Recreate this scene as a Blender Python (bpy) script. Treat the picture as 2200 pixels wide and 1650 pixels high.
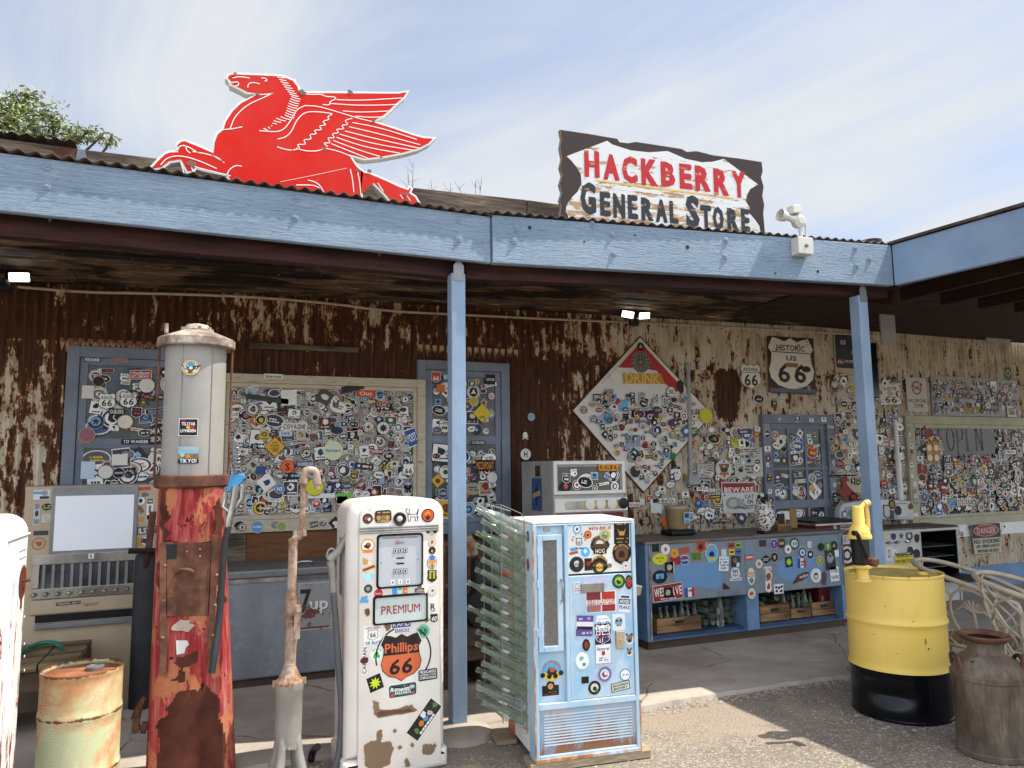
import bpy, math, random
import numpy as np
from mathutils import Vector, Matrix
from mathutils.geometry import tessellate_polygon
for o in list(bpy.data.objects): bpy.data.objects.remove(o)
S = bpy.context.scene
COL = S.collection
R = math.radians
# ------------------------------------------------------------------ camera
F, PW, PH = 1570.0, 2200.0, 1650.0
PITCH, YAW, ROLL, EYE = 6.4, 22.2, 0.67, 1.6
_p, _y, _r = R(PITCH), R(YAW), R(ROLL)
FW = np.array([math.sin(_y)*math.cos(_p), math.cos(_y)*math.cos(_p), math.sin(_p)])
_rt = np.array([math.cos(_y), -math.sin(_y), 0.0]); _up = np.cross(_rt, FW)
RT = _rt*math.cos(_r) - _up*math.sin(_r); UP = _up*math.cos(_r) + _rt*math.sin(_r)
CAM = np.array([0.0, 0.0, EYE])
cd = bpy.data.cameras.new('camera'); cam = bpy.data.objects.new('camera', cd); COL.objects.link(cam)
cd.sensor_fit = 'HORIZONTAL'; cd.sensor_width = 36.0; cd.lens = 36.0*F/PW
cd.clip_start = 0.05; cd.clip_end = 3000
m = Matrix.Identity(4)
for i in range(3): m[i][0] = RT[i]; m[i][1] = UP[i]; m[i][2] = -FW[i]; m[i][3] = CAM[i]
cam.matrix_world = m; S.camera = cam
# ------------------------------------------------------------------ light
S.view_settings.view_transform = 'Standard'; S.view_settings.look = 'None'
S.view_settings.exposure = 1.25; S.view_settings.gamma = 1
SUNV = Vector((1.68, -0.42, 3.3)).normalized()
SUN_EL = math.asin(SUNV.z); SUN_AZ = math.atan2(SUNV.x, SUNV.y)
sd = bpy.data.lights.new('sun', 'SUN'); sd.energy = 3.2; sd.angle = R(0.53); sd.color = (1.0, 0.95, 0.86)
sun = bpy.data.objects.new('sun', sd); COL.objects.link(sun)
sun.rotation_euler = SUNV.to_track_quat('Z', 'Y').to_euler(); sun.location = (20, -5, 40)
W = bpy.data.worlds.new('World'); S.world = W; W.use_nodes = True
nt = W.node_tree; N = nt.nodes; L = nt.links; N.clear()
wo = N.new('ShaderNodeOutputWorld'); bg = N.new('ShaderNodeBackground'); L.new(bg.outputs[0], wo.inputs[0])
sky = N.new('ShaderNodeTexSky'); sky.sky_type = 'NISHITA'; sky.sun_disc = False
sky.sun_elevation = SUN_EL; sky.sun_rotation = SUN_AZ; sky.air_density = 1.0; sky.dust_density = 1.2; sky.ozone_density = 1.2
tc = N.new('ShaderNodeTexCoord')
sep = N.new('ShaderNodeSeparateXYZ'); L.new(tc.outputs['Generated'], sep.inputs[0])
zm = N.new('ShaderNodeMath'); zm.operation = 'MAXIMUM'; zm.inputs[1].default_value = 0.06; L.new(sep.outputs[2], zm.inputs[0])
za = N.new('ShaderNodeMath'); za.operation = 'ADD'; za.inputs[1].default_value = 0.12; L.new(zm.outputs[0], za.inputs[0])
dx = N.new('ShaderNodeMath'); dx.operation = 'DIVIDE'; L.new(sep.outputs[0], dx.inputs[0]); L.new(za.outputs[0], dx.inputs[1])
dy = N.new('ShaderNodeMath'); dy.operation = 'DIVIDE'; L.new(sep.outputs[1], dy.inputs[0]); L.new(za.outputs[0], dy.inputs[1])
cmb = N.new('ShaderNodeCombineXYZ'); L.new(dx.outputs[0], cmb.inputs[0]); L.new(dy.outputs[0], cmb.inputs[1])
mp = N.new('ShaderNodeMapping'); mp.inputs['Rotation'].default_value = (0, 0, R(38)); mp.inputs['Scale'].default_value = (0.85, 0.48, 1); mp.inputs['Location'].default_value = (2.35, 0.9, 0)
L.new(cmb.outputs[0], mp.inputs[0])
n1 = N.new('ShaderNodeTexNoise'); n1.inputs['Scale'].default_value = 1.15; n1.inputs['Detail'].default_value = 7; n1.inputs['Roughness'].default_value = 0.56; n1.inputs['Distortion'].default_value = 0.7
L.new(mp.outputs[0], n1.inputs['Vector'])
n2 = N.new('ShaderNodeTexNoise'); n2.inputs['Scale'].default_value = 0.55; n2.inputs['Detail'].default_value = 3; L.new(cmb.outputs[0], n2.inputs['Vector'])
ad = N.new('ShaderNodeMath'); ad.operation = 'ADD'; L.new(n1.outputs[0], ad.inputs[0]); L.new(n2.outputs[0], ad.inputs[1])
cr = N.new('ShaderNodeValToRGB'); cr.color_ramp.elements[0].position = 0.385; cr.color_ramp.elements[0].color = (0.22, 0.22, 0.22, 1)
cr.color_ramp.elements[1].position = 0.55; cr.color_ramp.elements[1].color = (0.97, 0.97, 0.97, 1); e = cr.color_ramp.elements.new(0.47); e.color = (0.52, 0.52, 0.52, 1)
hf = N.new('ShaderNodeMath'); hf.operation = 'MULTIPLY'; hf.inputs[1].default_value = 0.5; L.new(ad.outputs[0], hf.inputs[0]); L.new(hf.outputs[0], cr.inputs[0])
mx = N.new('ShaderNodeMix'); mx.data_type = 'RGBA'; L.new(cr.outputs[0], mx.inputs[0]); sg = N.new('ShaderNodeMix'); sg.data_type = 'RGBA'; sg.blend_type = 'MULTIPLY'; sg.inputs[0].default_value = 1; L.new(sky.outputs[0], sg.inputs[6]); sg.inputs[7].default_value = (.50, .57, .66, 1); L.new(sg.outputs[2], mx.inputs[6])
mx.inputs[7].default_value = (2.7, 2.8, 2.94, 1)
# unseen sky behind the camera scaled brighter, added as fill light under the porch
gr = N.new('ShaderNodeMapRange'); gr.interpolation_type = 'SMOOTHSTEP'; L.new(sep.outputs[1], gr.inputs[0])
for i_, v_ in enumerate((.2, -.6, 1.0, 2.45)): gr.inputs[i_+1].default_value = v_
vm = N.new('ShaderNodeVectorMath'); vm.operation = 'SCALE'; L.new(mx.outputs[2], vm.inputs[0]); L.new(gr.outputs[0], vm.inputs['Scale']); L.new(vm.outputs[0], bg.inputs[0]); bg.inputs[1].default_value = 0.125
S.render.engine = 'CYCLES'; S.cycles.max_bounces = 8; S.cycles.transparent_max_bounces = 24
# ------------------------------------------------------------------ helpers
def lin(h):
    h = h.lstrip('#'); c = [int(h[i:i+2], 16)/255 for i in (0, 2, 4)]
    return tuple(x/12.92 if x <= .04045 else ((x+.055)/1.055)**2.4 for x in c)
def A(*a): return np.array(a, float)
def at(px, py, axis, val):
    d = (px-PW/2)/F*RT - (py-PH/2)/F*UP + FW
    t = (val-CAM[axis])/d[axis]; return CAM + t*d
def gz(px, py, z=0.0): return at(px, py, 2, z)
def gy(px, py, y): return at(px, py, 1, y)
def unit(v): v = np.asarray(v, float); return v/np.linalg.norm(v)
ROOT = {}
def tag(o, label, cat, group=None, kind=None):
    o['label'] = label; o['category'] = cat
    if group: o['group'] = group
    if kind: o['kind'] = kind
    return o
def thing(name, label, cat, loc=(0, 0, 0), group=None):
    o = bpy.data.objects.new(name, None); o.empty_display_size = .1; COL.objects.link(o); o.location = tuple(loc)
    tag(o, label, cat, group); ROOT[o.name] = A(*loc); return o
class MB:
    def __init__(s): s.v = []; s.f = []; s.m = []; s.c = []; s.n = 0
    def add(s, vs, fs, m=0, c=(1, 1, 1)):
        b = s.n; s.v.extend([tuple(map(float, p)) for p in vs]); s.n += len(vs)
        for f in fs: s.f.append([b+i for i in f]); s.m.append(m); s.c.append(c)
        return s
    def hexa(s, p, m=0, c=(1, 1, 1)):     # 8 corners: bottom 4 ccw, top 4 ccw
        return s.add(p, [(3, 2, 1, 0), (4, 5, 6, 7), (0, 1, 5, 4), (1, 2, 6, 5), (2, 3, 7, 6), (3, 0, 4, 7)], m, c)
    def box(s, x0, x1, y0, y1, z0, z1, m=0, c=(1, 1, 1)):
        return s.hexa([(x0, y0, z0), (x1, y0, z0), (x1, y1, z0), (x0, y1, z0), (x0, y0, z1), (x1, y0, z1), (x1, y1, z1), (x0, y1, z1)], m, c)
    def obox(s, O, U, V, Nn, u0, u1, v0, v1, n0, n1, m=0, c=(1, 1, 1)):
        P = lambda u, v, n: O + U*u + V*v + Nn*n
        return s.hexa([P(u0, v0, n1), P(u1, v0, n1), P(u1, v0, n0), P(u0, v0, n0), P(u0, v1, n1), P(u1, v1, n1), P(u1, v1, n0), P(u0, v1, n0)], m, c)
    def bar(s, a, b, w, h, up=(0, 0, 1), m=0, c=(1, 1, 1)):
        a = A(*a); b = A(*b); d = unit(b-a); sd_ = unit(np.cross(d, up)); u = np.cross(sd_, d)
        p = [a-sd_*w/2-u*h/2, a+sd_*w/2-u*h/2, b+sd_*w/2-u*h/2, b-sd_*w/2-u*h/2]
        return s.hexa(p+[q+u*h for q in p], m, c)
    def prism(s, pts, N_, d, m=0, c=(1, 1, 1), back=True, mside=None):
        pts = [np.asarray(p, float) for p in pts]; n = len(pts); N_ = np.asarray(N_, float)
        vs = pts + [p - N_*d for p in pts]
        s.add(vs, [tuple(range(n))] + ([tuple(range(2*n-1, n-1, -1))] if back else []), m, c)
        b = s.n-2*n
        for i in range(n):
            j = (i+1) % n; s.f.append([b+i, b+n+i, b+n+j, b+j]); s.m.append(m if mside is None else mside); s.c.append(c)
        return s
    def tube(s, pts, r, n=10, caps=True, m=0, c=(1, 1, 1), closed=False):
        P = [A(*p) for p in pts]; k = len(P); rs = list(np.interp(np.linspace(0, 1, k), np.linspace(0, 1, len(r)), r)) if isinstance(r, (list, tuple)) else [r]*k
        T = []
        for i in range(k):
            a = P[(i-1) % k] if (closed or i > 0) else P[i]; b = P[(i+1) % k] if (closed or i < k-1) else P[i]
            T.append(unit(b-a))
        ref = A(0, 0, 1) if abs(T[0][2]) < .9 else A(1, 0, 0)
        u = unit(np.cross(T[0], ref)); vs = []
        for i in range(k):
            u = unit(u - T[i]*np.dot(u, T[i])); w = np.cross(T[i], u)
            for j in range(n):
                a = 2*math.pi*j/n; vs.append(P[i] + (u*math.cos(a)+w*math.sin(a))*rs[i])
        fs = []
        for i in range(k if closed else k-1):
            i2 = (i+1) % k
            for j in range(n):
                j2 = (j+1) % n; fs.append((i*n+j, i*n+j2, i2*n+j2, i2*n+j))
        if caps and not closed: fs += [tuple(range(n-1, -1, -1)), tuple((k-1)*n+j for j in range(n))]
        return s.add(vs, fs, m, c)
    def lathe(s, prof, C=(0, 0, 0), n=24, ax=(0, 0, 1), m=0, c=(1, 1, 1), caps=True, sq=None, mats=None):
        ax = unit(ax); ref = A(0, 1, 0) if abs(ax[1]) < .9 else A(1, 0, 0)
        u = unit(np.cross(ref, ax)); w = np.cross(ax, u); C = A(*C); vs = []
        for (r, z) in prof:
            for j in range(n):
                a = 2*math.pi*j/n; ca, sa = math.cos(a), math.sin(a); q = 1.0
                if sq: q = 1.0/((abs(ca)**sq+abs(sa)**sq)**(1.0/sq))
                vs.append(C + ax*z + (u*ca+w*sa)*r*q)
        k = len(prof)
        for i in range(k-1):
            s_f = [(i*n+j, i*n+(j+1) % n, (i+1)*n+(j+1) % n, (i+1)*n+j) for j in range(n)]
            if i == 0: s.add(vs, s_f, m if mats is None else mats[0], c); b = s.n-len(vs)
            else:
                for f in s_f: s.f.append([b+q for q in f]); s.m.append(m if mats is None else mats[i]); s.c.append(c)
        if caps:
            for f in (tuple(range(n-1, -1, -1)), tuple((k-1)*n+j for j in range(n))): s.f.append([b+q for q in f]); s.m.append(m if mats is None else (mats[0] if f[0] == n-1 else mats[-1])); s.c.append(c)
        return s
    def ell(s, C, rad, n=16, k=10, rot=None, m=0, c=(1, 1, 1)):
        C = A(*C); vs = []; Rm = np.array(rot) if rot is not None else np.eye(3)
        for i in range(k+1):
            t = math.pi*i/k
            for j in range(n):
                a = 2*math.pi*j/n
                vs.append(C + Rm @ A(rad[0]*math.sin(t)*math.cos(a), rad[1]*math.sin(t)*math.sin(a), -rad[2]*math.cos(t)))
        fs = [(i*n+j, i*n+(j+1) % n, (i+1)*n+(j+1) % n, (i+1)*n+j) for i in range(k) for j in range(n)]
        return s.add(vs, fs, m, c)
    def grid(s, fn, nu, nv, m=0, c=(1, 1, 1)):
        vs = [fn(i/nu, j/nv) for j in range(nv+1) for i in range(nu+1)]; w = nu+1
        return s.add(vs, [(j*w+i, j*w+i+1, (j+1)*w+i+1, (j+1)*w+i) for j in range(nv) for i in range(nu)], m, c)
    def build(s, name, mats, parent=None, smooth=False, bev=0, label=None, col=False, kind=None, seg=2, weld=False):
        me = bpy.data.meshes.new(name)
        off = A(0, 0, 0)
        if parent is not None:
            r = parent
            while r.parent is not None: r = r.parent
            off = ROOT.get(r.name, A(0, 0, 0))
        V = np.array(s.v, float) - off
        me.from_pydata(V.tolist(), [], s.f)
        mats = mats if isinstance(mats, (list, tuple)) else [mats]
        for q in mats: me.materials.append(q)
        me.polygons.foreach_set('material_index', s.m)
        if smooth: me.polygons.foreach_set('use_smooth', [True]*len(s.f))
        if col:
            ca = me.color_attributes.new('Col', 'FLOAT_COLOR', 'CORNER')
            ln = [len(f) for f in s.f]
            arr = np.repeat(np.array([tuple(c)+(1.0,) if len(c) == 3 else c for c in s.c], np.float32), ln, axis=0)
            ca.data.foreach_set('color', arr.ravel())
        me.validate(); me.update()
        o = bpy.data.objects.new(name, me); COL.objects.link(o)
        if parent is not None: o.parent = parent
        if bev:
            b = o.modifiers.new('bevel', 'BEVEL'); b.width = bev; b.segments = seg; b.limit_method = 'ANGLE'; b.angle_limit = R(40)
        if smooth:
            try: me.set_sharp_from_angle(angle=R(38))
            except Exception: pass
        if label: o['label'] = label
        if kind: o['kind'] = kind
        return o
def kids(o): return [c for c in bpy.data.objects if c.parent == o]
def dup(o, parent=None):
    c = o.copy(); COL.objects.link(c)
    if parent is not None: c.parent = parent
    for k in kids(o): dup(k, c)
    return c
def offset_poly(pts, d):   # inset (d>0) a ccw 2d polygon
    n = len(pts); out = []
    for i in range(n):
        p0, p1, p2 = A(*pts[i-1]), A(*pts[i]), A(*pts[(i+1) % n])
        e1 = p1-p0; e2 = p2-p1; e1 = e1/(np.linalg.norm(e1)+1e-9); e2 = e2/(np.linalg.norm(e2)+1e-9)
        n1 = A(-e1[1], e1[0]); n2 = A(-e2[1], e2[0]); b = n1+n2; q = max(.35, 1+np.dot(n1, n2))
        out.append(tuple(p1 + b*d/q))
    return out
def area2(p): return sum(p[i-1][0]*p[i][1]-p[i][0]*p[i-1][1] for i in range(len(p)))/2
def ccw(p): return p if area2(p) > 0 else p[::-1]
def rrect(w, h, r, n=4, cx=0, cy=0):
    o = []
    for sx, sy, a0 in ((1, 1, 0), (-1, 1, 90), (-1, -1, 180), (1, -1, 270)):
        for i in range(n+1):
            a = R(a0+90*i/n); o.append((cx+sx*(w/2-r)+r*math.cos(a), cy+sy*(h/2-r)+r*math.sin(a)))
    return o
def circ(cx, cy, r, n=14, ry=None, a0=0): return [(cx+r*math.cos(2*math.pi*i/n+a0), cy+(ry or r)*math.sin(2*math.pi*i/n+a0)) for i in range(n)]
def rotp(p, a, cx=0, cy=0):
    c, s_ = math.cos(a), math.sin(a); return [(cx+(x-cx)*c-(y-cy)*s_, cy+(x-cx)*s_+(y-cy)*c) for x, y in p]
def smoothp(pts, it=2, closed=False):   # chaikin
    P = [A(*p) for p in pts]
    for _ in range(it):
        Q = []; n = len(P)
        if not closed: Q.append(P[0])
        for i in range(n if closed else n-1):
            a, b = P[i], P[(i+1) % n]; Q += [a*.75+b*.25, a*.25+b*.75]
        if not closed: Q.append(P[-1])
        P = Q
    return P
class Surf:                                   # a flat face: origin, right, up, outward normal
    def __init__(s, O, U, V=(0, 0, 1)): s.O = A(*O); s.U = unit(U); s.V = unit(V); s.N = np.cross(s.U, s.V)
    def uv(s, px, py):
        d = (px-PW/2)/F*RT - (py-PH/2)/F*UP + FW
        t = np.dot(s.O-CAM, s.N)/np.dot(d, s.N); p = CAM + t*d - s.O
        return (float(np.dot(p, s.U)), float(np.dot(p, s.V)))
    def p(s, u, v, n=0): return s.O + s.U*u + s.V*v + s.N*n
    def sc(s, px, py):
        a = s.uv(px, py); b = s.uv(px+4, py); c = s.uv(px, py+4)
        return math.hypot(b[0]-a[0], b[1]-a[1])/4, math.hypot(c[0]-a[0], c[1]-a[1])/4
# ------------------------------------------------------------------ lettering and flat graphics
_gl = {}
def glyph(ch, bold=False):
    k = (ch, bold)
    if k not in _gl:
        cu = bpy.data.curves.new('g', 'FONT'); cu.body = ch; cu.size = 1; cu.resolution_u = 2
        if bold and ch != 'M': cu.offset = 0.022 if bold is True else bold
        ob = bpy.data.objects.new('g', cu); me = ob.to_mesh()
        vs = [(v.co.x, v.co.y) for v in me.vertices]; fs = [tuple(p.vertices) for p in me.polygons]
        ob.to_mesh_clear(); bpy.data.objects.remove(ob); bpy.data.curves.remove(cu)
        if vs: x0 = min(v[0] for v in vs); x1 = max(v[0] for v in vs)
        else: x0 = 0; x1 = .26
        _gl[k] = ([(x-x0, y) for x, y in vs], fs, x1-x0)
    return _gl[k]
CAPH = 0.70
class D:                                      # stacks flat painted shapes on a Surf
    EPS = 0.0005
    def __init__(s, surf, lay=1, eps=None, mapf=None): s.s = surf; s.lay = lay; s.mb = MB(); s.eps = eps or D.EPS; s.mapf = mapf
    def _p(s, u, v, l):
        if s.mapf: return s.mapf(u, v, l*s.eps)
        return s.s.p(u, v, l*s.eps)
    def poly(s, pts, c, dl=1):
        s.lay += dl; pts = ccw(list(pts))
        if len(pts) > 26:
            T_ = tessellate_polygon([[Vector((u, v, 0)) for u, v in pts]]); fs = [(a, b_, c_) if area2([pts[a], pts[b_], pts[c_]]) > 0 else (a, c_, b_) for a, b_, c_ in T_]
            s.mb.add([s._p(u, v, s.lay) for u, v in pts], fs, 0, lin(c) if isinstance(c, str) else c); return s
        s.mb.add([s._p(u, v, s.lay) for u, v in pts], [tuple(range(len(pts)))], 0, lin(c) if isinstance(c, str) else c); return s
    def rect(s, cx, cy, w, h, c, rot=0, r=0, dl=1):
        p = rrect(w, h, r, 2, cx, cy) if r else [(cx-w/2, cy-h/2), (cx+w/2, cy-h/2), (cx+w/2, cy+h/2), (cx-w/2, cy+h/2)]
        return s.poly(rotp(p, rot, cx, cy), c, dl)
    def disc(s, cx, cy, r, c, ry=None, n=16, dl=1): return s.poly(circ(cx, cy, r, n, ry), c, dl)
    def ring(s, cx, cy, r, w, c, n=20, a0=0, a1=360, ry=1.0, dl=1):
        s.lay += dl; k = n; vs = []; fs = []
        for i in range(k+1):
            a = R(a0+(a1-a0)*i/k)
            vs += [s._p(cx+r*math.cos(a), cy+r*ry*math.sin(a), s.lay), s._p(cx+(r-w)*math.cos(a), cy+(r-w)*ry*math.sin(a), s.lay)]
        for i in range(k): fs.append((2*i, 2*i+2, 2*i+3, 2*i+1) if a1 > a0 else (2*i, 2*i+1, 2*i+3, 2*i+2))
        s.mb.add(vs, fs, 0, lin(c) if isinstance(c, str) else c); return s
    def line(s, pts, w, c, dl=1, taper=False):
        s.lay += dl; P = [A(*p) for p in pts]; vs = []; k = len(P)
        for i in range(k):
            t = unit(P[min(i+1, k-1)]-P[max(i-1, 0)]); nn = A(-t[1], t[0]); ww = w/2
            if taper: ww *= max(.15, math.sin(math.pi*(i+.25)/(k-.5)))
            vs += [s._p(*(P[i]+nn*ww), s.lay), s._p(*(P[i]-nn*ww), s.lay)]
        s.mb.add(vs, [(2*i+1, 2*i+3, 2*i+2, 2*i) for i in range(k-1)], 0, lin(c) if isinstance(c, str) else c); return s
    def text(s, t, cx, cy, h, c, w=None, rot=0, bold=True, slant=0, dl=1, track=.07, sx=1.0):
        s.lay += dl; sc = h/CAPH; x = 0; parts = []
        for ch in t:
            vs, fs, gw = glyph(ch, bold)
            parts.append((x, vs, fs)); x += (gw if ch != ' ' else .26)+track
        tot = max(x-track, .05); k = sx
        if w: k = w/(tot*sc)
        cc = lin(c) if isinstance(c, str) else c; cr_, sr = math.cos(rot), math.sin(rot)
        for x0, vs, fs in parts:
            if not fs: continue
            q = []
            for x_, y_ in vs:
                X = (x0+x_-tot/2)*sc*k + slant*(y_*sc-h/2); Y = y_*sc-h/2
                q.append(s._p(cx+X*cr_-Y*sr, cy+X*sr+Y*cr_, s.lay))
            s.mb.add(q, fs, 0, cc)
        return s
    def arct(s, t, cx, cy, r, h, c, mid=90, span=120, flip=False, bold=True):
        n = len(t)
        for i, ch in enumerate(t):
            f = (i+.5)/n-.5; a = mid-span*f if not flip else mid+span*f
            s.text(ch, cx+r*math.cos(R(a)), cy+r*math.sin(R(a)), h, c, rot=R(a-90 if not flip else a+90), bold=bold, dl=1 if i == 0 else 0)
        return s
    def marks(s, cx, cy, w, h, c, rows=1, rng=random, rot=0):   # rows of tiny print too small to read
        s.lay += 1; cc = lin(c) if isinstance(c, str) else c
        rh = h/rows
        for r_ in range(rows):
            y = cy+h/2-rh*(r_+.5); x = cx-w/2*rng.uniform(.75, 1); xe = 2*cx-x
            while x < xe:
                g = rh*rng.uniform(.25, .75)
                if rng.random() < .82:
                    p = rotp([(x, y-rh*.3), (x+g, y-rh*.3), (x+g, y+rh*.3), (x, y+rh*.3)], rot, cx, cy)
                    s.mb.add([s._p(u, v, s.lay) for u, v in p], [(0, 1, 2, 3)], 0, cc)
                x += g*1.25
        return s
    def build(s, name, parent, mat=None, label=None, kind=None): return s.mb.build(name, mat or M['sticker'], parent, col=True, label=label, kind=kind)
def shield(cx, cy, w, h):
    q = [(0, 1), (.28, .86), (.55, .95), (.8, 1.0), (1, .62), (.86, .42), (.9, .1), (1, -.2), (.92, -.5), (.62, -.75), (.25, -.85), (0, -1)]
    p = [(cx+x*w/2, cy+y*h/2) for x, y in q]; return p + [(2*cx-x, y) for x, y in p[-2:0:-1]]
def blob(cx, cy, r, rng, n=9, jit=.4, ry=1): return [(cx+r*rng.uniform(1-jit, 1)*math.cos(2*math.pi*i/n), cy+ry*r*rng.uniform(1-jit, 1)*math.sin(2*math.pi*i/n)) for i in range(n)]
def starp(cx, cy, r, k=5, q=.42, a0=90): return [(cx+(r if i % 2 == 0 else r*q)*math.cos(R(a0+180*i/k)), cy+(r if i % 2 == 0 else r*q)*math.sin(R(a0+180*i/k))) for i in range(2*k)]
PAL = ['#161617']*13 + ['#e9e6df']*11 + ['#d8d2c4']*5 + ['#7d1f22', '#a3282b', '#22325c', '#3a5a8c', '#6f97b8', '#c9a832', '#b5642e', '#345a40', '#4a3f5e', '#6b4a2f', '#8c7b5c', '#3a3a3c', '#55585c', '#777a7c', '#c8b89a', '#3c2a1e', '#2b2b2e', '#5a2a24', '#a89a7c', '#26262a']
def contrast(c, rng):
    l = sum(lin(c)); opts = ['#161617', '#202024', '#2a2022', '#24376b', '#7d2020', '#3b3b3b'] if l > .9 else ['#e9e6df', '#e6e3dc', '#dcd6c8', '#d9b32f', '#c9c3b6', '#b9484a', '#7fb0d4']
    return rng.choice(opts)
EDGE = [.6]
def rsticker(d, u, v, s, rng, kinds='CCCCRRRSOODB', pal=PAL):
    k = rng.choice(kinds); c = rng.choice(pal); c2 = contrast(c, rng); rot = rng.gauss(0, .12); edge = rng.random() < EDGE[0]
    bc = '#e4e0d8' if sum(lin(c)) < 1.2 else '#26262a'
    if k == 'C':
        r = s*.5
        if edge: d.disc(u, v, r*1.1, bc, n=14)
        d.disc(u, v, r, c, n=14)
        if rng.random() < .6: d.ring(u, v, r*.9, r*rng.uniform(.07, .3), c2, n=14)
        t = rng.random()
        if t < .55:
            d.poly(blob(u, v, r*.55, rng, 8, .55), c2)
            if rng.random() < .6: d.poly(blob(u+r*.1*rng.uniform(-1, 1), v, r*.28, rng, 6, .5), rng.choice(pal))
        elif t < .75: d.poly(starp(u, v, r*.5, rng.choice([3, 4, 5, 6])), c2)
        else: d.marks(u, v, r*1.3, r*.7, c2, rng.choice([1, 2, 2, 3]), rng)
        for _ in range(2):
            a = rng.uniform(0, 360); d.ring(u, v, r*.84, r*.15, bc if c2 != bc else c, n=5, a0=a, a1=a+rng.uniform(60, 120))
    elif k in 'RB':
        w = s*rng.uniform(1.0, 1.9) if k == 'B' else s*rng.uniform(.7, 1.2); h = s*(rng.uniform(.3, .45) if k == 'B' else rng.uniform(.7, 1.2))
        if edge: d.rect(u, v, w*1.08, h*1.12, bc, rot)
        d.rect(u, v, w, h, c, rot)
        if k == 'B':
            if rng.random() < .4: d.rect(u-w*.36*math.cos(rot), v-w*.36*math.sin(rot), w*.2, h*.8, rng.choice(pal), rot)
            d.marks(u, v, w*.8, h*.6, c2, rng.choice([1, 1, 2]), rng, rot)
        else:
            d.poly(blob(u, v+h*.12, min(w, h)*.36, rng, 8, .55), c2)
            if rng.random() < .7: d.poly(blob(u, v+h*.1, min(w, h)*.2, rng, 7, .5), rng.choice(pal))
            d.marks(u, v-h*.34, w*.8, h*.18, c2, 1, rng, 0)
    elif k == 'S':
        w, h = s, s*1.08
        d.poly(rotp(shield(u, v, w*1.1, h*1.1), rot, u, v), bc); d.poly(rotp(shield(u, v, w, h), rot, u, v), c)
        d.rect(u, v+h*.22, w*.8, h*.05, c2, rot); d.marks(u, v-h*.1, w*.55, h*.35, c2, 1, rng, rot); d.marks(u, v+h*.33, w*.5, h*.14, c2, 1, rng, rot)
    elif k == 'O':
        rx, ry = s*.62, s*.4; a = rot
        f = lambda q: rotp(circ(u, v, rx*q, 16, ry*q), a, u, v)
        if edge: d.poly(f(1.12), bc)
        d.poly(f(1), c)
        if rng.random() < .5: d.poly(f(.82), rng.choice(pal))
        d.marks(u, v, rx*1.2, ry*.8, c2, rng.choice([1, 2]), rng, a)
    elif k == 'D':
        p = rotp([(u-s*.5, v-s*.5), (u+s*.5, v-s*.5), (u+s*.5, v+s*.5), (u-s*.5, v+s*.5)], R(45)+rot, u, v)
        d.poly(p, c); d.poly(blob(u, v, s*.32, rng, 7, .5), c2)
    return k
def sticker_field(region, parent, surf, rng, sp, smin, smax, keep=30, kinds='CCCCRRRSOODB', pal=PAL, avoid=None, prob=1.0, off=.001, name='sticker', eps=.0001, lev=30, bulk='sticker_layer'):
    u0, u1, v0, v1 = region; items = []; i = 0; nu = max(1, int((u1-u0)/sp)); nv = max(1, int((v1-v0)/sp))
    cells = [(a, b) for a in range(nu) for b in range(nv)]; rng.shuffle(cells)
    for a, b in cells:
        if rng.random() > prob: continue
        s = smin+(smax-smin)*rng.random()**2.6
        u = u0+(a+.5+rng.uniform(-.45, .45))*(u1-u0)/nu; v = v0+(b+.5+rng.uniform(-.45, .45))*(v1-v0)/nv
        u = min(max(u, u0+s*.55), u1-s*.55) if u1-u0 > 1.2*s else (u0+u1)/2; v = min(max(v, v0+s*.5), v1-s*.5) if v1-v0 > s else (v0+v1)/2
        if avoid and avoid(u, v, s*.5): continue
        items.append((s, u, v, i)); i += 1
    big = set(q[3] for q in sorted(items, reverse=True)[:keep])
    rest = D(surf, 0, eps)
    for s, u, v, i in items:
        lay = off/eps+(i % lev)*6
        if i in big:
            d = D(surf, lay, eps); rsticker(d, u, v, s, rng, kinds, pal); d.build(name, parent)
        else:
            rest.lay = lay; rsticker(rest, u, v, s, rng, kinds, pal)
    if rest.mb.n: rest.build(bulk, parent, kind='stuff')
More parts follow.
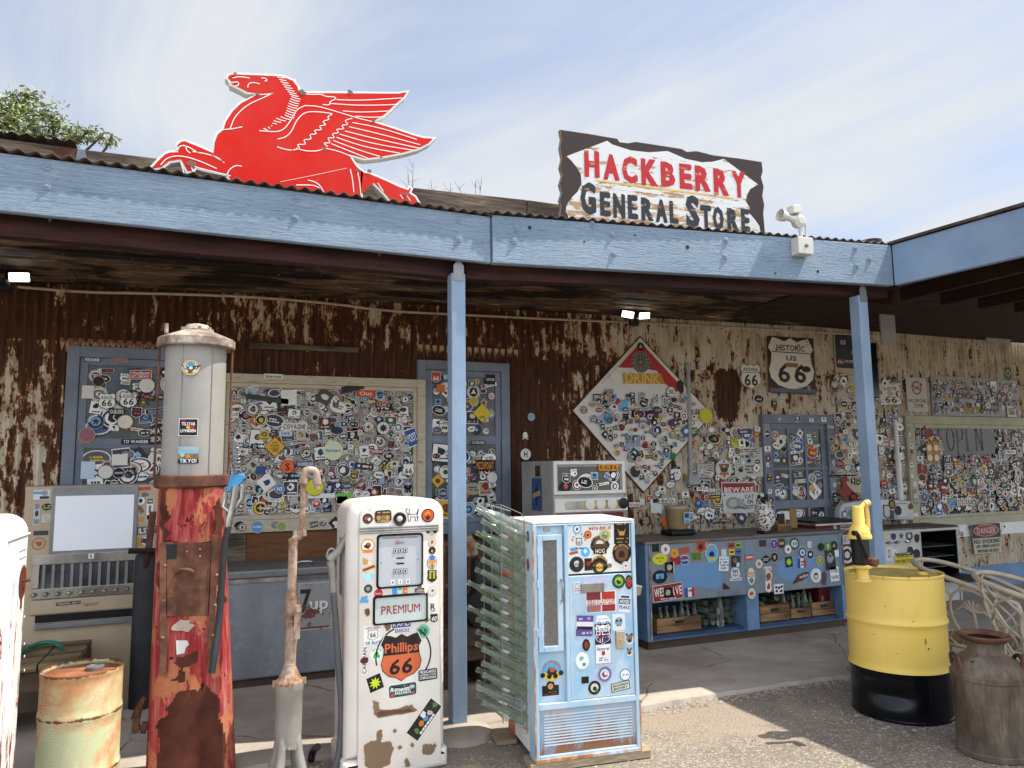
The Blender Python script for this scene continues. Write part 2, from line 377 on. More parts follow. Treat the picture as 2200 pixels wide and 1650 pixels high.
# ------------------------------------------------------------------ materials
M = {}
class NT:
    def __init__(s, name):
        s.m = bpy.data.materials.new(name); s.m.use_nodes = True; s.t = s.m.node_tree; s.N = s.t.nodes; s.L = s.t.links
        s.b = s.N['Principled BSDF']; M[name] = s.m; s.b.inputs['Specular IOR Level'].default_value = .3; s.tc = s.N.new('ShaderNodeTexCoord')
    def set(s, inp, v):
        i = s.b.inputs[inp]
        if hasattr(v, 'is_output'): s.L.new(v, i)
        else: i.default_value = (tuple(v)+(1,))[:4] if isinstance(v, (tuple, list)) else v
        return s
    def lk(s, v, i):
        if hasattr(v, 'is_output'): s.L.new(v, i)
        else: i.default_value = (tuple(v)+(1,))[:4] if (isinstance(v, (tuple, list)) and len(v) == 3 and i.type == 'RGBA') else v
    def co(s, sc=(1, 1, 1), loc=(0, 0, 0), rot=(0, 0, 0)):
        n = s.N.new('ShaderNodeMapping'); n.inputs['Scale'].default_value = sc; n.inputs['Location'].default_value = loc; n.inputs['Rotation'].default_value = rot
        s.L.new(s.tc.outputs['Object'], n.inputs[0]); return n.outputs[0]
    def noise(s, scale=5, detail=4, rough=.55, sc=(1, 1, 1), loc=(0, 0, 0), dist=0, vec=None, color=False):
        n = s.N.new('ShaderNodeTexNoise'); n.inputs['Scale'].default_value = scale; n.inputs['Detail'].default_value = detail; n.inputs['Roughness'].default_value = rough; n.inputs['Distortion'].default_value = dist
        s.L.new(vec if vec is not None else s.co(sc, loc), n.inputs['Vector']); return n.outputs[1 if color else 0]
    def vor(s, scale=5, sc=(1, 1, 1), feat='F1', rand=1, out=0, vec=None):
        n = s.N.new('ShaderNodeTexVoronoi'); n.feature = feat; n.inputs['Scale'].default_value = scale; n.inputs['Randomness'].default_value = rand
        s.L.new(vec if vec is not None else s.co(sc), n.inputs['Vector']); return n.outputs[out]
    def wave(s, scale=5, dist=3, detail=3, sc=(1, 1, 1), dirn='X', dscale=1.5):
        n = s.N.new('ShaderNodeTexWave'); n.bands_direction = dirn; n.inputs['Scale'].default_value = scale; n.inputs['Distortion'].default_value = dist; n.inputs['Detail'].default_value = detail; n.inputs['Detail Scale'].default_value = dscale
        s.L.new(s.co(sc), n.inputs['Vector']); return n.outputs[1]
    def ramp(s, fac, stops, interp='LINEAR'):
        n = s.N.new('ShaderNodeValToRGB'); r = n.color_ramp; r.interpolation = interp
        while len(r.elements) > 1: r.elements.remove(r.elements[-1])
        for i, (p, c) in enumerate(stops):
            e = r.elements[0] if i == 0 else r.elements.new(p)
            e.position = p; c = lin(c) if isinstance(c, str) else ((c, c, c) if not isinstance(c, (tuple, list)) else c); e.color = tuple(c[:3])+(1,)
        s.lk(fac, n.inputs[0]); return n.outputs[0]
    def mix(s, fac, a, b, mode='MIX'):
        n = s.N.new('ShaderNodeMix'); n.data_type = 'RGBA'; n.blend_type = mode
        s.lk(fac, n.inputs[0]); s.lk(lin(a) if isinstance(a, str) else a, n.inputs[6]); s.lk(lin(b) if isinstance(b, str) else b, n.inputs[7]); return n.outputs[2]
    def math(s, op, a, b=0.0, clamp=False):
        n = s.N.new('ShaderNodeMath'); n.operation = op; n.use_clamp = clamp; s.lk(a, n.inputs[0]); s.lk(b, n.inputs[1]); return n.outputs[0]
    def xyz(s, vec=None):
        n = s.N.new('ShaderNodeSeparateXYZ'); s.L.new(vec if vec is not None else s.tc.outputs['Object'], n.inputs[0]); return n.outputs
    def attr(s, name, out=0):
        n = s.N.new('ShaderNodeAttribute'); n.attribute_name = name; return n.outputs[out]
    def bump(s, h, strength=.3, dist=.01, prev=None):
        n = s.N.new('ShaderNodeBump'); n.inputs['Strength'].default_value = strength; n.inputs['Distance'].default_value = dist
        s.lk(h, n.inputs['Height'])
        if prev is not None: s.L.new(prev, n.inputs['Normal'])
        s.L.new(n.outputs[0], s.b.inputs['Normal']); return n.outputs[0]
    def maprange(s, v, a, b, c=0, d=1):
        n = s.N.new('ShaderNodeMapRange'); s.lk(v, n.inputs[0])
        for i, q in enumerate((a, b, c, d)): n.inputs[i+1].default_value = q
        return n.outputs[0]
def simple(name, c, rough=.5, metal=0, var=.15, scale=8, bump=0, bscale=60):
    t = NT(name); c = lin(c) if isinstance(c, str) else c
    n = t.noise(scale, 5, .6); dk = tuple(x*(1-var) for x in c); lt = tuple(min(1, x*(1+var)) for x in c)
    t.set('Base Color', t.ramp(n, [(.3, dk), (.7, lt)])).set('Roughness', rough).set('Metallic', metal)
    if bump: t.bump(t.noise(bscale, 3, .6), bump, .003)
    return t
def chipped(name, base, under, amt=.62, scale=9, rough=.4, sc=(1, 1, 1), edge=None, dirt=.12, loc=(0, 0, 0), grime='#6a5a48', metal=0, soft=.012):
    t = NT(name); n = t.noise(scale, 9, .68, sc, loc); n2 = t.noise(2.2, 6, .6); n3 = t.noise(26, 4, .6)
    b = t.mix(t.math('MULTIPLY', t.ramp(n2, [(.4, 0.), (.72, 1.)]), dirt), base, grime)
    u = t.mix(n3, under, tuple(x*.55 for x in lin(under)))
    st = [(amt-soft, 0.0), (amt+soft, 1.0)]
    k = t.ramp(n, st)
    if edge:
        ke = t.ramp(n, [(amt-soft*5, 0.), (amt-soft, 1.)]); b = t.mix(ke, b, edge)
    t.set('Base Color', t.mix(k, b, u)).set('Roughness', t.mix(k, (rough,)*3, (.85,)*3)).set('Metallic', metal)
    t.bump(t.math('SUBTRACT', 1.0, k), .35, .002); return t
def wood(name, c1, c2, sc=(1, 12, 12), rough=.8, bump=.4, knots=True, stain=None):
    t = NT(name); g = t.noise(5, 8, .65, sc, dist=.6); g2 = t.noise(1.6, 4, .6, tuple(.5*x+.5 for x in sc))
    c = t.ramp(g, [(.32, c1), (.68, c2)])
    if stain: c = t.mix(t.ramp(g2, [(.42, 0.), (.6, .9)]), c, stain)
    t.set('Base Color', c).set('Roughness', rough); t.bump(g, bump, .006); return t
# stickers & flat paint colours come from the mesh
t = NT('sticker'); n = t.noise(14, 5, .65); c = t.attr('Col')
t.set('Base Color', t.mix(t.ramp(n, [(.5, 0.), (.85, .25)]), c, '#7a6d5c')).set('Roughness', .5).set('Specular IOR Level', .25)
t = NT('flat_paint'); n = t.noise(5, 6, .65); c = t.attr('Col')
t.set('Base Color', t.mix(t.ramp(n, [(.45, 0.), (.85, .22)]), c, '#8a7a68')).set('Roughness', .42)
t = NT('horse_enamel'); n = t.noise(2.5, 6, .65); c = t.attr('Col'); n2 = t.noise(13, 7, .72)
t.set('Base Color', t.mix(t.ramp(n2, [(.705, 0.), (.72, 1.)]), t.mix(t.ramp(n, [(.4, 0.), (.8, .22)]), c, '#a86a5c'), '#6a4a38')).set('Roughness', .55).set('Specular IOR Level', .1)
t = NT('peeling_sign'); c = t.attr('Col'); n = t.noise(9, 9, .72, (.55, 1, 2.6)); z = t.xyz()[2]
n = t.maprange(n, .3, .7); lu = t.math('MULTIPLY', t.math('SUBTRACT', t.math('MINIMUM', t.attr('Col', 2), .5), .5), .9)
amt = t.math('ADD', t.math('ADD', n, lu), t.maprange(z, .0, .62, .13, -.16)); k = t.ramp(amt, [(.60, 0.), (.62, 1.)])
wd = t.ramp(t.noise(6, 7, .6, (1, 1, 9)), [(.3, '#8e6b4a'), (.7, '#c39d74')])
t.set('Base Color', t.mix(k, c, wd)).set('Roughness', .75); t.bump(t.math('SUBTRACT', 1.0, k), .5, .003)
t = NT('chipped_letters'); c = t.attr('Col'); n = t.noise(11, 9, .7, (.6, 1, 2.2))
k = t.ramp(n, [(.60, 0.), (.612, 1.)]); t.set('Base Color', t.mix(k, c, '#b18d68')).set('Roughness', .7)
# painted porch timber
t = NT('blue_timber'); g = t.noise(6, 9, .68, (1.2, 16, 16), dist=.8); gg = t.noise(26, 6, .7, (1.5, 10, 10)); lo = t.noise(1.4, 4, .6, (1, 3, 3))
b = t.ramp(lo, [(.3, '#788ca1'), (.7, '#92a5b6')]); b = t.mix(t.ramp(gg, [(.30, .5), (.46, 0.)]), b, '#536377'); b = t.mix(t.ramp(g, [(.33, .55), (.43, 0.)]), b, '#55657a')
k = t.ramp(t.noise(5, 9, .7, (2, 9, 9)), [(.70, 0.), (.72, 1.)])
t.set('Base Color', t.mix(k, b, '#a58e77')).set('Roughness', .62)
p = t.bump(g, 1.0, .016); t.bump(gg, .5, .006, p)
t = NT('blue_timber_vertical'); g = t.noise(6, 8, .66, (16, 16, 1.0), dist=.6); lo = t.noise(1.8, 4, .6)
b = t.ramp(lo, [(.3, '#73879d'), (.7, '#8c9fb3')]); k = t.ramp(t.noise(7, 9, .7, (8, 8, 1.2)), [(.70, 0.), (.725, 1.)])
b = t.mix(t.ramp(g, [(.30, .45), (.42, 0.)]), b, '#5d7088'); t.set('Base Color', t.mix(k, b, '#968472')).set('Roughness', .62); t.bump(g, .5, .008)
wood('header_wood', '#2a1410', '#4a241a', (1, 14, 14), .7, .4, stain='#1c0e0b')
t = NT('ceiling_wood'); g = t.noise(3.2, 8, .66, (1, 9, 9), dist=1.2); st = t.noise(1.5, 6, .62, (.8, 2.4, 2.4), dist=.6)
c = t.ramp(g, [(.3, '#2c2019'), (.52, '#66503f'), (.68, '#b0957a')])
t.set('Base Color', t.mix(t.ramp(st, [(.46, 0.), (.54, .93)]), c, '#150d0a')).set('Roughness', .8); t.bump(g, .3, .004)
wood('grey_wood', '#4d4136', '#8c7c68', (1, 14, 14), .85, .6, stain='#39302a')
wood('bench_wood', '#5a4a37', '#97845f', (1, 13, 6), .85, .6, stain='#453626')
wood('plank_wood', '#7a6a55', '#a8977b', (2, 12, 12), .85, .5)
wood('crate_wood', '#6d4f33', '#a98458', (1, 10, 10), .75, .4, stain='#513a26')
wood('plywood', '#5d3a22', '#7d5331', (1, 4, 6), .7, .2)
wood('dark_bench_wood', '#3a2c24', '#5e4a3c', (1, 10, 6), .85, .4)
t = NT('grey_blue_trim'); g = t.noise(6, 8, .66, (12, 12, 1.2)); lo = t.noise(3, 5, .6); k = t.ramp(t.noise(8, 9, .7, (5, 5, 1)), [(.72, 0.), (.74, 1.)])
t.set('Base Color', t.mix(k, t.ramp(lo, [(.3, '#646b76'), (.7, '#7e8693')]), '#8a8072')).set('Roughness', .6); t.bump(g, .35, .005)
t = NT('cream_trim'); g = t.noise(5, 8, .66, (2, 10, 8)); k = t.ramp(t.noise(6, 9, .72, (1.2, 4, 5)), [(.60, 0.), (.63, 1.)])
t.set('Base Color', t.mix(k, t.ramp(g, [(.3, '#a99c84'), (.7, '#c9bda4')]), '#7c6b55')).set('Roughness', .7); t.bump(g, .35, .004)
simple('green_trim', '#a5a287', .6, 0, .15, 6)
# rusty corrugated wall: rust under peeling cream paint
def corrug(name, dz):
    t = NT(name); xyz = t.xyz(); x, z = xyz[0], xyz[2]
    fx = t.maprange(x, -4, 14)
    bias = t.ramp(fx, [(0.0, .50), (.155, .50), (.168, .36), (.225, .33), (.30, .35), (.372, .25), (.385, .30), (.395, .42), (.43, .52), (.47, .60), (.53, .59), (.60, .62), (1, .64)])
    if dz: bias = t.ramp(fx, [(0.0, .34), (.18, .36), (.25, .46), (.32, .40), (.36, .40), (.39, .44), (.43, .52), (.455, .62), (.53, .63), (.58, .63), (1, .62)])
    n = t.noise(3.0, 10, .70, (3.4, 1, .75), (dz*3, 0, dz)); n2 = t.noise(9, 8, .72, (1.5, 1, .8), (dz, 0, 0)); sp = t.noise(34, 5, .7, (1.6, 1, .7))
    v = t.math('ADD', t.math('MULTIPLY', n, .62), t.math('MULTIPLY', n2, .38)); v = t.math('ADD', v, t.math('MULTIPLY', t.math('SUBTRACT', sp, .5), .22))
    v = t.math('ADD', t.math('MULTIPLY', t.math('SUBTRACT', v, .5), 1.9), bias)
    v = t.math('SUBTRACT', v, t.maprange(z, 2.25, 2.66, 0, .10)) if not dz else t.math('SUBTRACT', v, t.maprange(z, 2.72, 2.58, 0, .12))
    # bare patch near the shield sign
    dx_ = t.math('DIVIDE', t.math('SUBTRACT', x, 5.16), .19); dz_ = t.math('DIVIDE', t.math('SUBTRACT', z, 2.34), .30)
    q = t.math('ADD', t.math('POWER', t.math('ABSOLUTE', dx_), 4.0), t.math('POWER', t.math('ABSOLUTE', dz_), 4.0)); q = t.ramp(q, [(.0, .34), (2.2, 0.)])
    v = t.math('SUBTRACT', v, q)
    rust = t.ramp(t.noise(7, 8, .65, (5, 1, .5)), [(.3, '#33201a'), (.55, '#533525'), (.75, '#6d4731')])
    cream = t.ramp(t.noise(4, 8, .68, (1.4, 1, .7)), [(.28, '#9c8a70'), (.5, '#c4b7a0'), (.72, '#dcd4c4')])
    edge = t.ramp(t.noise(11, 5, .6, (3, 1, .6)), [(.35, '#6b3a1d'), (.7, '#b47a45')])
    c = t.mix(t.ramp(v, [(.470, 0.), (.49, 1.)]), rust, edge); c = t.mix(t.ramp(v, [(.516, 0.), (.535, 1.)]), c, cream)
    # rust run-off streaks over the cream
    rs = t.ramp(t.noise(4, 9, .7, (5, 1, .5), (3, 0, 1)), [(.57, 0.), (.68, .7)]); c = t.mix(rs, c, '#74452a')
    t.set('Base Color', c).set('Roughness', .78).set('Specular IOR Level', .2); t.bump(t.ramp(v, [(.5, 0.), (.53, 1.)]), .4, .002); return t
corrug('corrugated_rust', 0.0); corrug('corrugated_rust_top', 1.0)
t = NT('roof_sheet'); n = t.noise(7, 7, .65); t.set('Base Color', t.ramp(n, [(.3, '#2c221d'), (.6, '#574a42'), (.75, '#7b6d60')])).set('Roughness', .7)
# glass
t = NT('sticker_backing'); n = t.noise(9, 8, .68); n2 = t.noise(30, 5, .65)
t.set('Base Color', t.mix(t.math('MULTIPLY', n2, .5), t.ramp(n, [(.3, '#857e70'), (.5, '#ada593'), (.7, '#c5bdab')]), '#565048')).set('Roughness', .35)
t = NT('dark_glass'); n = t.noise(5, 6, .6); t.set('Base Color', t.ramp(n, [(.3, '#1d1e1f'), (.7, '#55575a')])).set('Roughness', .12)
t = NT('window_glass'); n = t.noise(3, 4, .6); t.set('Base Color', t.ramp(n, [(.3, '#23211f'), (.7, '#3a3733')])).set('Roughness', .06)
def clear(name, tint, rough=.03, dens=.0, col='#cfd8d2'):
    t = NT(name); N_ = t.N; tr = N_.new('ShaderNodeBsdfTransparent'); tr.inputs[0].default_value = lin(tint)+(1,)
    gl = N_.new('ShaderNodeBsdfGlossy'); gl.inputs['Roughness'].default_value = rough; gl.inputs[0].default_value = (1, 1, 1, 1)
    lw = N_.new('ShaderNodeLayerWeight'); lw.inputs[0].default_value = .35
    mm = N_.new('ShaderNodeMixShader'); f = t.math('MULTIPLY', lw.outputs[0], .75, True)
    t.lk(f, mm.inputs[0]); t.L.new(tr.outputs[0], mm.inputs[1]); t.L.new(gl.outputs[0], mm.inputs[2]); last = mm
    if dens:
        df = N_.new('ShaderNodeBsdfDiffuse'); df.inputs[0].default_value = lin(col)+(1,)
        m2 = N_.new('ShaderNodeMixShader'); nn = t.noise(7, 5, .65); t.lk(t.maprange(nn, .3, .75, dens*.9, dens*1.1), m2.inputs[0]); t.L.new(mm.outputs[0], m2.inputs[1]); t.L.new(df.outputs[0], m2.inputs[2]); last = m2
    t.L.new(last.outputs[0], N_['Material Output'].inputs[0]); return t
clear('bottle_glass', '#d8e2d6', .05, .15, '#b3bfab'); clear('clear_bottle_glass', '#eef2ef', .05, .07, '#d3dad6'); clear('dusty_glass', '#bdbbb5', .12, .62, '#b3aea6'); clear('jar_plastic', '#bfae8c', .2, .6, '#a8946c')
# enamel and metal
chipped('white_enamel', '#d9d3c9', '#8a6f55', .70, 7, .3, edge='#b79e83', dirt=.22)
t = NT('white_enamel_worn'); n = t.noise(7, 9, .7, (2.2, 2.2, .45)); z = t.xyz()[2]; n2 = t.noise(40, 5, .7)
v = t.math('ADD', n, t.maprange(z, .0, 1.3, .16, -.06)); c = t.mix(t.ramp(v, [(.60, 0.), (.615, 1.)]), '#dedad4', '#7d2a26'); c = t.mix(t.ramp(n2, [(.72, 0.), (.75, 1.)]), c, '#5a3a2e')
t.set('Base Color', c).set('Roughness', .35)
t = NT('red_enamel'); n = t.noise(4.5, 9, .68, (1.6, 1.6, .8)); n2 = t.noise(13, 8, .7, (2.5, 2.5, .5)); n3 = t.noise(6, 7, .65, (6, 6, .5)); rm = t.attr('rust', 2)
red = t.ramp(n3, [(.3, '#711f22'), (.44, '#8e2f30'), (.56, '#a0504a'), (.72, '#b07f68')])
tan = t.mix(n2, '#b0795a', '#9a5330'); c = t.mix(t.ramp(n, [(.535, 0.), (.56, 1.)]), red, tan)
rv = t.math('ADD', rm, t.math('MULTIPLY', t.math('SUBTRACT', n2, .5), .55)); ru = t.ramp(t.noise(9, 6, .6), [(.3, '#3a1d16'), (.7, '#5a3226')])
c = t.mix(t.ramp(rv, [(.46, 0.), (.49, 1.)]), c, '#a5532a'); c = t.mix(t.ramp(rv, [(.50, 0.), (.515, 1.)]), c, ru)
sp = t.ramp(t.noise(16, 6, .62, (1, 1, .8), (4, 2, 0)), [(.655, 0.), (.668, 1.)]); c = t.mix(sp, c, '#2d1713')
t.set('Base Color', c).set('Roughness', .8).set('Specular IOR Level', .15); t.bump(t.ramp(rv, [(.48, 1.), (.52, 0.)]), .4, .002)
t = NT('rust_metal'); n = t.noise(9, 7, .65); t.set('Base Color', t.ramp(n, [(.28, '#33201a'), (.5, '#5b3a2b'), (.72, '#7c5541')])).set('Roughness', .8); t.bump(t.noise(50, 4, .6), .25, .002)
t = NT('pipe_rust'); n = t.noise(13, 8, .7, (1, 1, .6)); t.set('Base Color', t.ramp(n, [(.3, '#4d382b'), (.44, '#7d5b43'), (.53, '#9a8472'), (.7, '#b0a497')])).set('Roughness', .78); t.bump(n, .3, .003)
t = NT('rust_cap'); n = t.noise(10, 8, .68); t.set('Base Color', t.ramp(n, [(.3, '#57493f'), (.46, '#85766a'), (.56, '#ac9f8f'), (.7, '#c9bfae')])).set('Roughness', .75)
t = NT('drum_paint'); n = t.noise(3.6, 6, .6, dist=.5); sc_ = t.wave(26, 9, 3, (1, 1, 2), 'DIAGONAL', 1.0); n2 = t.noise(3.0, 5, .6, (1, 1, 1), (4, 1, 2)); ed = t.attr('edge', 2); n4 = t.noise(22, 7, .7)
c = t.ramp(n, [(.36, '#a9b896'), (.45, '#b5b88f'), (.51, '#bda277'), (.57, '#b98a5e'), (.66, '#b06236')]); c = t.mix(t.math('MULTIPLY', t.ramp(n2, [(.5, 0.), (.56, .6)]), sc_), c, '#cfcaa8')
rv = t.math('ADD', ed, t.math('MULTIPLY', t.math('SUBTRACT', n4, .5), .9)); c = t.mix(t.ramp(rv, [(.48, 0.), (.56, 1.)]), c, '#6a4428')
t.set('Base Color', c).set('Roughness', .6)
t = NT('drum_lid_rust'); n = t.noise(6, 8, .68); t.set('Base Color', t.ramp(n, [(.3, '#5e3425'), (.52, '#8a5439'), (.62, '#a0704a'), (.75, '#b99b62')])).set('Roughness', .75)
t = NT('yellow_paint'); n = t.noise(2.5, 5, .6); z = t.xyz()[2]; k = t.ramp(t.math('ADD', t.noise(19, 7, .7), t.maprange(z, .84, .89, 0, .12)), [(.70, 0.), (.72, 1.)]); gm = t.ramp(t.noise(4, 7, .7, (1, 1, .3), (2, 0, 0)), [(.52, 0.), (.72, .45)]); t.set('Base Color', t.mix(k, t.mix(gm, t.ramp(n, [(.3, '#dfbd58'), (.7, '#e9c96e')]), '#b3924a'), '#5a3d22')).set('Roughness', .42); t.bump(t.noise(3, 3, .5), .10, .03)
t = NT('yellow_lid'); n = t.noise(5, 8, .68); t.set('Base Color', t.ramp(n, [(.38, '#b59f55'), (.52, '#a08a50'), (.66, '#7a4a2a')])).set('Roughness', .5)
simple('black_gloss', '#0d0e13', .16, 0, .3, 6); simple('black_metal', '#17171a', .4, 0, .3, 8); simple('rubber_hose', '#2b2d31', .6, 0, .15, 20); simple('green_hose', '#2f6a58', .5); simple('grey_hose', '#57585a', .65, 0, .15, 12)
t = NT('galvanised'); n = t.noise(4, 7, .65); n2 = t.noise(12, 6, .7, (1, 1, .5)); c = t.mix(t.ramp(n2, [(.55, 0.), (.72, .5)]), t.ramp(n, [(.3, '#545c66'), (.7, '#7d858e')]), '#a3a8ad'); t.set('Base Color', c).set('Roughness', .45).set('Metallic', .55)
t = NT('chrome'); n = t.noise(6, 5, .6, (1, 1, .4)); t.set('Base Color', t.ramp(n, [(.3, '#7d7c79'), (.7, '#b9b8b4')])).set('Roughness', .25).set('Metallic', .9)
simple('grey_cast', '#8f8c84', .55, .3, .15, 7, .2); simple('grey_steel', '#7c7d7e', .45, .5, .15, 10); simple('light_plastic', '#c9c6bc', .4, 0, .06); simple('white_paint', '#d9d8d2', .45, 0, .08, 6)
simple('beige_enamel', '#a8977e', .45, 0, .08, 4); simple('white_board', '#e3e6ea', .3, 0, .02); simple('black_tank', '#2c2d2f', .6, .1, .3, 10); simple('grey_white', '#9a9a98', .6, 0, .15, 6)
t = NT('grey_body'); n = t.noise(3, 7, .68, (1, 1, .5)); n2 = t.noise(15, 7, .7); t.set('Base Color', t.mix(t.ramp(n2, [(.58, 0.), (.7, .45)]), t.ramp(n, [(.3, '#74787b'), (.7, '#92969a')]), '#b4b6b7')).set('Roughness', .5).set('Metallic', .25)
t = NT('blue_enamel'); n = t.noise(4, 7, .65, (1, 1, .6)); n2 = t.noise(12, 8, .7); c = t.mix(t.ramp(n, [(.38, .1), (.62, .9)]), '#8fb4cd', '#bccbd3'); c = t.mix(t.ramp(n2, [(.68, 0.), (.71, 1.)]), c, '#9a6c48'); t.set('Base Color', c).set('Roughness', .38)
t = NT('blue_grille'); z = t.xyz()[2]; n = t.noise(5, 8, .68, (3, 3, 1)); n2 = t.noise(2.2, 5, .6, (3, 3, 1.2)); c = t.mix(t.ramp(n2, [(.42, 0.), (.6, .8)]), '#84a6bb', '#b0a6a2')
v = t.math('ADD', n, t.maprange(z, 0.07, .30, .26, -.12)); c = t.mix(t.ramp(v, [(.52, 0.), (.70, .95)]), c, '#8a5836'); t.set('Base Color', c).set('Roughness', .5)
t = NT('rust_trim'); n = t.noise(9, 7, .68, (1, 1, .6)); t.set('Base Color', t.ramp(n, [(.35, '#8a5a34'), (.5, '#b9875a'), (.62, '#b9cdd9')])).set('Roughness', .6)
simple('orange_side', '#b0553a', .5, 0, .15, 5)
t = NT('machine_top'); n = t.noise(5, 8, .7, (.5, 2, 1)); t.set('Base Color', t.ramp(n, [(.3, '#c9cfd2'), (.5, '#dcd8d0'), (.62, '#b98d6a'), (.7, '#8fb4cf')])).set('Roughness', .45)
t = NT('cooler_blue'); n = t.noise(2.4, 8, .68, (1.2, 1, 1.0)); n2 = t.noise(9, 7, .68, (1, 1, .35)); c = t.ramp(n, [(.30, '#66809b'), (.42, '#727f89'), (.56, '#7b8186'), (.72, '#989a9b')]); c = t.mix(t.ramp(n2, [(.54, 0.), (.7, .45)]), c, '#3f4953'); t.set('Base Color', c).set('Roughness', .45)
simple('cooler_paint', '#607f9f', .45, 0, .2, 7); simple('cooler_top', '#6f675d', .6, .1, .25, 6); simple('cooler_inside', '#2f4258', .6, 0, .3, 5); simple('cooler_base', '#4a3a30', .8, 0, .2, 8)
simple('dark_red', '#5e1419', .35, 0, .15, 4); simple('red_paint', '#7a1f22', .45, 0, .2, 6); simple('wicker_paint', '#a39683', .5, 0, .15, 12); simple('seat_slat', '#6d5b47', .6, 0, .2, 9)
simple('can_inside', '#14100d', .9); t = NT('can_rust'); n = t.noise(6, 8, .7, (1, 1, .5)); n2 = t.noise(18, 7, .7, (2.5, 2.5, .35)); c = t.ramp(n, [(.3, '#40332a'), (.5, '#675b4e'), (.7, '#857b6e')]); c = t.mix(t.ramp(n2, [(.5, 0.), (.68, .8)]), c, '#5c3a28'); t.set('Base Color', c).set('Roughness', .6).set('Metallic', .25); t.bump(n2, .2, .003)
t = NT('owl_feathers'); v = t.vor(38, (1, 1, 1.6), 'F1'); n = t.noise(9, 5, .6); t.set('Base Color', t.ramp(t.math('ADD', v, t.math('MULTIPLY', n, .25)), [(.50, '#141414'), (.58, '#c3beb6'), (.72, '#cfcac2')], 'LINEAR')).set('Roughness', .6)
t = NT('led_lens'); t.set('Base Color', (.9, .9, .85)); t.set('Emission Color', (1, .96, .84)); t.set('Emission Strength', 3.0)
t = NT('rubber_black'); t.set('Base Color', (.012, .012, .013)).set('Roughness', .6)
simple('stove_enamel', '#b9b8b4', .3, 0, .06, 4); simple('oven_dark', '#0b0b0c', .5, 0, .3); simple('wing_wood', '#2f1d17', .8, 0, .4, 4); simple('leaf', '#87925c', .55, 0, .3, 3); simple('bark', '#4a3c30', .9, 0, .25, 10); simple('twig', '#6d6257', .9); simple('rooster_red', '#7d1d1b', .5, 0, .2, 9)
# ground
t = NT('asphalt'); n = t.noise(1.1, 6, .62); g = t.vor(85, (1, 1, 1), 'F1', 1, 1); gd = t.vor(85, (1, 1, 1), 'F1', 1, 0); n3 = t.noise(90, 4, .7); y = t.xyz()[1]; n5 = t.noise(3.0, 7, .66)
gr = t.xyz(g); c = t.ramp(gr[0], [(.0, '#736a5f'), (.5, '#847a6e'), (.75, '#9a8f81'), (.93, '#b6a996')], 'CONSTANT'); c = t.mix(t.math('MULTIPLY', n3, .6), c, '#7d7468')
sand = t.ramp(n3, [(.3, '#7f7263'), (.7, '#9f9180')])
sm = t.math('ADD', n5, t.ramp(y, [(.0, 0.), (1.0, 0.)])); sm = t.math('ADD', t.math('MULTIPLY', n, .5), t.math('MULTIPLY', n5, .5)); yy = t.maprange(y, 3.3, 4.32, -.02, .13); sm = t.math('ADD', sm, yy)
c = t.mix(t.ramp(sm, [(.52, 0.), (.62, .85)]), c, sand)
oil = t.ramp(t.noise(1.7, 6, .62, (1, 1, 1), (5, 1, 0)), [(.54, 0.), (.68, .5)]); c = t.mix(oil, c, '#5d574f')
t.set('Base Color', c).set('Roughness', .92).set('Specular IOR Level', .2); p = t.bump(t.math('SUBTRACT', 1.0, gd), .55, .012); t.bump(n5, .5, .05, p)
t = NT('concrete'); n = t.noise(2.2, 7, .64); n3 = t.noise(60, 5, .7); ck = t.N.new('ShaderNodeTexVoronoi'); ck.feature = 'DISTANCE_TO_EDGE'; ck.inputs['Scale'].default_value = .95
wob = t.mix(.14, t.co(), t.noise(3, 5, .6, color=True)); t.L.new(wob, ck.inputs['Vector'])
c = t.mix(t.math('MULTIPLY', n3, .5), t.ramp(n, [(.3, '#968c80'), (.55, '#b0a598'), (.75, '#c0b5a8')]), '#80766b'); k = t.math('MULTIPLY', t.ramp(ck.outputs[0], [(.001, .9), (.006, 0.)]), t.ramp(n, [(.42, .15), (.56, 1.)]))
st = t.ramp(t.noise(1.3, 6, .6, (1, 1, 1), (7, 3, 0)), [(.5, 0.), (.64, .55)]); c = t.mix(st, c, '#776c60')
t.set('Base Color', t.mix(k, c, '#3a332d')).set('Roughness', .9); p = t.bump(t.math('SUBTRACT', 1.0, k), .7, .01); t.bump(n3, .25, .004, p)
simple('stone', '#8f877c', .9, 0, .3, 3); simple('dirt', '#57493a', .95, 0, .3, 12, .5, 40)
t = NT('sign_edge'); n = t.noise(8, 7, .65); t.set('Base Color', t.ramp(n, [(.35, '#7fa39a'), (.5, '#8a7158'), (.7, '#b5916c')])).set('Roughness', .8)
t = NT('blue_timber_wing'); g = t.noise(6, 9, .66, (14, 1.2, 14), dist=.5); lo = t.noise(1.2, 4, .6); t.set('Base Color', t.ramp(lo, [(.3, '#768da8'), (.7, '#8ea4bb')])).set('Roughness', .6); t.bump(g, .3, .006)
simple('nozzle_blue', '#3f83ad', .4, 0, .1); simple('meter_face', '#b3b7ba', .25, 0, .05, 3); simple('grade_glass', '#b9c2bd', .2, 0, .08, 4)
simple('slat_paint', '#c3cdd4', .5, 0, .1, 6); simple('grey_pane', '#77726a', .25, 0, .08, 4); simple('pane_mark', '#6a665e', .5, 0, .08, 4)
t = NT('print_white'); t.set('Base Color', (.55, .58, .56)).set('Roughness', .5); t = NT('print_red'); t.set('Base Color', (.42, .05, .03)).set('Roughness', .5)
t = NT('worn_panel'); n = t.noise(8, 8, .7); c = t.attr('Col'); k = t.ramp(n, [(.56, 0.), (.575, 1.)]); t.set('Base Color', t.mix(k, c, '#6a4038')).set('Roughness', .6)
rng = random.Random(7)
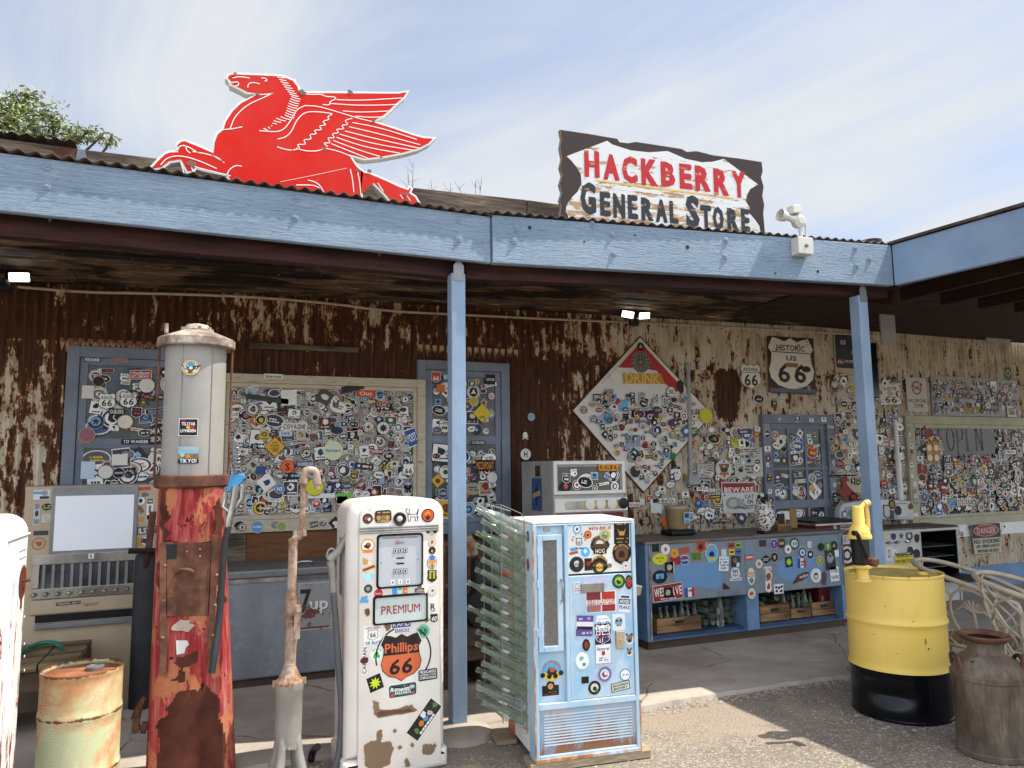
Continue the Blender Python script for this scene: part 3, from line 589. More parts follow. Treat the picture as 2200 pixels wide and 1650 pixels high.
# ------------------------------------------------------------------ ground
def struct(o): o['kind'] = 'structure'; return o
b = MB()
def gfn(u, v): return (-500+1000*u, -500+1000*v, 0)
b.grid(gfn, 10, 10); struct(b.build('ground', M['asphalt']))
b = MB(); e = []          # concrete porch slab with a broken front edge
xs = np.linspace(-9, 11, 260); er = random.Random(3); ed = []
for i, x in enumerate(xs): ed.append((x, 4.32+.012*math.sin(x*2.1)+er.uniform(-.012, .012)+(-.05 if x > 4.0 else 0)*min(1, (x-4)), .028))
top = ed + [(11, 9, .028), (-9, 9, .028)]
b.add(top, [tuple(range(len(top)))]); n = len(ed)
b.add(ed+[(p[0], p[1]-.012, -.01) for p in ed], [(i+1, i, n+i, n+i+1) for i in range(n-1)])
struct(b.build('porch_slab', M['concrete']))
pr = random.Random(5); b = MB()
def pebble(b, x, y, s, z=0):
    q = [(1, 0, 0), (0, 1, 0), (-1, 0, 0), (0, -1, 0), (0, 0, .8), (0, 0, -.4)]; a = pr.uniform(0, 3)
    vs = [(x+s*pr.uniform(.7, 1.2)*(p[0]*math.cos(a)-p[1]*math.sin(a)), y+s*pr.uniform(.7, 1.2)*(p[0]*math.sin(a)+p[1]*math.cos(a)), z+s*p[2]*pr.uniform(.5, .9)) for p in q]
    b.add(vs, [(0, 1, 4), (1, 2, 4), (2, 3, 4), (3, 0, 4), (1, 0, 5), (2, 1, 5), (3, 2, 5), (0, 3, 5)])
for _ in range(4200):
    y = 4.33-abs(pr.gauss(0, .75)); x = pr.uniform(-1.4, 5.2)
    if y > 2.2: pebble(b, x, y, pr.choice([.0035, .005, .006, .008, .011]))
for _ in range(900): pebble(b, pr.uniform(-1.5, 4.8), 4.305-abs(pr.gauss(0, .05)), pr.choice([.006, .009, .014, .02]), .002)
o = b.build('gravel', M['stone']); o['kind'] = 'stuff'
for k, (px, py, s) in enumerate([(1432, 1520, .022), (1965, 1572, .02), (1985, 1570, .016), (2075, 1615, .018), (1840, 1541, .02), (1378, 1524, .03)]):
    p = gz(px, py); b = MB(); pebble(b, 0, 0, s); o = b.build('stone', M['stone']); o.location = (p[0], p[1], s*.3)
    tag(o, ['pale stone lying on the asphalt edge right of the blue vending machine', 'pale stone at the foot of the yellow drum, left of a pair', 'pale stone at the foot of the yellow drum, right of a pair', 'pale stone in front of the rusty milk can', 'pale stone at the left foot of the black drum base', 'grey stone at the slab edge beside the vending machine corner'][k], 'stone')
# ------------------------------------------------------------------ the store
WY = 6.45
ws = Surf((0, WY-.015, 0), (1, 0, 0))
def wz(px, py): return ws.uv(px, py)
B = thing('store_building', 'old general store front of rusty corrugated iron covered in stickers', 'store', (0, WY, 0))
def corr(x0, x1, z0, z1, y, name, mat, holes=()):
    b = MB(); p = .0676; seg = 8; n = int((x1-x0)/p*seg); zs = [z0, z1]
    b.grid(lambda u, v: (x0+(x1-x0)*u, y-.0135*math.cos(2*math.pi*(x0+(x1-x0)*u)/p), z0+(z1-z0)*v), n, 1)
    return b.build(name, M[mat], B, smooth=True)
corr(-4.5, 13, .0, 2.66, WY, 'lower_wall', 'corrugated_rust')
corr(-4.5, 13, 2.60, 3.24, WY-.013, 'upper_wall', 'corrugated_rust_top')
b = MB(); nr = random.Random(6)
for z in (2.64, 2.1, 1.5, 3.05):
    for i in range(130):
        if nr.random() < .8: x = -4.5+i*.1352; b.lathe([(.006, 0), (.004, .004)], (x, WY-(.027 if z > 2.6 else .0135), z+nr.uniform(-.012, .012)), 6, (0, -1, 0))
b.build('wall_nails', M['rust_metal'], B, kind='stuff')
b = MB(); b.box(-4.5, 13, WY+.02, WY+3.5, 0, 3.26); b.build('inner_wall', M['black_metal'], B)
def frame(b, S_, u0, u1, v0, v1, w, n0, n1, m=0, wb=None, wt=None):
    wb = w if wb is None else wb; wt = w if wt is None else wt
    ob = lambda a, c, d, e, q=0: b.obox(S_.O, S_.U, S_.V, S_.N, a, c, d, e, n0, n1+q, m)
    ob(u0, u0+w, v0, v1); ob(u1-w, u1, v0, v1); ob(u0+w, u1-w, v1-wt, v1, .002); ob(u0+w, u1-w, v0, v0+wb, .002)
def pane(S_, u0, u1, v0, v1, n, mat, parent, name='pane'):
    b = MB(); b.obox(S_.O, S_.U, S_.V, S_.N, u0, u1, v0, v1, n-.006, n); return b.build(name, M[mat], parent)
# window 1: tall grey-blue sash window behind the red pump
def sash_window(u0, u1, v0, v1, mid, label, seed, keep, sp, mats='dark_glass'):
    b = MB(); frame(b, ws, u0, u1, v0, v1, .085, -.01, .035)
    w = b.build('window', M['grey_blue_trim'], B, bev=.004, label=label)
    b = MB(); i = .088; frame(b, ws, u0+i, u1-i, mid-.005, v1-i, .055, -.01, .018); b.build('sash', M['grey_blue_trim'], w, bev=.003)
    b = MB(); frame(b, ws, u0+i, u1-i, v0+i, mid+.05, .055, -.01, .010, wt=.075); b.build('sash', M['grey_blue_trim'], w, bev=.003)
    pane(ws, u0+i+.05, u1-i-.05, mid+.04, v1-i-.05, .004, mats, w); pane(ws, u0+i+.05, u1-i-.05, v0+i+.05, mid-.02, .002, mats, w)
    r = random.Random(seed)
    sticker_field((u0+i+.06, u1-i-.06, mid+.06, v1-i-.06), w, ws, r, sp, .06, .15, keep, off=.005)
    sticker_field((u0+i+.06, u1-i-.06, v0+i+.06, mid-.03), w, ws, r, sp*.93, .06, .15, keep, off=.005)
    return w
tl = wz(147, 743); w1 = sash_window(-1.06, .045, 1.02, tl[1], 1.80, 'grey blue sash window behind the red pump', 21, 9, .088)
a = wz(895, 772); c = wz(1092, 782)
w3 = sash_window(a[0], c[0], 1.0, c[1], 1.83, 'grey blue sash window behind the porch post', 33, 8, .088)
# window 2: wide fixed window papered with stickers
q0 = wz(482, 803); q1 = wz(912, 817); q2 = wz(501, 1145)
u0, u1, v0, v1 = q0[0]-.06, q1[0], q2[1], q1[1]
b = MB(); frame(b, ws, u0, u1, v0, v1, .075, -.01, .045, wb=.10); frame(b, ws, u0+.075, u1-.075, v0+.10, v1-.075, .035, -.01, .025)
w2 = b.build('window', M['cream_trim'], B, bev=.004, label='wide cream framed window papered over with stickers')
pane(ws, u0+.10, u1-.10, v0+.12, v1-.10, .004, 'sticker_backing', w2)
PALE = ['#e4e0d6']*9 + ['#cfc9ba']*9 + ['#b5ae9f']*7 + ['#1d1d1f']*11 + ['#4a4540']*5 + PAL[29:]
r = random.Random(11)
sticker_field((u0+.11, u1-.11, v0+.135, v1-.11), w2, ws, r, .046, .034, .125, 34, off=.005, pal=PALE, lev=40)
sticker_field((u0+.05, u1-.02, v0+.01, v0+.09), w2, ws, r, .16, .06, .10, 6, off=.047, prob=.7)
def wallst(px, py, parent, off, fn, name='sticker', label=None, surf=None):
    S_ = surf or ws; u, v = S_.uv(px, py); k, kv = S_.sc(px, py); d = D(S_, off/.0003, .0003); fn(d, u, v, k); return d.build(name, parent, label=label)
def f_diamond(txt, col='#d9a62a', fg='#1d1a14', n=46):
    def f(d, u, v, k):
        s = n*k*.5; d.poly([(u-s, v), (u, v-s), (u+s, v), (u, v+s)], fg); s *= .94; d.poly([(u-s, v), (u, v-s), (u+s, v), (u, v+s)], col)
        for i, t_ in enumerate(txt): d.text(t_, u, v+s*(.42-.3*i), s*.2, fg, w=s*(.5+.35*(i == 2 or i == 1)))
        d.ring(u-s*.15, v-s*.45, s*.12, s*.04, fg, 10); d.ring(u+s*.18, v-s*.45, s*.12, s*.04, fg, 10); d.line([(u-s*.15, v-s*.42), (u+s*.05, v-s*.3), (u+s*.2, v-s*.42)], s*.07, fg)
    return f
def f_disc(col, fg, txt='', rpx=15, ring=None, ts=.9, icon=None):
    def f(d, u, v, k):
        r_ = rpx*k; d.disc(u, v, r_*1.08, '#e8e4da' if ring is None else ring, n=24); d.disc(u, v, r_, col, n=24)
        if icon: icon(d, u, v, r_)
        if txt: d.text(txt, u, v, r_*ts, fg, w=min(r_*1.6, r_*ts*.62*len(txt)+.001))
    return f
def f_rect(col, fg, txt, wpx, hpx, rot=0, ts=.6, border=None, tw=.86):
    def f(d, u, v, k):
        w, h = wpx*k, hpx*k
        if border: d.rect(u, v, w*1.06, h*1.12, border, rot)
        d.rect(u, v, w, h, col, rot); L_ = txt if isinstance(txt, (list, tuple)) else [txt]; n = len(L_)
        for i, t_ in enumerate(L_):
            if t_:
                o = h*(.5-(i+.5)/n)*.86; d.text(t_, u-o*math.sin(rot), v+o*math.cos(rot), h*ts/n, fg, w=w*tw*min(1, len(t_)/6+.3), rot=rot)
    return f
def f_shield(txt, wpx, hpx, top='', col='#e6e2d6', fg='#17171a'):
    def f(d, u, v, k):
        w, h = wpx*k, hpx*k
        d.poly(shield(u, v, w*1.08, h*1.08), fg); d.poly(shield(u, v, w, h), col)
        d.text(txt, u, v-h*.1, h*.4, fg, w=w*.62)
        if top: d.text(top, u, v+h*.27, h*.15, fg, w=w*.66); d.line([(u-w*.42, v+h*.16), (u+w*.42, v+h*.16)], h*.03, fg)
    return f
LBL = .030
for px, py, f in [(590, 960, f_diamond(['WATCH', 'FOR', 'MOTORCYCLES'])), (617, 1003, f_disc('#e0662a', '#1a1410', 'S', 14, '#1a1a1a', 1.1)), (632, 917, f_rect('#d8d3c6', '#17171a', 'COVAGNE', 55, 17)), (613, 932, f_rect('#c9d3d8', '#2a4a68', 'SWR', 28, 11)),
                  (656, 997, f_rect('#24376b', '#dfe3ea', 'PADERBORN', 40, 12)), (876, 1009, f_shield('66', 24, 26)), (883, 940, f_rect('#2d5396', '#e8e8ea', 'MOOT', 24, 34, .35, .5, '#e6e3dc')), (675, 1047, f_disc('#d3cf3a', '#5a5a20', '', 18, '#a8a428')),
                  (715, 968, f_disc('#ccd4b8', '#3a5a7a', 'Northern', 20, '#d8c84a', .35)), (785, 846, f_rect('#c2452f', '#e8d9b8', 'Out', 40, 14)), (690, 1065, f_rect('#e2dfd8', '#8c2226', '', 58, 10, 0)), (600, 1050, f_disc('#3a76a8', '#e8eaee', 'N3', 10)), (540, 838, f_rect('#d8d5cc', '#1b1b1e', 'Malle ave.', 26, 7)),
                  (822, 920, f_disc('#d8d4ca', '#17171a', '', 13, '#17171a', 1, lambda d, u, v, r_: d.poly(starp(u, v, r_*.8, 8, .5), '#17171a'))), (522, 970, f_rect('#d8d3c6', '#1b1b1e', '4r', 22, 14)), (808, 970, f_rect('#a9424a', '#e5dcd0', 'WHEELIN', 26, 8)), (620, 855, f_rect('#e2dfd6', '#24376b', '', 34, 34, .05)), (575, 858, f_rect('#3d3a38', '#b5afa4', '', 90, 12, -.12)),
                  (757, 834, f_rect('#2a241d', '#4a3f33', '', 48, 14, .25)), (740, 1070, f_rect('#7fb84a', '#ffffff', '', 34, 22, 0)), (734, 1075, f_rect('#cdbfa0', '#2a241d', '', 22, 18, 0)), (560, 1010, f_rect('#2e4f86', '#e8e8ea', '', 20, 18, 0)), (775, 1120, f_rect('#24437d', '#d9b32f', 'Classic', 30, 10, 0))]:
    wallst(px, py, w2, LBL, f)
for px, py, f in [(587, 810, f_rect('#dcd8cc', '#1d1d1f', 'Sidetrack', 40, 11)), (552, 1131, f_disc('#5f93b8', '#e6eaee', 'MUMBAI', 13, '#d8d4ca', .4)), (604, 1130, f_disc('#8aa05a', '#d9b32f', '', 10)), (673, 1126, f_rect('#1d1d1f', '#d8d4ca', 'DANAF', 18, 12, .2)), (730, 1126, f_rect('#d8d4ca', '#2f5b7a', '', 26, 14))]: wallst(px, py, w2, .049, f)
for px, py, f in [(200, 774, f_rect('#2f5688', '#e8e8ea', 'FREE BANNER', 36, 12)), (258, 775, f_rect('#8f8a84', '#a33230', 'RV to TV', 36, 14, .08, .8)), (303, 806, f_rect('#9c2a2c', '#e8e4dc', ['Madison', "INT'L SPEEDWAY"], 44, 20, .05, .7, '#e6e2da')), (231, 863, f_shield('66', 36, 38, 'ROUTE')), (277, 860, f_shield('66', 36, 38, 'ROUTE')), (252, 885, f_rect('#1b1b1d', '#d8d4ca', 'GUILERS', 34, 15)),
                  (293, 949, f_rect('#1b1b1d', '#e8e4dc', 'TO WANDER', 62, 12)), (188, 935, f_disc('#8a5a68', '#e8d9b0', '', 17, '#c9a94a')), (316, 829, f_disc('#d8d4ca', '#1d1d1f', '', 17, '#1d1d1f')), (190, 843, f_rect('#cfcac0', '#1d1d1f', '', 26, 32)), (334, 935, f_rect('#26222e', '#e6e2da', ['SHIRA', 'SERCH'], 24, 44, .1, .5)), (307, 850, f_rect('#1f211f', '#c9663a', 'JA NFF', 56, 11, -.3)), (270, 907, f_disc('#d9d2c4', '#6a4a2f', '', 16, '#8a6a48')), (213, 820, f_disc('#1d1d1f', '#d9b32f', '', 12, '#d9b32f')), (258, 988, f_rect('#dcd8ce', '#2a2a2c', '', 34, 26)), (228, 1014, f_disc('#d4d0c6', '#4a4a44', '', 16, '#1d1d1f')), (256, 1016, f_disc('#1d1d1f', '#d8d4ca', 'OSNOBS', 12, '#d8d4ca', .4)), (190, 1010, f_rect('#b9cad4', '#5a7a8c', '', 30, 42))]:
    wallst(px, py, w1, LBL, f)
for px, py, f in [(935, 811, f_shield('66', 20, 22, '', '#b0413f', '#e6e2d6')), (958, 811, f_rect('#5f8fb4', '#e6eaee', 'INTER', 15, 12)), (1034, 888, f_diamond(['', '', ''], '#cdb42a', '#2a3a1c', 42)), (1040, 1000, f_rect('#2a2018', '#d98a2a', 'PIZZAPOJAT', 42, 22, 0, .62)), (1025, 951, f_rect('#1b1b1d', '#dcd8ce', 'CAVELAND', 30, 8)), (1022, 987, f_rect('#b5b0a4', '#1d1d1f', 'WILD 6', 18, 16)), (1051, 816, f_rect('#1d1d1f', '#dcd8ce', 'LION ZONE', 20, 20, 0, .25)), (1055, 1026, f_disc('#dcd8ce', '#1d1d1f', '', 11, '#1d1d1f')), (945, 835, f_rect('#c96a2c', '#2a1a14', '', 18, 16)), (1016, 863, f_disc('#b59a3a', '#2a2a20', '', 9)), (950, 1060, f_disc('#2c3f6a', '#e6eaee', '2021', 9, None, .5))]:
    wallst(px, py, w3, LBL, f)
# rusty drips along the flashing above the two sash windows
dr_ = random.Random(14)
for (xa, xb, zt_, col, c2) in ((-1.12, .06, tl[1]+.062, '#7d4a28', '#a98660'), (u1-.08, 2.72, tl[1]+.155, '#b39a78', '#8a5a36')):
    d = D(ws, 3, .0004)
    for cc, ln, n_ in ((c2, .12, 34), (col, .085, 44)):
        pts = [(xb, zt_), (xa, zt_)]
        for i in range(n_+1): x = xa+(xb-xa)*i/n_; pts += [(x, zt_-ln*dr_.uniform(.15, .45)), (x+(xb-xa)/n_*.45, zt_-ln*dr_.uniform(.4, 1.0))] if i < n_ else [(xb, zt_-.03)]
        d.poly(pts, cc)
    d.build('rust_drips', B, M['flat_paint'])
# plywood skirting below the wide window, plank above it
a = wz(530, 1147); c = wz(742, 1200); b = MB(); b.obox(ws.O, ws.U, ws.V, ws.N, a[0], u1, .2, v0-.004, -.01, .012); b.build('plywood_panel', M['plywood'], B)
b = MB(); b.obox(ws.O, ws.U, ws.V, ws.N, u0, a[0]-.004, .2, v0-.004, -.01, .02); b.build('weathered_boarding', M['grey_wood'], B)
a = wz(535, 734); c = wz(769, 764); b = MB(); b.obox(ws.O, ws.U, ws.V, ws.N, a[0], c[0], c[1]+.02, a[1]-.01, 0, .045); b.build('nailed_plank', M['grey_wood'], B, bev=.004)
# window 4: large window at the right end, with green-cream trim
q0 = wz(1939, 893); q2 = wz(1960, 1128); u0, u1, v0, v1 = q0[0], q0[0]+2.75, q2[1]-.02, q0[1]
b = MB(); frame(b, ws, u0, u1, v0, v1, .105, -.01, .04, wb=.09, wt=.10); frame(b, ws, u0+.105, u1-.105, v0+.09, v1-.10, .06, -.01, .022, wb=.04, wt=.05)
w4 = b.build('window', M['green_trim'], B, bev=.004, label='large right hand window with pale green trim and a neon sign')
pane(ws, u0+.15, u1-.15, v0+.12, v1-.14, .004, 'window_glass', w4); r = random.Random(41)
clr0 = wz(2020, 912); clr1 = wz(2140, 975)
DK = ['#1b1b1d']*16 + ['#2a2320']*9 + ['#dcd7cb']*9 + ['#a9a294']*6 + ['#3a3432']*5 + ['#6a2426', '#8f2a2c', '#5c3a28', '#6a4a34', '#c08a3a'] + PAL[29:]
EDGE[0] = .35
sticker_field((u0+.165, u1-.165, v0+.13, v1-.15), w4, ws, r, .045, .032, .15, 30, off=.005, pal=DK, lev=40, avoid=lambda u, v, s: clr0[0]-s < u < clr1[0]+s and v > clr1[1]-s)
EDGE[0] = .6
sticker_field((u0+.01, u0+.095, v0+.05, v1-.05), w4, ws, r, .085, .05, .07, 6, off=.042)
b = MB(); nu0, nv = clr0[0]+.10, clr1[1]+.10         # dark neon letters inside the glass
def nl(pts): b.tube([ws.p(nu0+x*.17, nv+y*.30-.06, .012) for x, y in pts], .004, 6)
nl([(.35+.35*math.cos(t_), .5+.5*math.sin(t_)) for t_ in np.linspace(0, 6.2, 14)]); nl([(1.1, -.3), (1.1, 1), (1.6, .95), (1.7, .7), (1.55, .45), (1.1, .4)])
nl([(2.7, 0), (2.1, 0), (2.1, 1), (2.7, 1)]); nl([(2.1, .5), (2.6, .5)]); nl([(3.1, 0), (3.1, 1), (3.7, 0), (3.7, 1)]); b.build('neon_letters', M['pipe_rust'], w4, smooth=True)
wallst(2000, 973, w4, .03, lambda d, u, v, k: [d.rect(u+dx_*.115, v+dy_*.12, .11, .115, '#a9722a') and d.disc(u+dx_*.115, v+dy_*.12, .04, '#d8cdb8') for dx_ in (-.5, .5) for dy_ in (-.5, .5)])
wallst(1990, 930, w4, .03, lambda d, u, v, k: d.rect(u, v, .17, .06, '#7a1e22', .2) and d.rect(u-.05, v, .05, .17, '#7a1e22', .2))
wallst(2063, 1078, w4, .03, lambda d, u, v, k: [d.rect(u+i*.07, v, .06, .09, '#d8d2c6') and d.text('S', u+i*.07, v, .06, '#4a3a34') for i in (-1, 0, 1)])
# lower strip of boarding under that window, blue base band, downpipe, conduits
b = MB(); b.obox(ws.O, ws.U, ws.V, ws.N, u0-.35, u1, v0-.155, v0-.004, -.01, .014); sb = b.build('sill_board', M['white_paint'], B)
sticker_field((u0+.35, u1-.9, v0-.15, v0-.01), sb, ws, r, .11, .06, .09, 12, off=.016, prob=.75)
a = wz(2150, 1212); b = MB(); b.obox(ws.O, ws.U, ws.V, ws.N, 7.0, 11, .0, a[1], -.02, .004); b.build('painted_base_band', M['cooler_paint'], B)
a = wz(1934, 900); b = MB(); b.tube([(a[0]-.13, WY-.05, .3), (a[0]-.13, WY-.05, 1.62)], .035, 10); b.tube([(a[0]-.13, WY-.05, 1.62), (a[0]-.13, WY-.05, 1.70)], .05, 10); b.tube([(a[0]-.13, WY-.05, 1.7), (a[0]-.13, WY-.05, 2.1)], .024, 10); b.build('downpipe', M['white_paint'], B, smooth=True)
b = MB(); pts = [wz(x, y) for x, y in [(40, 618), (180, 630), (330, 632), (520, 638), (700, 652), (830, 670), (960, 676), (1200, 688), (1450, 698), (1700, 712), (1880, 722)]]
b.tube(smoothp([ws.p(u, v, .03) for u, v in pts]), .0115, 8); b.build('conduit', M['cream_trim'], B, smooth=True)
b = MB(); p0 = wz(1474, 792); p1 = wz(1480, 1020); q = wz(1474, 780); b.tube([ws.p(p0[0], p0[1], .035), ws.p(p1[0], p1[1], .035)], .022, 10); b.tube([ws.p(p0[0], p0[1]-.02, .035), ws.p(q[0], q[1], .035)], .034, 10)
b.obox(ws.O, ws.U, ws.V, ws.N, p1[0]-.045, p1[0]+.085, p1[1]-.10, p1[1], .0, .07); b.build('wall_conduit', M['grey_white'], B, smooth=True)
# right-hand door
a = wz(1632, 890); c = wz(1784, 897); u0, u1, v1 = a[0], c[0], a[1]
b = MB(); frame(b, ws, u0, u1, .03, v1, .10, -.01, .04)
dr = b.build('door', M['grey_blue_trim'], B, bev=.004, label='grey glazed door with rows of small panes full of stickers')
b = MB(); iw = (u1-u0-.2-.08)/3; rows = [(1.55, v1-.16), (1.19, 1.52), (.80, 1.10), (.46, .76)]; r = random.Random(55); i0 = u0+.14
b.obox(ws.O, ws.U, ws.V, ws.N, u0+.1, u1-.1, .03, v1-.1, -.01, .004); b.build('door_panel', M['grey_blue_trim'], dr)
b = MB()
for k in range(4): b.obox(ws.O, ws.U, ws.V, ws.N, i0-.03+k*(iw-.005), i0+k*(iw-.005), .42, v1-.13, .0, .022)
for k, (za_, zb_) in enumerate(rows): b.obox(ws.O, ws.U, ws.V, ws.N, u0+.1, u1-.1, zb_, zb_+(.03 if k != 2 else .09), .0, .020)
b.build('glazing_bars', M['grey_blue_trim'], dr, bev=.002)
for za_, zb_ in rows:
    for k in range(3):
        x0 = i0+k*(iw-.005); pane(ws, x0, x0+iw-.035, za_, zb_, .008, 'dark_glass', dr)
        sticker_field((x0+.005, x0+iw-.04, za_+.01, zb_-.01), dr, ws, r, .085, .07, .16, 2, off=.009, pal=PAL)
sticker_field((u0+.01, u0+.09, .95, v1-.1), dr, ws, r, .095, .06, .085, 4, off=.042, prob=.9); sticker_field((u1-.09, u1-.01, .8, v1-.1), dr, ws, r, .095, .06, .085, 4, off=.042, prob=.9); sticker_field((u0+.1, u1-.1, v1-.09, v1-.01), dr, ws, r, .11, .06, .085, 3, off=.044, prob=.8)
# stickers straight on the iron, right half of the wall
def free(u, v, s):
    for (a_, b_, c_, d_) in OCC:
        if a_-s < u < b_+s and c_-s < v < d_+s: return True
    return abs(u-4.06)+abs(v-2.13) < .84+s
OCC = [(u0, u1, 0, v1), (q0[0]-.02, 12, .7, 2.2), (5.45, 6.42, 2.38, 3.1)]
a = wz(1480, 1130); c = wz(1625, 905)
sticker_field((4.55, u0-.02, .95, 2.0), B, ws, r, .076, .045, .14, 20, off=.012, prob=.88, avoid=free)
sticker_field((5.45, 6.6, v1+.03, v1+.26), B, ws, r, .12, .06, .11, 8, off=.012, prob=.8, avoid=free)
sticker_field((u1+.02, q0[0]-.03, 1.0, 2.62), B, ws, r, .066, .04, .13, 22, off=.012, prob=.92, avoid=free)
sticker_field((4.0, 4.75, 1.0, 1.5), B, ws, r, .11, .06, .12, 8, off=.012, prob=.75, avoid=free)
sticker_field((q0[0]+.0, 9.9, 2.2, 2.34), B, ws, r, .15, .06, .10, 6, off=.012, prob=.6)
for px, py, f in [(1128, 976, f_disc('#d9d5cb', '#17171a', 'H', 11, '#5a5a58', 1.1)), (1140, 896, f_disc('#7fa0a8', '#2a3a4a', '', 7)), (1127, 937, lambda d, u, v, k: [d.disc(u, v+.015, .024, '#dcd8ce'), d.line([(u-.03, v-.03), (u+.03, v)], .01, '#dcd8ce'), d.line([(u+.03, v-.03), (u-.03, v)], .01, '#dcd8ce')]), (1408, 1087, f_rect('#dcd8ce', '#a33230', '', 24, 26)), (1425, 1075, f_rect('#d8d8d4', '#2a4a78', 'aa aa aa', 48, 8)), (1361, 1084, f_rect('#dcd8ce', '#a33230', 'frysin', 22, 9)), (1450, 1018, f_disc('#dcd8ce', '#1d1d1f', '*', 12, '#1d1d1f', 2.6)), (1430, 1118, f_rect('#c9622e', '#2a1a14', '', 19, 21)), (1532, 1114, f_rect('#1f2620', '#dcd8ce', ['HI-SPEED', 'GAS'], 22, 17)), (1508, 1050, lambda d, u, v, k: [d.line([(u-.05, v-.05), (u+.05, v+.05)], .022, '#17171a'), d.line([(u-.05, v+.05), (u+.05, v-.05)], .022, '#17171a')]), (1582, 948, f_disc('#c9bf2c', '#3a3a14', 'Not bad.', 13, '#a8a028', .3)), (1378, 1078, f_rect('#d9d5cb', '#3a3a3c', '', 10, 12))]:
    wallst(px, py, B, .016, f)
# ------------------------------------------------------------------ porch
P = thing('porch', 'long porch roof with pale blue timber fascia over the store front', 'porch', (1.5, 4.4, 0))
FJ = A(1.642, 4.35, 2.917); FC = A(4.95, 4.10, 2.985); FE = A(4.95, .6, 2.86)
def beam(a, b_, h0, h1, th, mat, name, label=None, nrm=None):
    d = unit((b_-a)*A(1, 1, 0)); nn = A(d[1], -d[0], 0)   # outward (towards the camera)
    q = []; m_ = MB(); n = 40; r_ = random.Random(len(name)+int(a[0]*10))
    p = [a-nn*th*0, b_, b_-nn*th, a-nn*th]
    m_.hexa([a, b_, b_-nn*th, a-nn*th, a+A(0, 0, h0), b_+A(0, 0, h1), b_-nn*th+A(0, 0, h1), a-nn*th+A(0, 0, h0)])
    return m_.build(name, M[mat], P, bev=.006, label=label)
beam(A(-4.6, 4.35, 2.955), A(1.638, 4.35, 2.917), .309, .311, .045, 'blue_timber', 'fascia_board', 'smooth blue painted left fascia board')
beam(A(1.642, 4.335, 2.915), FC, .322, .328, .06, 'blue_timber', 'fascia_board', 'rough split blue fascia board under the store sign')
fw_ = MB(); fw_.hexa([FC+A(.002, -.002, 0), FC+A(.05, -.002, 0), FE+A(.05, 0, 0), FE, FC+A(.002, -.002, .328), FC+A(.05, -.002, .328), FE+A(.05, 0, .325), FE+A(0, 0, .325)]); fw_.build('fascia_board', M['blue_timber_wing'] if 'blue_timber_wing' in M else M['blue_timber_vertical'], P, bev=.005, label='blue fascia board of the side wing')
# bolts
fs_l = Surf((0, 4.35, 0), (1, 0, 0)); fs_r = Surf(A(1.642, 4.335, 0), (FC-A(1.642, 4.335, 0))*A(1, 1, 0))
def bolt(S_, px, py):
    u, v = S_.uv(px, py); b = MB(); p = S_.p(u, v, -.001)
    b.lathe([(.024, 0), (.024, .004), (.019, .005), (.019, .006)], p, 14, S_.N); b.lathe([(.010, .006), (.010, .009), (.006, .011)], p, 6, S_.N); b.build('bolt', M['blue_timber'], P)
for px, py in [(100, 358), (100, 400), (636, 426), (635, 467), (985, 472), (986, 513)]: bolt(fs_l, px, py)
for px, py in [(1105, 517), (1111, 490), (1272, 482), (1315, 503), (1318, 545), (1560, 516), (1558, 550), (1838, 533), (1840, 570), (1868, 556)]: bolt(fs_r, px, py)
b = MB()
for px, py, s in [(1138, 489, .014), (1364, 505, .008), (1477, 531, .015), (1757, 583, .011), (1666, 587, .008), (1255, 519, .007)]:
    u, v = fs_r.uv(px, py); b.lathe([(s, 0), (s, .0015)], fs_r.p(u, v, 0), 12, fs_r.N)
b.build('knot_hole', M['black_metal'], P)
# hanger plates poking out under the fascia
b = MB()
for px in (107, 815, 1103, 1365, 1817):
    S_ = Surf((0, 4.33+.12, 0), (1, 0, 0)); py = 470 if px == 107 else (545 if px == 815 else (563 if px == 1103 else (583 if px == 1365 else 605))); u, v = S_.uv(px, py)
    b.prism([S_.p(u-.055, v+.08, .0), S_.p(u, v-.02, 0), S_.p(u+.055, v+.08, 0)], S_.N, .004)
b.build('hanger_plate', M['grey_steel'], P)
# header beam behind the fascia
b = MB(); H0 = A(-4.6, 4.47, 2.85); H1 = A(1.5, 4.47, 2.83); H2 = A(5.02, 4.22, 2.925)
for a_, c_ in ((H0, H1), (H1+A(.003, 0, 0), H2)):
    d = unit((c_-a_)*A(1, 1, 0)); nn = A(d[1], -d[0], 0); b.hexa([a_, c_, c_-nn*.085, a_-nn*.085, a_+A(0, 0, .25), c_+A(0, 0, .25), c_-nn*.085+A(0, 0, .25), a_-nn*.085+A(0, 0, .25)])
b.build('header_beam', M['header_wood'], P, bev=.006)
# ceiling boards, rafters
r_ = random.Random(9)
for i in range(9):
    y0 = 4.42+i*.232; y1 = y0+.226; x = -4.6; b = MB()
    while x < 6.2:
        L_ = r_.uniform(2.2, 4.4); z0 = 3.125-.010*i+r_.uniform(-.003, .003); xe = x+L_-.006; za_ = z0+.0165*(x+1); zb_ = z0+.0165*(xe+1); b.hexa([(x, y0, za_), (xe, y0, zb_), (xe, y1, zb_), (x, y1, za_), (x, y0, za_+.024), (xe, y0, zb_+.024), (xe, y1, zb_+.024), (x, y1, za_+.024)]); x += L_
    b.build('ceiling_board', M['ceiling_wood'], P)
k = 0
for x in np.arange(-4.0, 6.3, .86):
    b = MB(); b.hexa([(x, 4.56, 2.96), (x+.04, 4.56, 2.96), (x+.04, 4.86, 3.06), (x, 4.86, 3.06), (x, 4.56, 3.108), (x+.04, 4.56, 3.108), (x+.04, 4.86, 3.1), (x, 4.86, 3.1)]); b.build('rafter_tail', M['header_wood'], P)
b = MB()
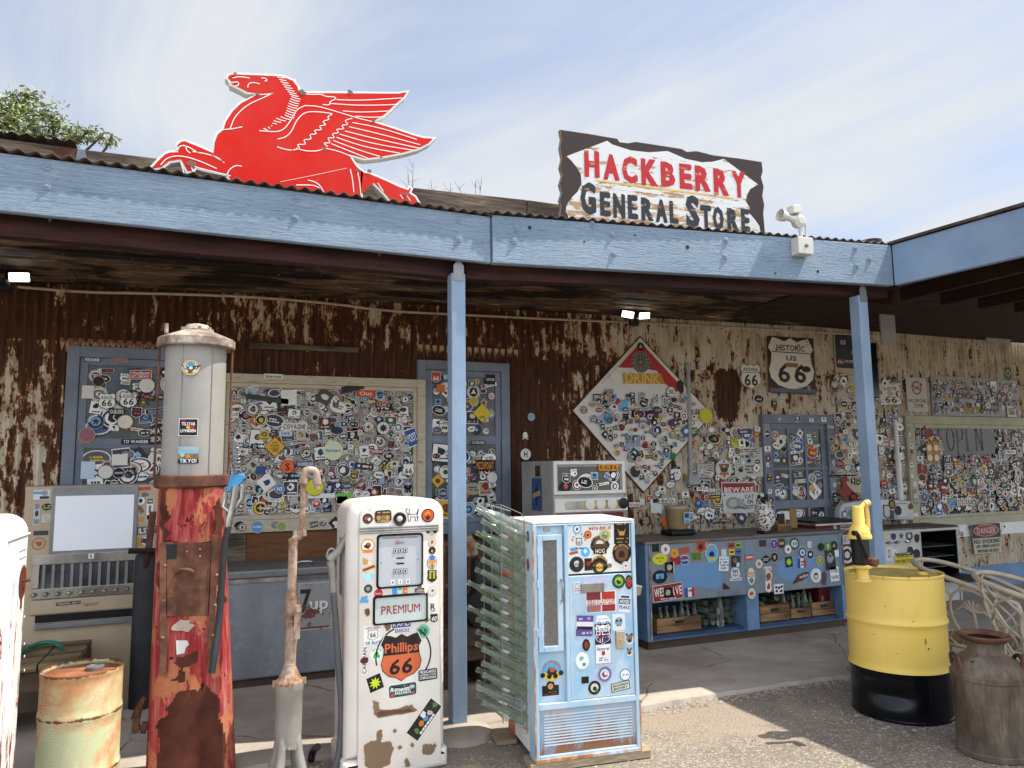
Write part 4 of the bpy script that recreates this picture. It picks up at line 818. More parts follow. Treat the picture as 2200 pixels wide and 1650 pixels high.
for x in np.arange(-4, 6, .43):
    for i in range(9):
        for q in (.05, .17):
            if r_.random() < .55: b.lathe([(.006, 0), (.006, .003)], (x+r_.uniform(-.02, .02), 4.42+i*.232+q, 3.119-.010*i+.0165*(x+1)), 6)
b.build('nail_heads', M['grey_steel'], P, kind='stuff')
# corrugated roof sheet
def roof(x0, x1, fy0, fy1, fz0, fz1, dep, rise, name):
    b = MB(); p = .076; n = int((x1-x0)/p*8)
    def g(u, v):
        x = x0+(x1-x0)*u; return (x, fy0+(fy1-fy0)*u+v*dep, fz0+(fz1-fz0)*u+.010*math.cos(2*math.pi*x/p)+v*rise)
    b.grid(g, n, 2); o = b.build(name, M['roof_sheet'], P, smooth=True); sm = o.modifiers.new('thick', 'SOLIDIFY'); sm.thickness = .004; return o
roof(-4.6, 1.66, 4.325, 4.325, 3.282, 3.244, 2.3, .16, 'roof_sheet'); roof(1.62, 4.98, 4.318, 4.10, 3.256, 3.332, 2.4, .15, 'roof_sheet')
b = MB(); b.hexa([(4.935, .6, 3.19), (13, .6, 3.29), (13, 6.5, 3.45), (4.935, 4.6, 3.34), (4.935, .6, 3.215), (13, .6, 3.31), (13, 6.5, 3.47), (4.935, 4.6, 3.36)]); b.build('wing_roof', M['roof_sheet'], P)
for i in range(15):
    x = 5.06+i*.5; b = MB(); b.box(x, x+.045, .65, 4.55, 3.0, 3.16); b.build('wing_joist', M['wing_wood'], P)
b = MB()
for i in range(24): b.box(5.0, 12.9, .65+i*.24, .65+i*.24+.232, 3.162, 3.18)
b.build('wing_ceiling', M['wing_wood'], P)
# old timber along the roof behind
b = MB(); zt = [gy(x, y, 5.05)[2] for x, y in ((0, 293), (340, 347), (900, 402), (1200, 437))]; xt = [gy(x, y, 5.05)[0] for x, y in ((0, 293), (340, 347), (900, 402), (1200, 437))]
for i, (xa, xb) in enumerate(((-4.6, -.86), (-.855, .55), (.556, 2.2), (2.205, 4.6))):
    za_ = float(np.interp(xa, xt, zt)); zb_ = float(np.interp(xb, xt, zt)); 
    b.hexa([(xa, 5.05, 3.3), (xb, 5.05, 3.3), (xb, 5.12, 3.3), (xa, 5.12, 3.3), (xa, 5.05, za_), (xb, 5.05, zb_), (xb, 5.12, zb_), (xa, 5.12, za_)])
b.build('parapet_timber', M['grey_wood'], P, bev=.006)
b = MB(); b.grid(lambda u, v: (-4.6+3.75*u, 5.0+v*.5, zt[0]+.012+.009*math.cos(2*math.pi*(3.75*u)/.076)), 400, 1); b.build('roof_sheet', M['roof_sheet'], P, smooth=True)
q = gy(150, 326, 5.045); b = MB(); b.box(q[0]-.09, q[0]+.03, 5.042, 5.049, q[2]-.05, q[2]+.025); b.build('rusty_patch', M['rust_metal'], P); b = MB(); b.prism([(q[0]+.032+x, 5.04, q[2]+z) for x, z in ccw([(0, -.06), (.04, -.05), (.06, -.02), (.05, .02), (.01, .02)])], (0, -1, 0), .006); b.build('bare_patch', M['galvanised'], P)
# posts
def post(px, py, Y, zt_, lean, label):
    p = gy(px, py, Y); b = MB(); w = .047
    b.hexa([(p[0]-w, Y-w, .0), (p[0]+w, Y-w, .0), (p[0]+w, Y+w, .0), (p[0]-w, Y+w, .0), (p[0]-w+lean, Y-w, zt_), (p[0]+w+lean, Y-w, zt_), (p[0]+w+lean, Y+w, zt_), (p[0]-w+lean, Y+w, zt_)])
    o = b.build('post', M['blue_timber_vertical'], P, bev=.005, label=label)
    S_ = Surf((p[0]+lean, Y-w-.004, 0), (1, 0, 0)); b = MB(); b.prism([S_.p(*q) for q in ((-.035, zt_-.05), (.035, zt_-.05), (.035, zt_+.05), (0, zt_+.095), (-.035, zt_+.05))], S_.N, .004); b.build('post_bracket', M['grey_steel'], o)
    return p[0]
x1 = post(982, 1100, 4.44, 2.84, -.0, 'left blue porch post with flaking paint'); x2 = post(1864, 950, 4.22, 2.90, -.0, 'right blue porch post behind the yellow drum')
b = MB(); b.lathe([(.22, -.02), (.19, .03), (.12, .055), (.05, .06)], (x1-.01, 4.38, 0), 18); o = b.build('post_footing', M['concrete'], P, smooth=True)
# scraps of painted board against the wing ceiling
for px0, px1, py0, py1, Y in ((1891, 1927, 672, 742, 5.6), (2117, 2172, 698, 737, 6.25)):
    a = gy(px0, py0, Y); c = gy(px1, py1, Y); b = MB(); b.box(a[0], c[0], Y, Y+.02, c[2], a[2]); b.build('hung_board', M['grey_white'], P, bev=.003)
# ------------------------------------------------------------------ lamps
def flood(name, px, py, Y, label, heads):
    c = gy(px, py, Y); t = thing(name, label, 'floodlight', tuple(c)); b = MB(); b.lathe([(.0, -.05), (.05, -.045), (.058, 0), (.05, .03), (.03, .045)], c, 16); b.build('sensor_body', M['black_metal'], t, smooth=True)
    b = MB(); b.tube([c+A(0, .03, .03), c+A(0, .05, .10), c+A(.01, .06, .17)], .009, 8); b.build('bracket', M['black_metal'], t, smooth=True)
    for dx_, tilt in heads:
        h = c+A(dx_, -.04, .055); b = MB(); ax = unit(A(dx_*1.2, -1, -.35)); u = unit(np.cross((0, 0, 1), ax)); v = np.cross(ax, u); v = v*math.cos(tilt)+u*math.sin(tilt); u = np.cross(v, ax)
        b.obox(h, u, v, ax, -.068, .068, -.037, .037, -.05, .0); o = b.build('lamp_head', M['black_metal'], t, bev=.008)
        b = MB(); b.obox(h, u, v, ax, -.062, .062, -.031, .031, .001, .012); b.build('lens', M['led_lens'], o, bev=.006)
        b = MB(); b.tube([c+A(dx_*.3, -.01, .02), h-ax*.04], .015, 8); b.build('lamp_arm', M['black_metal'], t, smooth=True)
flood('twin_floodlight', 1362, 690, 6.2, 'black twin headed floodlight shining under the ceiling above the diamond sign', ((-.095, .12), (.095, -.12)))
flood('twin_floodlight', 8, 612, 6.1, 'black floodlight shining at the far left under the porch ceiling', ((-.10, .1), (.10, -.1)))
# fixture on the fascia
u, v = fs_r.uv(1715, 532); c = fs_r.p(u, v, 0); t = thing('siren_light', 'off white round light and horn on a box fixed to the blue fascia', 'outdoor light', tuple(c))
b = MB(); b.obox(c, fs_r.U, fs_r.V, fs_r.N, -.068, .068, -.072, .058, .0, .085); bx = b.build('junction_box', M['light_plastic'], t, bev=.006)
b = MB(); b.lathe([(.013, 0), (.013, .012), (.006, .014)], c+fs_r.N*.086-A(0, 0, .01), 10, fs_r.N); b.build('screw', M['grey_steel'], bx)
u2, v2 = fs_r.uv(1707, 480); h = fs_r.p(u2, v2, .05); b = MB(); b.tube([c+A(0, 0, .05)+fs_r.N*.04, h], .013, 8); b.tube([c+A(.05, 0, .06)+fs_r.N*.04, h+A(.06, 0, .02)], .008, 6); b.build('stem', M['light_plastic'], t, smooth=True)
b = MB(); b.lathe([(.02, -.04), (.045, -.036), (.053, -.016), (.053, .012), (.04, .024), (.02, .028)], h, 20, fs_r.N); b.lathe([(.028, .028), (.028, .032)], h, 14, fs_r.N); b.build('round_housing', M['light_plastic'], t, smooth=True)
u3, v3 = fs_r.uv(1655, 464); hh = fs_r.p(u3, v3, .06); ax = unit(hh-h); b = MB(); b.lathe([(.026, .04), (.03, .05), (.022, .09), (.026, .11), (.036, .125), (.047, .18), (.043, .18), (.03, .13)], h, 18, ax); b.build('horn', M['light_plastic'], t, smooth=True)
b = MB(); g_ = h+A(-.045, 0, .10); b.obox(g_, unit(A(1, 0, .12)), unit(A(-.12, 0, 1)), A(0, -1, 0), -.038, .038, -.05, .012, -.035, .035); b.build('sensor_box', M['light_plastic'], t, bev=.006)
p = gy(1870, 514, 4.25); b = MB(); b.lathe([(.075, 0), (.085, .02), (.085, .03), (.07, .012)], (p[0], 4.25, 3.355), 18); o = b.build('metal_cap', M['roof_sheet'], smooth=True); o.location = (0, 0, 0); tag(o, 'dark ribbed metal lid lying on the porch roof near the corner', 'lid')
# ------------------------------------------------------------------ winged horse sign on the roof
def z1(x, y): return (x/2.2, 100+y/2.2)
HS = Surf((0, 4.40, 0), unit(A(1, -.0, 0)))
t = thing('winged_horse_sign', 'large red winged horse cut-out sign with white edging on the porch roof', 'sign', tuple(gy(650, 430, 4.45)))
hp = [(1063, 150), (1075, 128), (1100, 122), (1230, 127), (1330, 132), (1352, 140), (1400, 158), (1398, 166), (1414, 185), (1420, 207), (1434, 211), (1650, 212), (1760, 213), (1880, 214), (1938, 206), (1915, 245), (1880, 275), (1850, 305), (1815, 335), (1778, 354), (1850, 376), (1950, 410), (2000, 424), (2065, 430), (2030, 465), (1980, 490), (1900, 512), (1800, 530), (1722, 538), (1665, 522),
      (1690, 560), (1720, 588), (1745, 592), (1830, 628), (1890, 656), (1925, 668), (1932, 657), (1945, 660), (1953, 672), (1945, 690), (1968, 705), (1988, 740), (1996, 775), (1900, 775), (1850, 748), (1815, 705), (1760, 650), (1715, 605), (1714, 700), (1722, 770), (1500, 770), (1200, 700), (1080, 650), (1070, 613), (960, 590), (930, 580), (913, 600), (880, 600), (850, 545), (805, 552), (770, 580), (700, 590), (708, 567), (740, 532), (775, 500), (800, 491), (830, 490), (826, 462), (850, 441), (875, 438), (935, 462), (1000, 490), (1004, 450), (1020, 408), (1046, 388), (1058, 350), (1090, 300), (1130, 262), (1208, 226), (1165, 224), (1120, 200), (1085, 184), (1080, 165)]
hu = ccw([HS.uv(*z1(*q)) for q in hp])
b = MB(); b.prism([HS.p(u, v) for u, v in hu], HS.N, .065); b.build('sign_body', M['white_paint'], t, bev=.002)
d = D(HS, 3, .0006); red = '#c41f17'; k = HS.sc(650, 300)[0]
d.poly(offset_poly(hu, .013), red); fb = d.build('red_face', t, M['horse_enamel'])
d = D(HS, 6, .0006)
def hl(pts, w=3.2, it=2): d.lay -= 1; d.line(smoothp([HS.uv(*z1(*q)) for q in pts], it), w/2.2*k, '#ece9e4')
for pts in [[(1205, 226), (1250, 228), (1290, 222)], [(1288, 222), (1240, 245), (1170, 275), (1110, 330), (1088, 388)], [(1048, 394), (1100, 390), (1145, 380)], [(1440, 280), (1400, 300), (1375, 350), (1340, 395), (1300, 405), (1225, 398)], [(1440, 280), (1500, 282), (1580, 305), (1700, 342), (1770, 358)],
            [(1312, 438), (1350, 430), (1380, 400), (1400, 350), (1440, 310), (1500, 308), (1570, 318)], [(1310, 475), (1350, 488), (1380, 490)], [(1400, 480), (1440, 495), (1510, 495), (1550, 470)], [(1540, 482), (1600, 495), (1660, 520)], [(1170, 195), (1175, 175), (1200, 170), (1228, 178)], [(1100, 150), (1130, 142), (1180, 150)], [(1235, 150), (1255, 150), (1265, 162), (1250, 165)],
            [(1078, 168), (1100, 172), (1125, 166), (1130, 182), (1110, 190)], [(838, 490), (850, 470), (880, 468), (940, 505)], [(900, 505), (880, 490), (880, 470)], [(910, 497), (1000, 512), (1055, 545)], [(1000, 515), (1030, 525), (1060, 550)], [(760, 560), (790, 525), (850, 515), (930, 535), (1025, 578)], [(900, 550), (920, 570), (1000, 590), (1090, 612)], [(855, 548), (870, 600)], [(900, 555), (912, 590)],
            [(1070, 610), (1085, 580), (1115, 562), (1143, 566)], [(1400, 655), (1480, 655), (1510, 668)], [(1455, 632), (1490, 640), (1515, 660), (1530, 690)], [(1655, 580), (1665, 620), (1672, 690)], [(1690, 595), (1700, 640), (1705, 700)], [(1785, 645), (1800, 670), (1812, 685)], [(1890, 700), (1905, 720)], [(1915, 695), (1940, 730)],
            # far wing
            [(1440, 225), (1480, 228), (1520, 226), (1540, 238), (1580, 238), (1590, 248), (1555, 262), (1560, 278), (1525, 275)], [(1590, 252), (1700, 256), (1900, 244)], [(1560, 270), (1700, 280), (1880, 275)], [(1620, 305), (1700, 312), (1850, 305)], [(1680, 330), (1750, 336), (1815, 333)],
            # near wing feathers
            [(1570, 320), (1545, 335), (1560, 345), (1520, 355), (1545, 372), (1505, 375), (1525, 395), (1480, 395), (1500, 415), (1460, 415), (1475, 440), (1430, 440), (1450, 465), (1400, 462), (1420, 482), (1385, 490)], [(1665, 340), (1625, 350), (1650, 370), (1610, 372), (1630, 392), (1585, 390), (1605, 410), (1565, 412), (1585, 435), (1545, 430), (1565, 458), (1525, 455), (1550, 475), (1520, 482)],
            [(1665, 360), (1800, 385), (1970, 440)], [(1650, 380), (1780, 410), (1985, 465)], [(1630, 400), (1780, 438), (1985, 482)], [(1605, 415), (1760, 460), (1960, 492)], [(1590, 430), (1720, 475), (1890, 505)], [(1575, 445), (1680, 485), (1800, 522)], [(1565, 460), (1640, 490), (1740, 530)]]: hl(pts, 4.2)
r = random.Random(2)
for i in range(24):   # mane
    f = i/23; x = np.interp(f, [0, .35, .7, 1], [1345, 1420, 1390, 1245]); y = np.interp(f, [0, .35, .7, 1], [150, 250, 340, 388]); dx_ = np.interp(f, [0, .4, .8, 1], [-35, -45, -45, 25]); dy_ = np.interp(f, [0, .4, .8, 1], [-6, -14, -14, 14])
    hl([(x, y), (x+dx_*.5, y+dy_*.3), (x+dx_, y+dy_)], 4.0, 1)
hl([(1325, 640), (1480, 610), (1640, 575)], 1.6); d.lay += 2
for x, y, s_ in ((1428, 216, .03), (1655, 216, .026), (905, 556, .03), (1745, 590, .02), (1690, 585, .018), (1765, 352, .02), (1530, 484, .018), (1110, 128, .012), (1215, 224, .016), (1800, 524, .014), (1920, 700, .02), (1190, 452, .008), (1500, 630, .008)): d.lay -= 1; u, v = HS.uv(*z1(x, y)); d.poly(blob(u, v, s_, r, 9, .55, .7), '#6a645c')
d.build('white_linework', fb, M['horse_enamel'])
b = MB()
for px, py in [(685, 345), (450, 380)]: p = gy(px, py, 4.52); b.box(p[0]-.03, p[0]+.03, 4.51, 4.57, 3.2, p[2])
b.build('support', M['grey_wood'], t)
# ------------------------------------------------------------------ store name board
def z7(x, y): return (1180+x/3.548, 260+y/3.548)
pL = at(1203, 468, 1, 4.44); pR = at(1643, 500, 1, 4.27)
SS = Surf(A(pL[0], pL[1], 0), (pR-pL)*A(1, 1, 0))
t = thing('store_sign', 'weathered peeling store name board with red and black lettering on the porch roof', 'sign', tuple(pL))
ol = [(80, 65), (300, 97), (520, 135), (535, 160), (600, 168), (660, 158), (820, 182), (1010, 212), (1050, 235), (1120, 228), (1250, 260), (1450, 285), (1620, 312), (1628, 380), (1615, 430), (1635, 500), (1625, 570), (1640, 640), (1632, 700), (1645, 860), (1300, 870), (600, 800), (80, 760), (82, 700), (92, 650), (78, 600), (95, 540), (78, 480), (98, 410), (80, 350), (96, 280), (80, 200), (92, 130)]
ou = ccw([SS.uv(*z7(*q)) for q in ol]); b = MB(); b.prism([SS.p(u, v) for u, v in ou], SS.N, .035)
b.build('board', M['sign_edge'] if 'sign_edge' in M else M['grey_wood'], t)
d = D(SS, 3, .0006); d.poly(offset_poly(ou, .004), '#3a2f2f')
wp = [(130, 270), (440, 152), (480, 180), (620, 225), (760, 240), (900, 230), (1040, 290), (1160, 315), (1240, 312), (1330, 290), (1590, 485), (1530, 520), (1503, 570), (1500, 620), (1530, 665), (1512, 690), (1560, 745), (1600, 800), (1612, 868), (1500, 862), (600, 790), (150, 745), (125, 690), (130, 645), (165, 590), (215, 540), (245, 480), (240, 410), (205, 350), (165, 300)]
wu = ccw([SS.uv(*z7(*q)) for q in wp]); d.poly(wu, '#d2d3d0'); d.build('painted_face', t, M['peeling_sign'])
d = D(SS, 8, .0006)
def fat(ch, x, y, h, w, col):
    u, v = SS.uv(*z7(x, y)); ku, kv = SS.sc(*z7(x, y)); d.lay -= 1
    d.text(ch, u, v, h/3.548*kv*.97, col, w=w/3.548*ku, bold=.05); d.lay -= 1; d.text(ch, u+.009, v, h/3.548*kv, col, w=w/3.548*ku*.96, dl=1.5); d.lay -= .5
for ch, x, y, h, w in [('H', 320, 328, 186, 108), ('A', 468, 352, 181, 118), ('C', 608, 370, 186, 112), ('K', 758, 390, 186, 118), ('B', 900, 405, 172, 102), ('E', 1035, 422, 176, 88), ('R', 1165, 438, 176, 110), ('R', 1305, 465, 186, 108), ('Y', 1440, 482, 186, 100)]: fat(ch, x, y, h, w, '#b3262c')
for ch, x, y, h, w in [('G', 292, 588, 222, 112), ('E', 422, 632, 168, 74), ('N', 528, 647, 172, 84), ('E', 632, 655, 168, 70), ('R', 742, 672, 162, 86), ('A', 850, 685, 162, 84), ('L', 945, 695, 158, 60), ('S', 1088, 690, 226, 98), ('T', 1190, 730, 162, 78), ('O', 1283, 742, 162, 76), ('R', 1395, 752, 162, 82), ('E', 1490, 755, 158, 60)]: fat(ch, x, y, h, w, '#2d3136')
d.lay += 2; d.line([SS.uv(*z7(355, 455)), SS.uv(*z7(1405, 592))], .012, '#d8b05a'); d.build('lettering', t, M['chipped_letters'])
# ------------------------------------------------------------------ signs on the wall
def psign(name, label, pts, th=.004, Y=None, mat='white_paint', cat='sign', bev=0, S_=None):
    S_ = S_ or Surf((0, (Y or WY-.035), 0), (1, 0, 0)); uv = ccw([S_.uv(*q) for q in pts]); c = np.mean(uv, axis=0)
    t = thing(name, label, cat, tuple(S_.p(*c))); b = MB(); b.prism([S_.p(*q) for q in uv], S_.N, th); b.build('plate', M[mat], t, bev=bev); return t, S_, uv, c
t, S_, uv, c = psign('diamond_sign', 'big white and red enamel DRINK diamond sign plastered with stickers', [(1375, 722), (1531, 890), (1383, 1060), (1228, 882)], .02, mat='rust_metal')
d = D(S_, 2); iv = offset_poly(uv, .012); d.poly(iv, '#d5d0c7'); top = max(uv, key=lambda q: q[1]); lft = min(uv, key=lambda q: q[0]); rgt = max(uv, key=lambda q: q[0])
T_ = lambda f, g: (top[0]+(lft[0]-top[0])*f+(rgt[0]-top[0])*g, top[1]+(lft[1]-top[1])*f+(rgt[1]-top[1])*g)
d.poly([T_(.03, .03), T_(.40, .03), T_(.33, .10), T_(.22, .20), T_(.12, .33), T_(.15, .47), T_(.12, .60), T_(.03, .60)], '#a82420')
d.poly([T_(.02, .02), T_(.62, .02), T_(.60, .045), T_(.02, .04)], '#c9c2b8'); d.poly([T_(.02, .02), T_(.04, .02), T_(.045, .97), T_(.02, .97)], '#d8d2c8')
a = S_.uv(1337, 801); e = S_.uv(1428, 825); d.poly([a, S_.uv(1338, 824), e, S_.uv(1420, 803)], '#b5842c'); u, v = S_.uv(1381, 813); d.text('DRINK', u, v, .10, '#d8b25a', w=.42)
u, v = S_.uv(1376, 745); kk = S_.sc(1376, 745)[0]; d.disc(u, v, 8*kk, '#1a1a1c'); d.poly(starp(u, v, 5*kk, 3, .4), '#a9a9a6')
u, v = S_.uv(1376, 778); d.disc(u, v, 20*kk, '#8a8478', n=20)
for i in range(3):
    for j in range(9+3*i): aa = 2*math.pi*j/(9+3*i)+i*.3; d.lay -= 1; d.disc(u+(6+5.5*i)*kk*math.cos(aa), v+(6+5.5*i)*kk*math.sin(aa), 2.2*kk, '#1e1c1a', n=6)
d.poly(blob(*S_.uv(1461, 831), .055, random.Random(4), 9, .3, 1.5), '#2b1a14'); d.build('enamel_face', t, M['flat_paint'])
r = random.Random(77); cx, cy = c; hw = .80
def dia_av(u, v, s): return abs(u-cx)+abs(v-cy) > .76-s*.9 or v > cy+.20
WH = ['#dedacf']*6+['#1b1b1d']*12+PAL[29:]
sticker_field((cx-.78, cx+.78, cy-.78, cy+.30), t, S_, r, .070, .05, .105, 40, off=.012, avoid=dia_av, pal=WH, lev=20)
for px, py, f in [(1285, 857, f_rect('#17171a', '#dcd8ce', ['EFCB', '1977'], 24, 18)), (1311, 855, f_disc('#d98a3a', '#f0d9b0', '', 9)), (1440, 842, f_disc('#dcd8ce', '#17171a', '30', 9, '#17171a', .9)), (1433, 863, f_rect('#dcd8ce', '#17171a', 'BIG5', 21, 15, 0, .8)), (1384, 889, f_rect('#5a2a4a', '#b0303a', '', 58, 14)), (1380, 890, lambda d, u, v, k: d.text('KOSSEL', u, v, .065, '#2a3f8a', w=.27)), (1424, 952, f_shield('66', 15, 17, '', '#2f6a48', '#dcd8ce')), (1515, 893, f_disc('#c9bf2c', '#4a4a18', '', 13, '#a8a028')), (1305, 899, f_disc('#5f8bb0', '#1d2a3a', 'O.C.H.', 12, '#dcd8ce', .5)), (1339, 873, f_rect('#6fa9cf', '#dcd8ce', '', 19, 20)), (1425, 924, f_rect('#dcd8ce', '#a33230', 'TROMSO', 28, 12, .15)), (1487, 927, f_rect('#23402f', '#dcd8ce', 'GNOT', 19, 14)), (1359, 947, f_rect('#7f9ac0', '#dcd8ce', ['', ''], 30, 22)), (1307, 844, f_rect('#8f8a84', '#8a5560', '', 18, 14)), (1443, 980, f_rect('#2f6a3a', '#dcd8ce', '', 13, 13, -.25)), (1375, 990, f_rect('#cdc7b8', '#1b1b1d', '', 20, 18)), (1363, 1013, f_disc('#3a3026', '#a9a08c', '', 11)), (1320, 808, f_rect('#dcd8ce', '#a33230', '', 20, 12))]:
    wallst(px, py, t, .016, f, surf=S_)
# highway shields
t, S_, uv, c = psign('highway_sign', 'small white ARIZONA 66 shield sign on the rusty wall', [(1589, 781), (1637, 783), (1636, 838), (1590, 836)], .002)
bpy.data.objects.remove([o for o in kids(t)][0]); w, h = uv[1][0]-uv[0][0], uv[2][1]-uv[0][1]; u, v = S_.uv(1613, 809); w = 46*S_.sc(1613, 809)[0]; h = 56*S_.sc(1613, 809)[1]
b = MB(); b.prism([S_.p(*q) for q in ccw(shield(u, v, w, h))], S_.N, .004); b.build('plate', M['white_paint'], t)
d = D(S_, 2); d.poly(shield(u, v, w*.98, h*.98), '#1b1b1b'); d.poly(shield(u, v, w*.93, h*.94), '#ddd7c8'); d.text('ARIZONA', u, v+h*.27, h*.13, '#1b1b1b', w=w*.70); d.line([(u-w*.45, v+h*.15), (u+w*.45, v+h*.15)], h*.02, '#1b1b1b'); d.text('66', u, v-h*.13, h*.42, '#1b1b1b', w=w*.62); d.build('printed_face', t, M['flat_paint'])
t, S_, uv, c = psign('highway_sign', 'large brown HISTORIC US 66 sign above the glazed door', [(1648, 723), (1747, 727), (1753, 848), (1652, 842)], .004, mat='rust_metal')
x0 = min(q[0] for q in uv); x1_ = max(q[0] for q in uv); y0 = min(q[1] for q in uv); y1_ = max(q[1] for q in uv); w = x1_-x0; h = y1_-y0; cx, cy = (x0+x1_)/2, (y0+y1_)/2
d = D(S_, 2); d.rect(cx, cy, w*.99, h*.98, '#3a1d18', r=.03); d.poly(shield(cx, cy, w*.95, h*.95), '#ddd6c6'); d.text('HISTORIC', cx, cy+h*.30, h*.10, '#1d1714', w=w*.60); d.line([(cx-w*.4, cy+h*.22), (cx+w*.4, cy+h*.22)], h*.016, '#1d1714')
d.text('US', cx, cy+h*.12, h*.08, '#1d1714', w=w*.22); d.text('6', cx-w*.17, cy-h*.14, h*.31, '#1d1714', w=w*.25); d.text('6', cx+w*.17, cy-h*.14, h*.31, '#1d1714', w=w*.25); d.rect(cx, cy+h*.0, w*.26, h*.075, '#8a6a3a'); d.rect(cx, cy-h*.445, w*.96, h*.07, '#56606c'); d.disc(cx+w*.30, cy-h*.06, w*.1, '#1d1210', h*.055); d.build('printed_face', t, M['flat_paint'])
r = random.Random(5); sticker_field((cx-w*.42, cx+w*.42, cy-h*.42, cy+h*.46), t, S_, r, .12, .04, .065, 8, off=.006, prob=.4, avoid=lambda u, v, s: abs(v-cy+h*.14) < h*.2 and abs(u-cx) < w*.32)
t, S_, uv, c = psign('highway_sign', 'white ROUTE US 66 sheet sign right of the porch post', [(1889, 822), (1933, 823), (1936, 868), (1893, 870)], .003)
x0 = min(q[0] for q in uv); x1_ = max(q[0] for q in uv); y0 = min(q[1] for q in uv); y1_ = max(q[1] for q in uv); w = x1_-x0; h = y1_-y0; cx, cy = (x0+x1_)/2, (y0+y1_)/2
d = D(S_, 2); d.poly(shield(cx, cy, w, h), '#4a443c'); d.poly(shield(cx, cy, w*.95, h*.96), '#d0c9b9'); d.text('ROUTE', cx, cy+h*.24, h*.14, '#1b1b1b', w=w*.62); d.text('US', cx, cy+h*.02, h*.10, '#1b1b1b', w=w*.3); d.text('66', cx, cy-h*.25, h*.26, '#1b1b1b', w=w*.6); d.disc(cx+w*.36, cy, h*.14, '#8c1f22'); d.build('printed_face', t, M['flat_paint'])
t, S_, uv, c = psign('warning_sign', 'dirty white NO DRONE ZONE sign beside the long sticker board', [(1945, 810), (1989, 812), (1991, 886), (1950, 884)], .003, mat='grey_white')
x0 = min(q[0] for q in uv); x1_ = max(q[0] for q in uv); y0 = min(q[1] for q in uv); y1_ = max(q[1] for q in uv); w = x1_-x0; h = y1_-y0; cx, cy = (x0+x1_)/2, (y0+y1_)/2
d = D(S_, 2); d.rect(cx, cy, w*.98, h*.98, '#b5ae9e'); d.text('NO DRONE', cx, cy-h*.17, h*.10, '#2a2a2a', w=w*.84); d.text('ZONE', cx+w*.05, cy-h*.31, h*.10, '#2a2a2a', w=w*.45); d.ring(cx, cy+h*.2, w*.24, w*.05, '#7a2a2a'); d.line([(cx-w*.17, cy+h*.26), (cx+w*.17, cy+h*.14)], w*.05, '#7a2a2a'); d.line([(cx-w*.15, cy+h*.14), (cx+w*.15, cy+h*.26)], w*.03, '#2a2a2a'); d.build('printed_face', t, M['flat_paint'])
sticker_field((x0+.02, x1_-.02, cy, y1_-.02), t, S_, r, .11, .05, .08, 5, off=.006, prob=.6); sticker_field((x0+.02, x1_-.02, y0+.02, y0+.12), t, S_, r, .11, .05, .08, 3, off=.006, prob=.7)
t, S_, uv, c = psign('sticker_board', 'long battered sign board crusted with stickers above the right window', [(2000, 806), (2186, 818), (2190, 896), (2004, 893)], .02, mat='grey_white')
x0 = min(q[0] for q in uv); x1_ = max(q[0] for q in uv); y0 = min(q[1] for q in uv); y1_ = max(q[1] for q in uv)
sticker_field((x0+.02, x1_-.02, y0+.03, y1_-.05), t, S_, r, .072, .05, .11, 30, off=.006, pal=DK); 
for px, py, f in [(2064, 841, f_rect('#23262a', '#b5b0a4', 'FOANDOREAL', 34, 10)), (2171, 884, f_rect('#c9c2b2', '#2a2a2a', '051', 19, 16)), (2125, 868, f_rect('#2a2622', '#a8a090', ['FORTIS', 'FORTUNA'], 36, 20)), (2132, 830, f_shield('66', 14, 16)), (2085, 880, f_rect('#8a7a2a', '#2a2414', '', 34, 10))]: wallst(px, py, t, .014, f, surf=S_)
wallst(2163, 802, B, .016, lambda d, u, v, k: [d.rect(u, v, .13, .15, '#1f5a2f'), d.poly([(u-.055, v), (u, v-.05), (u+.055, v), (u, v+.05)], '#c9b22a'), d.disc(u, v, .028, '#1f3a7a')])
# small notices
t, S_, uv, c = psign('notice_sign', 'small white CONTAINS LEAD notice between the stickers', [(1497, 995), (1531, 996), (1531, 1028), (1498, 1027)], .003)
w = uv[1][0]-uv[0][0]; w = max(q[0] for q in uv)-min(q[0] for q in uv); h = max(q[1] for q in uv)-min(q[1] for q in uv); cx, cy = c
d = D(S_, 2); d.rect(cx, cy, w*.98, h*.98, '#20201f', r=.01); d.rect(cx, cy, w*.92, h*.92, '#b9b5aa', r=.01); d.text('FOR USE AS A', cx, cy+h*.35, h*.09, '#20201f', w=w*.7); d.text('MOTOR FUEL ONLY', cx, cy+h*.21, h*.09, '#20201f', w=w*.82); d.text('CONTAINS', cx, cy+h*.02, h*.14, '#20201f', w=w*.74); d.text('LEAD', cx, cy-h*.19, h*.17, '#20201f', w=w*.5); d.text('(TETRAETHYL)', cx, cy-h*.38, h*.08, '#20201f', w=w*.55); d.build('printed_face', t, M['flat_paint'])
u, v = ws.uv(1555, 1008); S_ = Surf((0, WY-.035, 0), (1, 0, 0)); u, v = S_.uv(1555, 1008); rr = 18.5*S_.sc(1555, 1008)[0]
t = thing('round_sign', 'round white gasoline sign with a black and orange badge on the wall', 'sign', tuple(S_.p(u, v))); b = MB(); b.lathe([(rr, -.002), (rr, .003)], S_.p(u, v), 28, S_.N); b.build('plate', M['white_paint'], t)
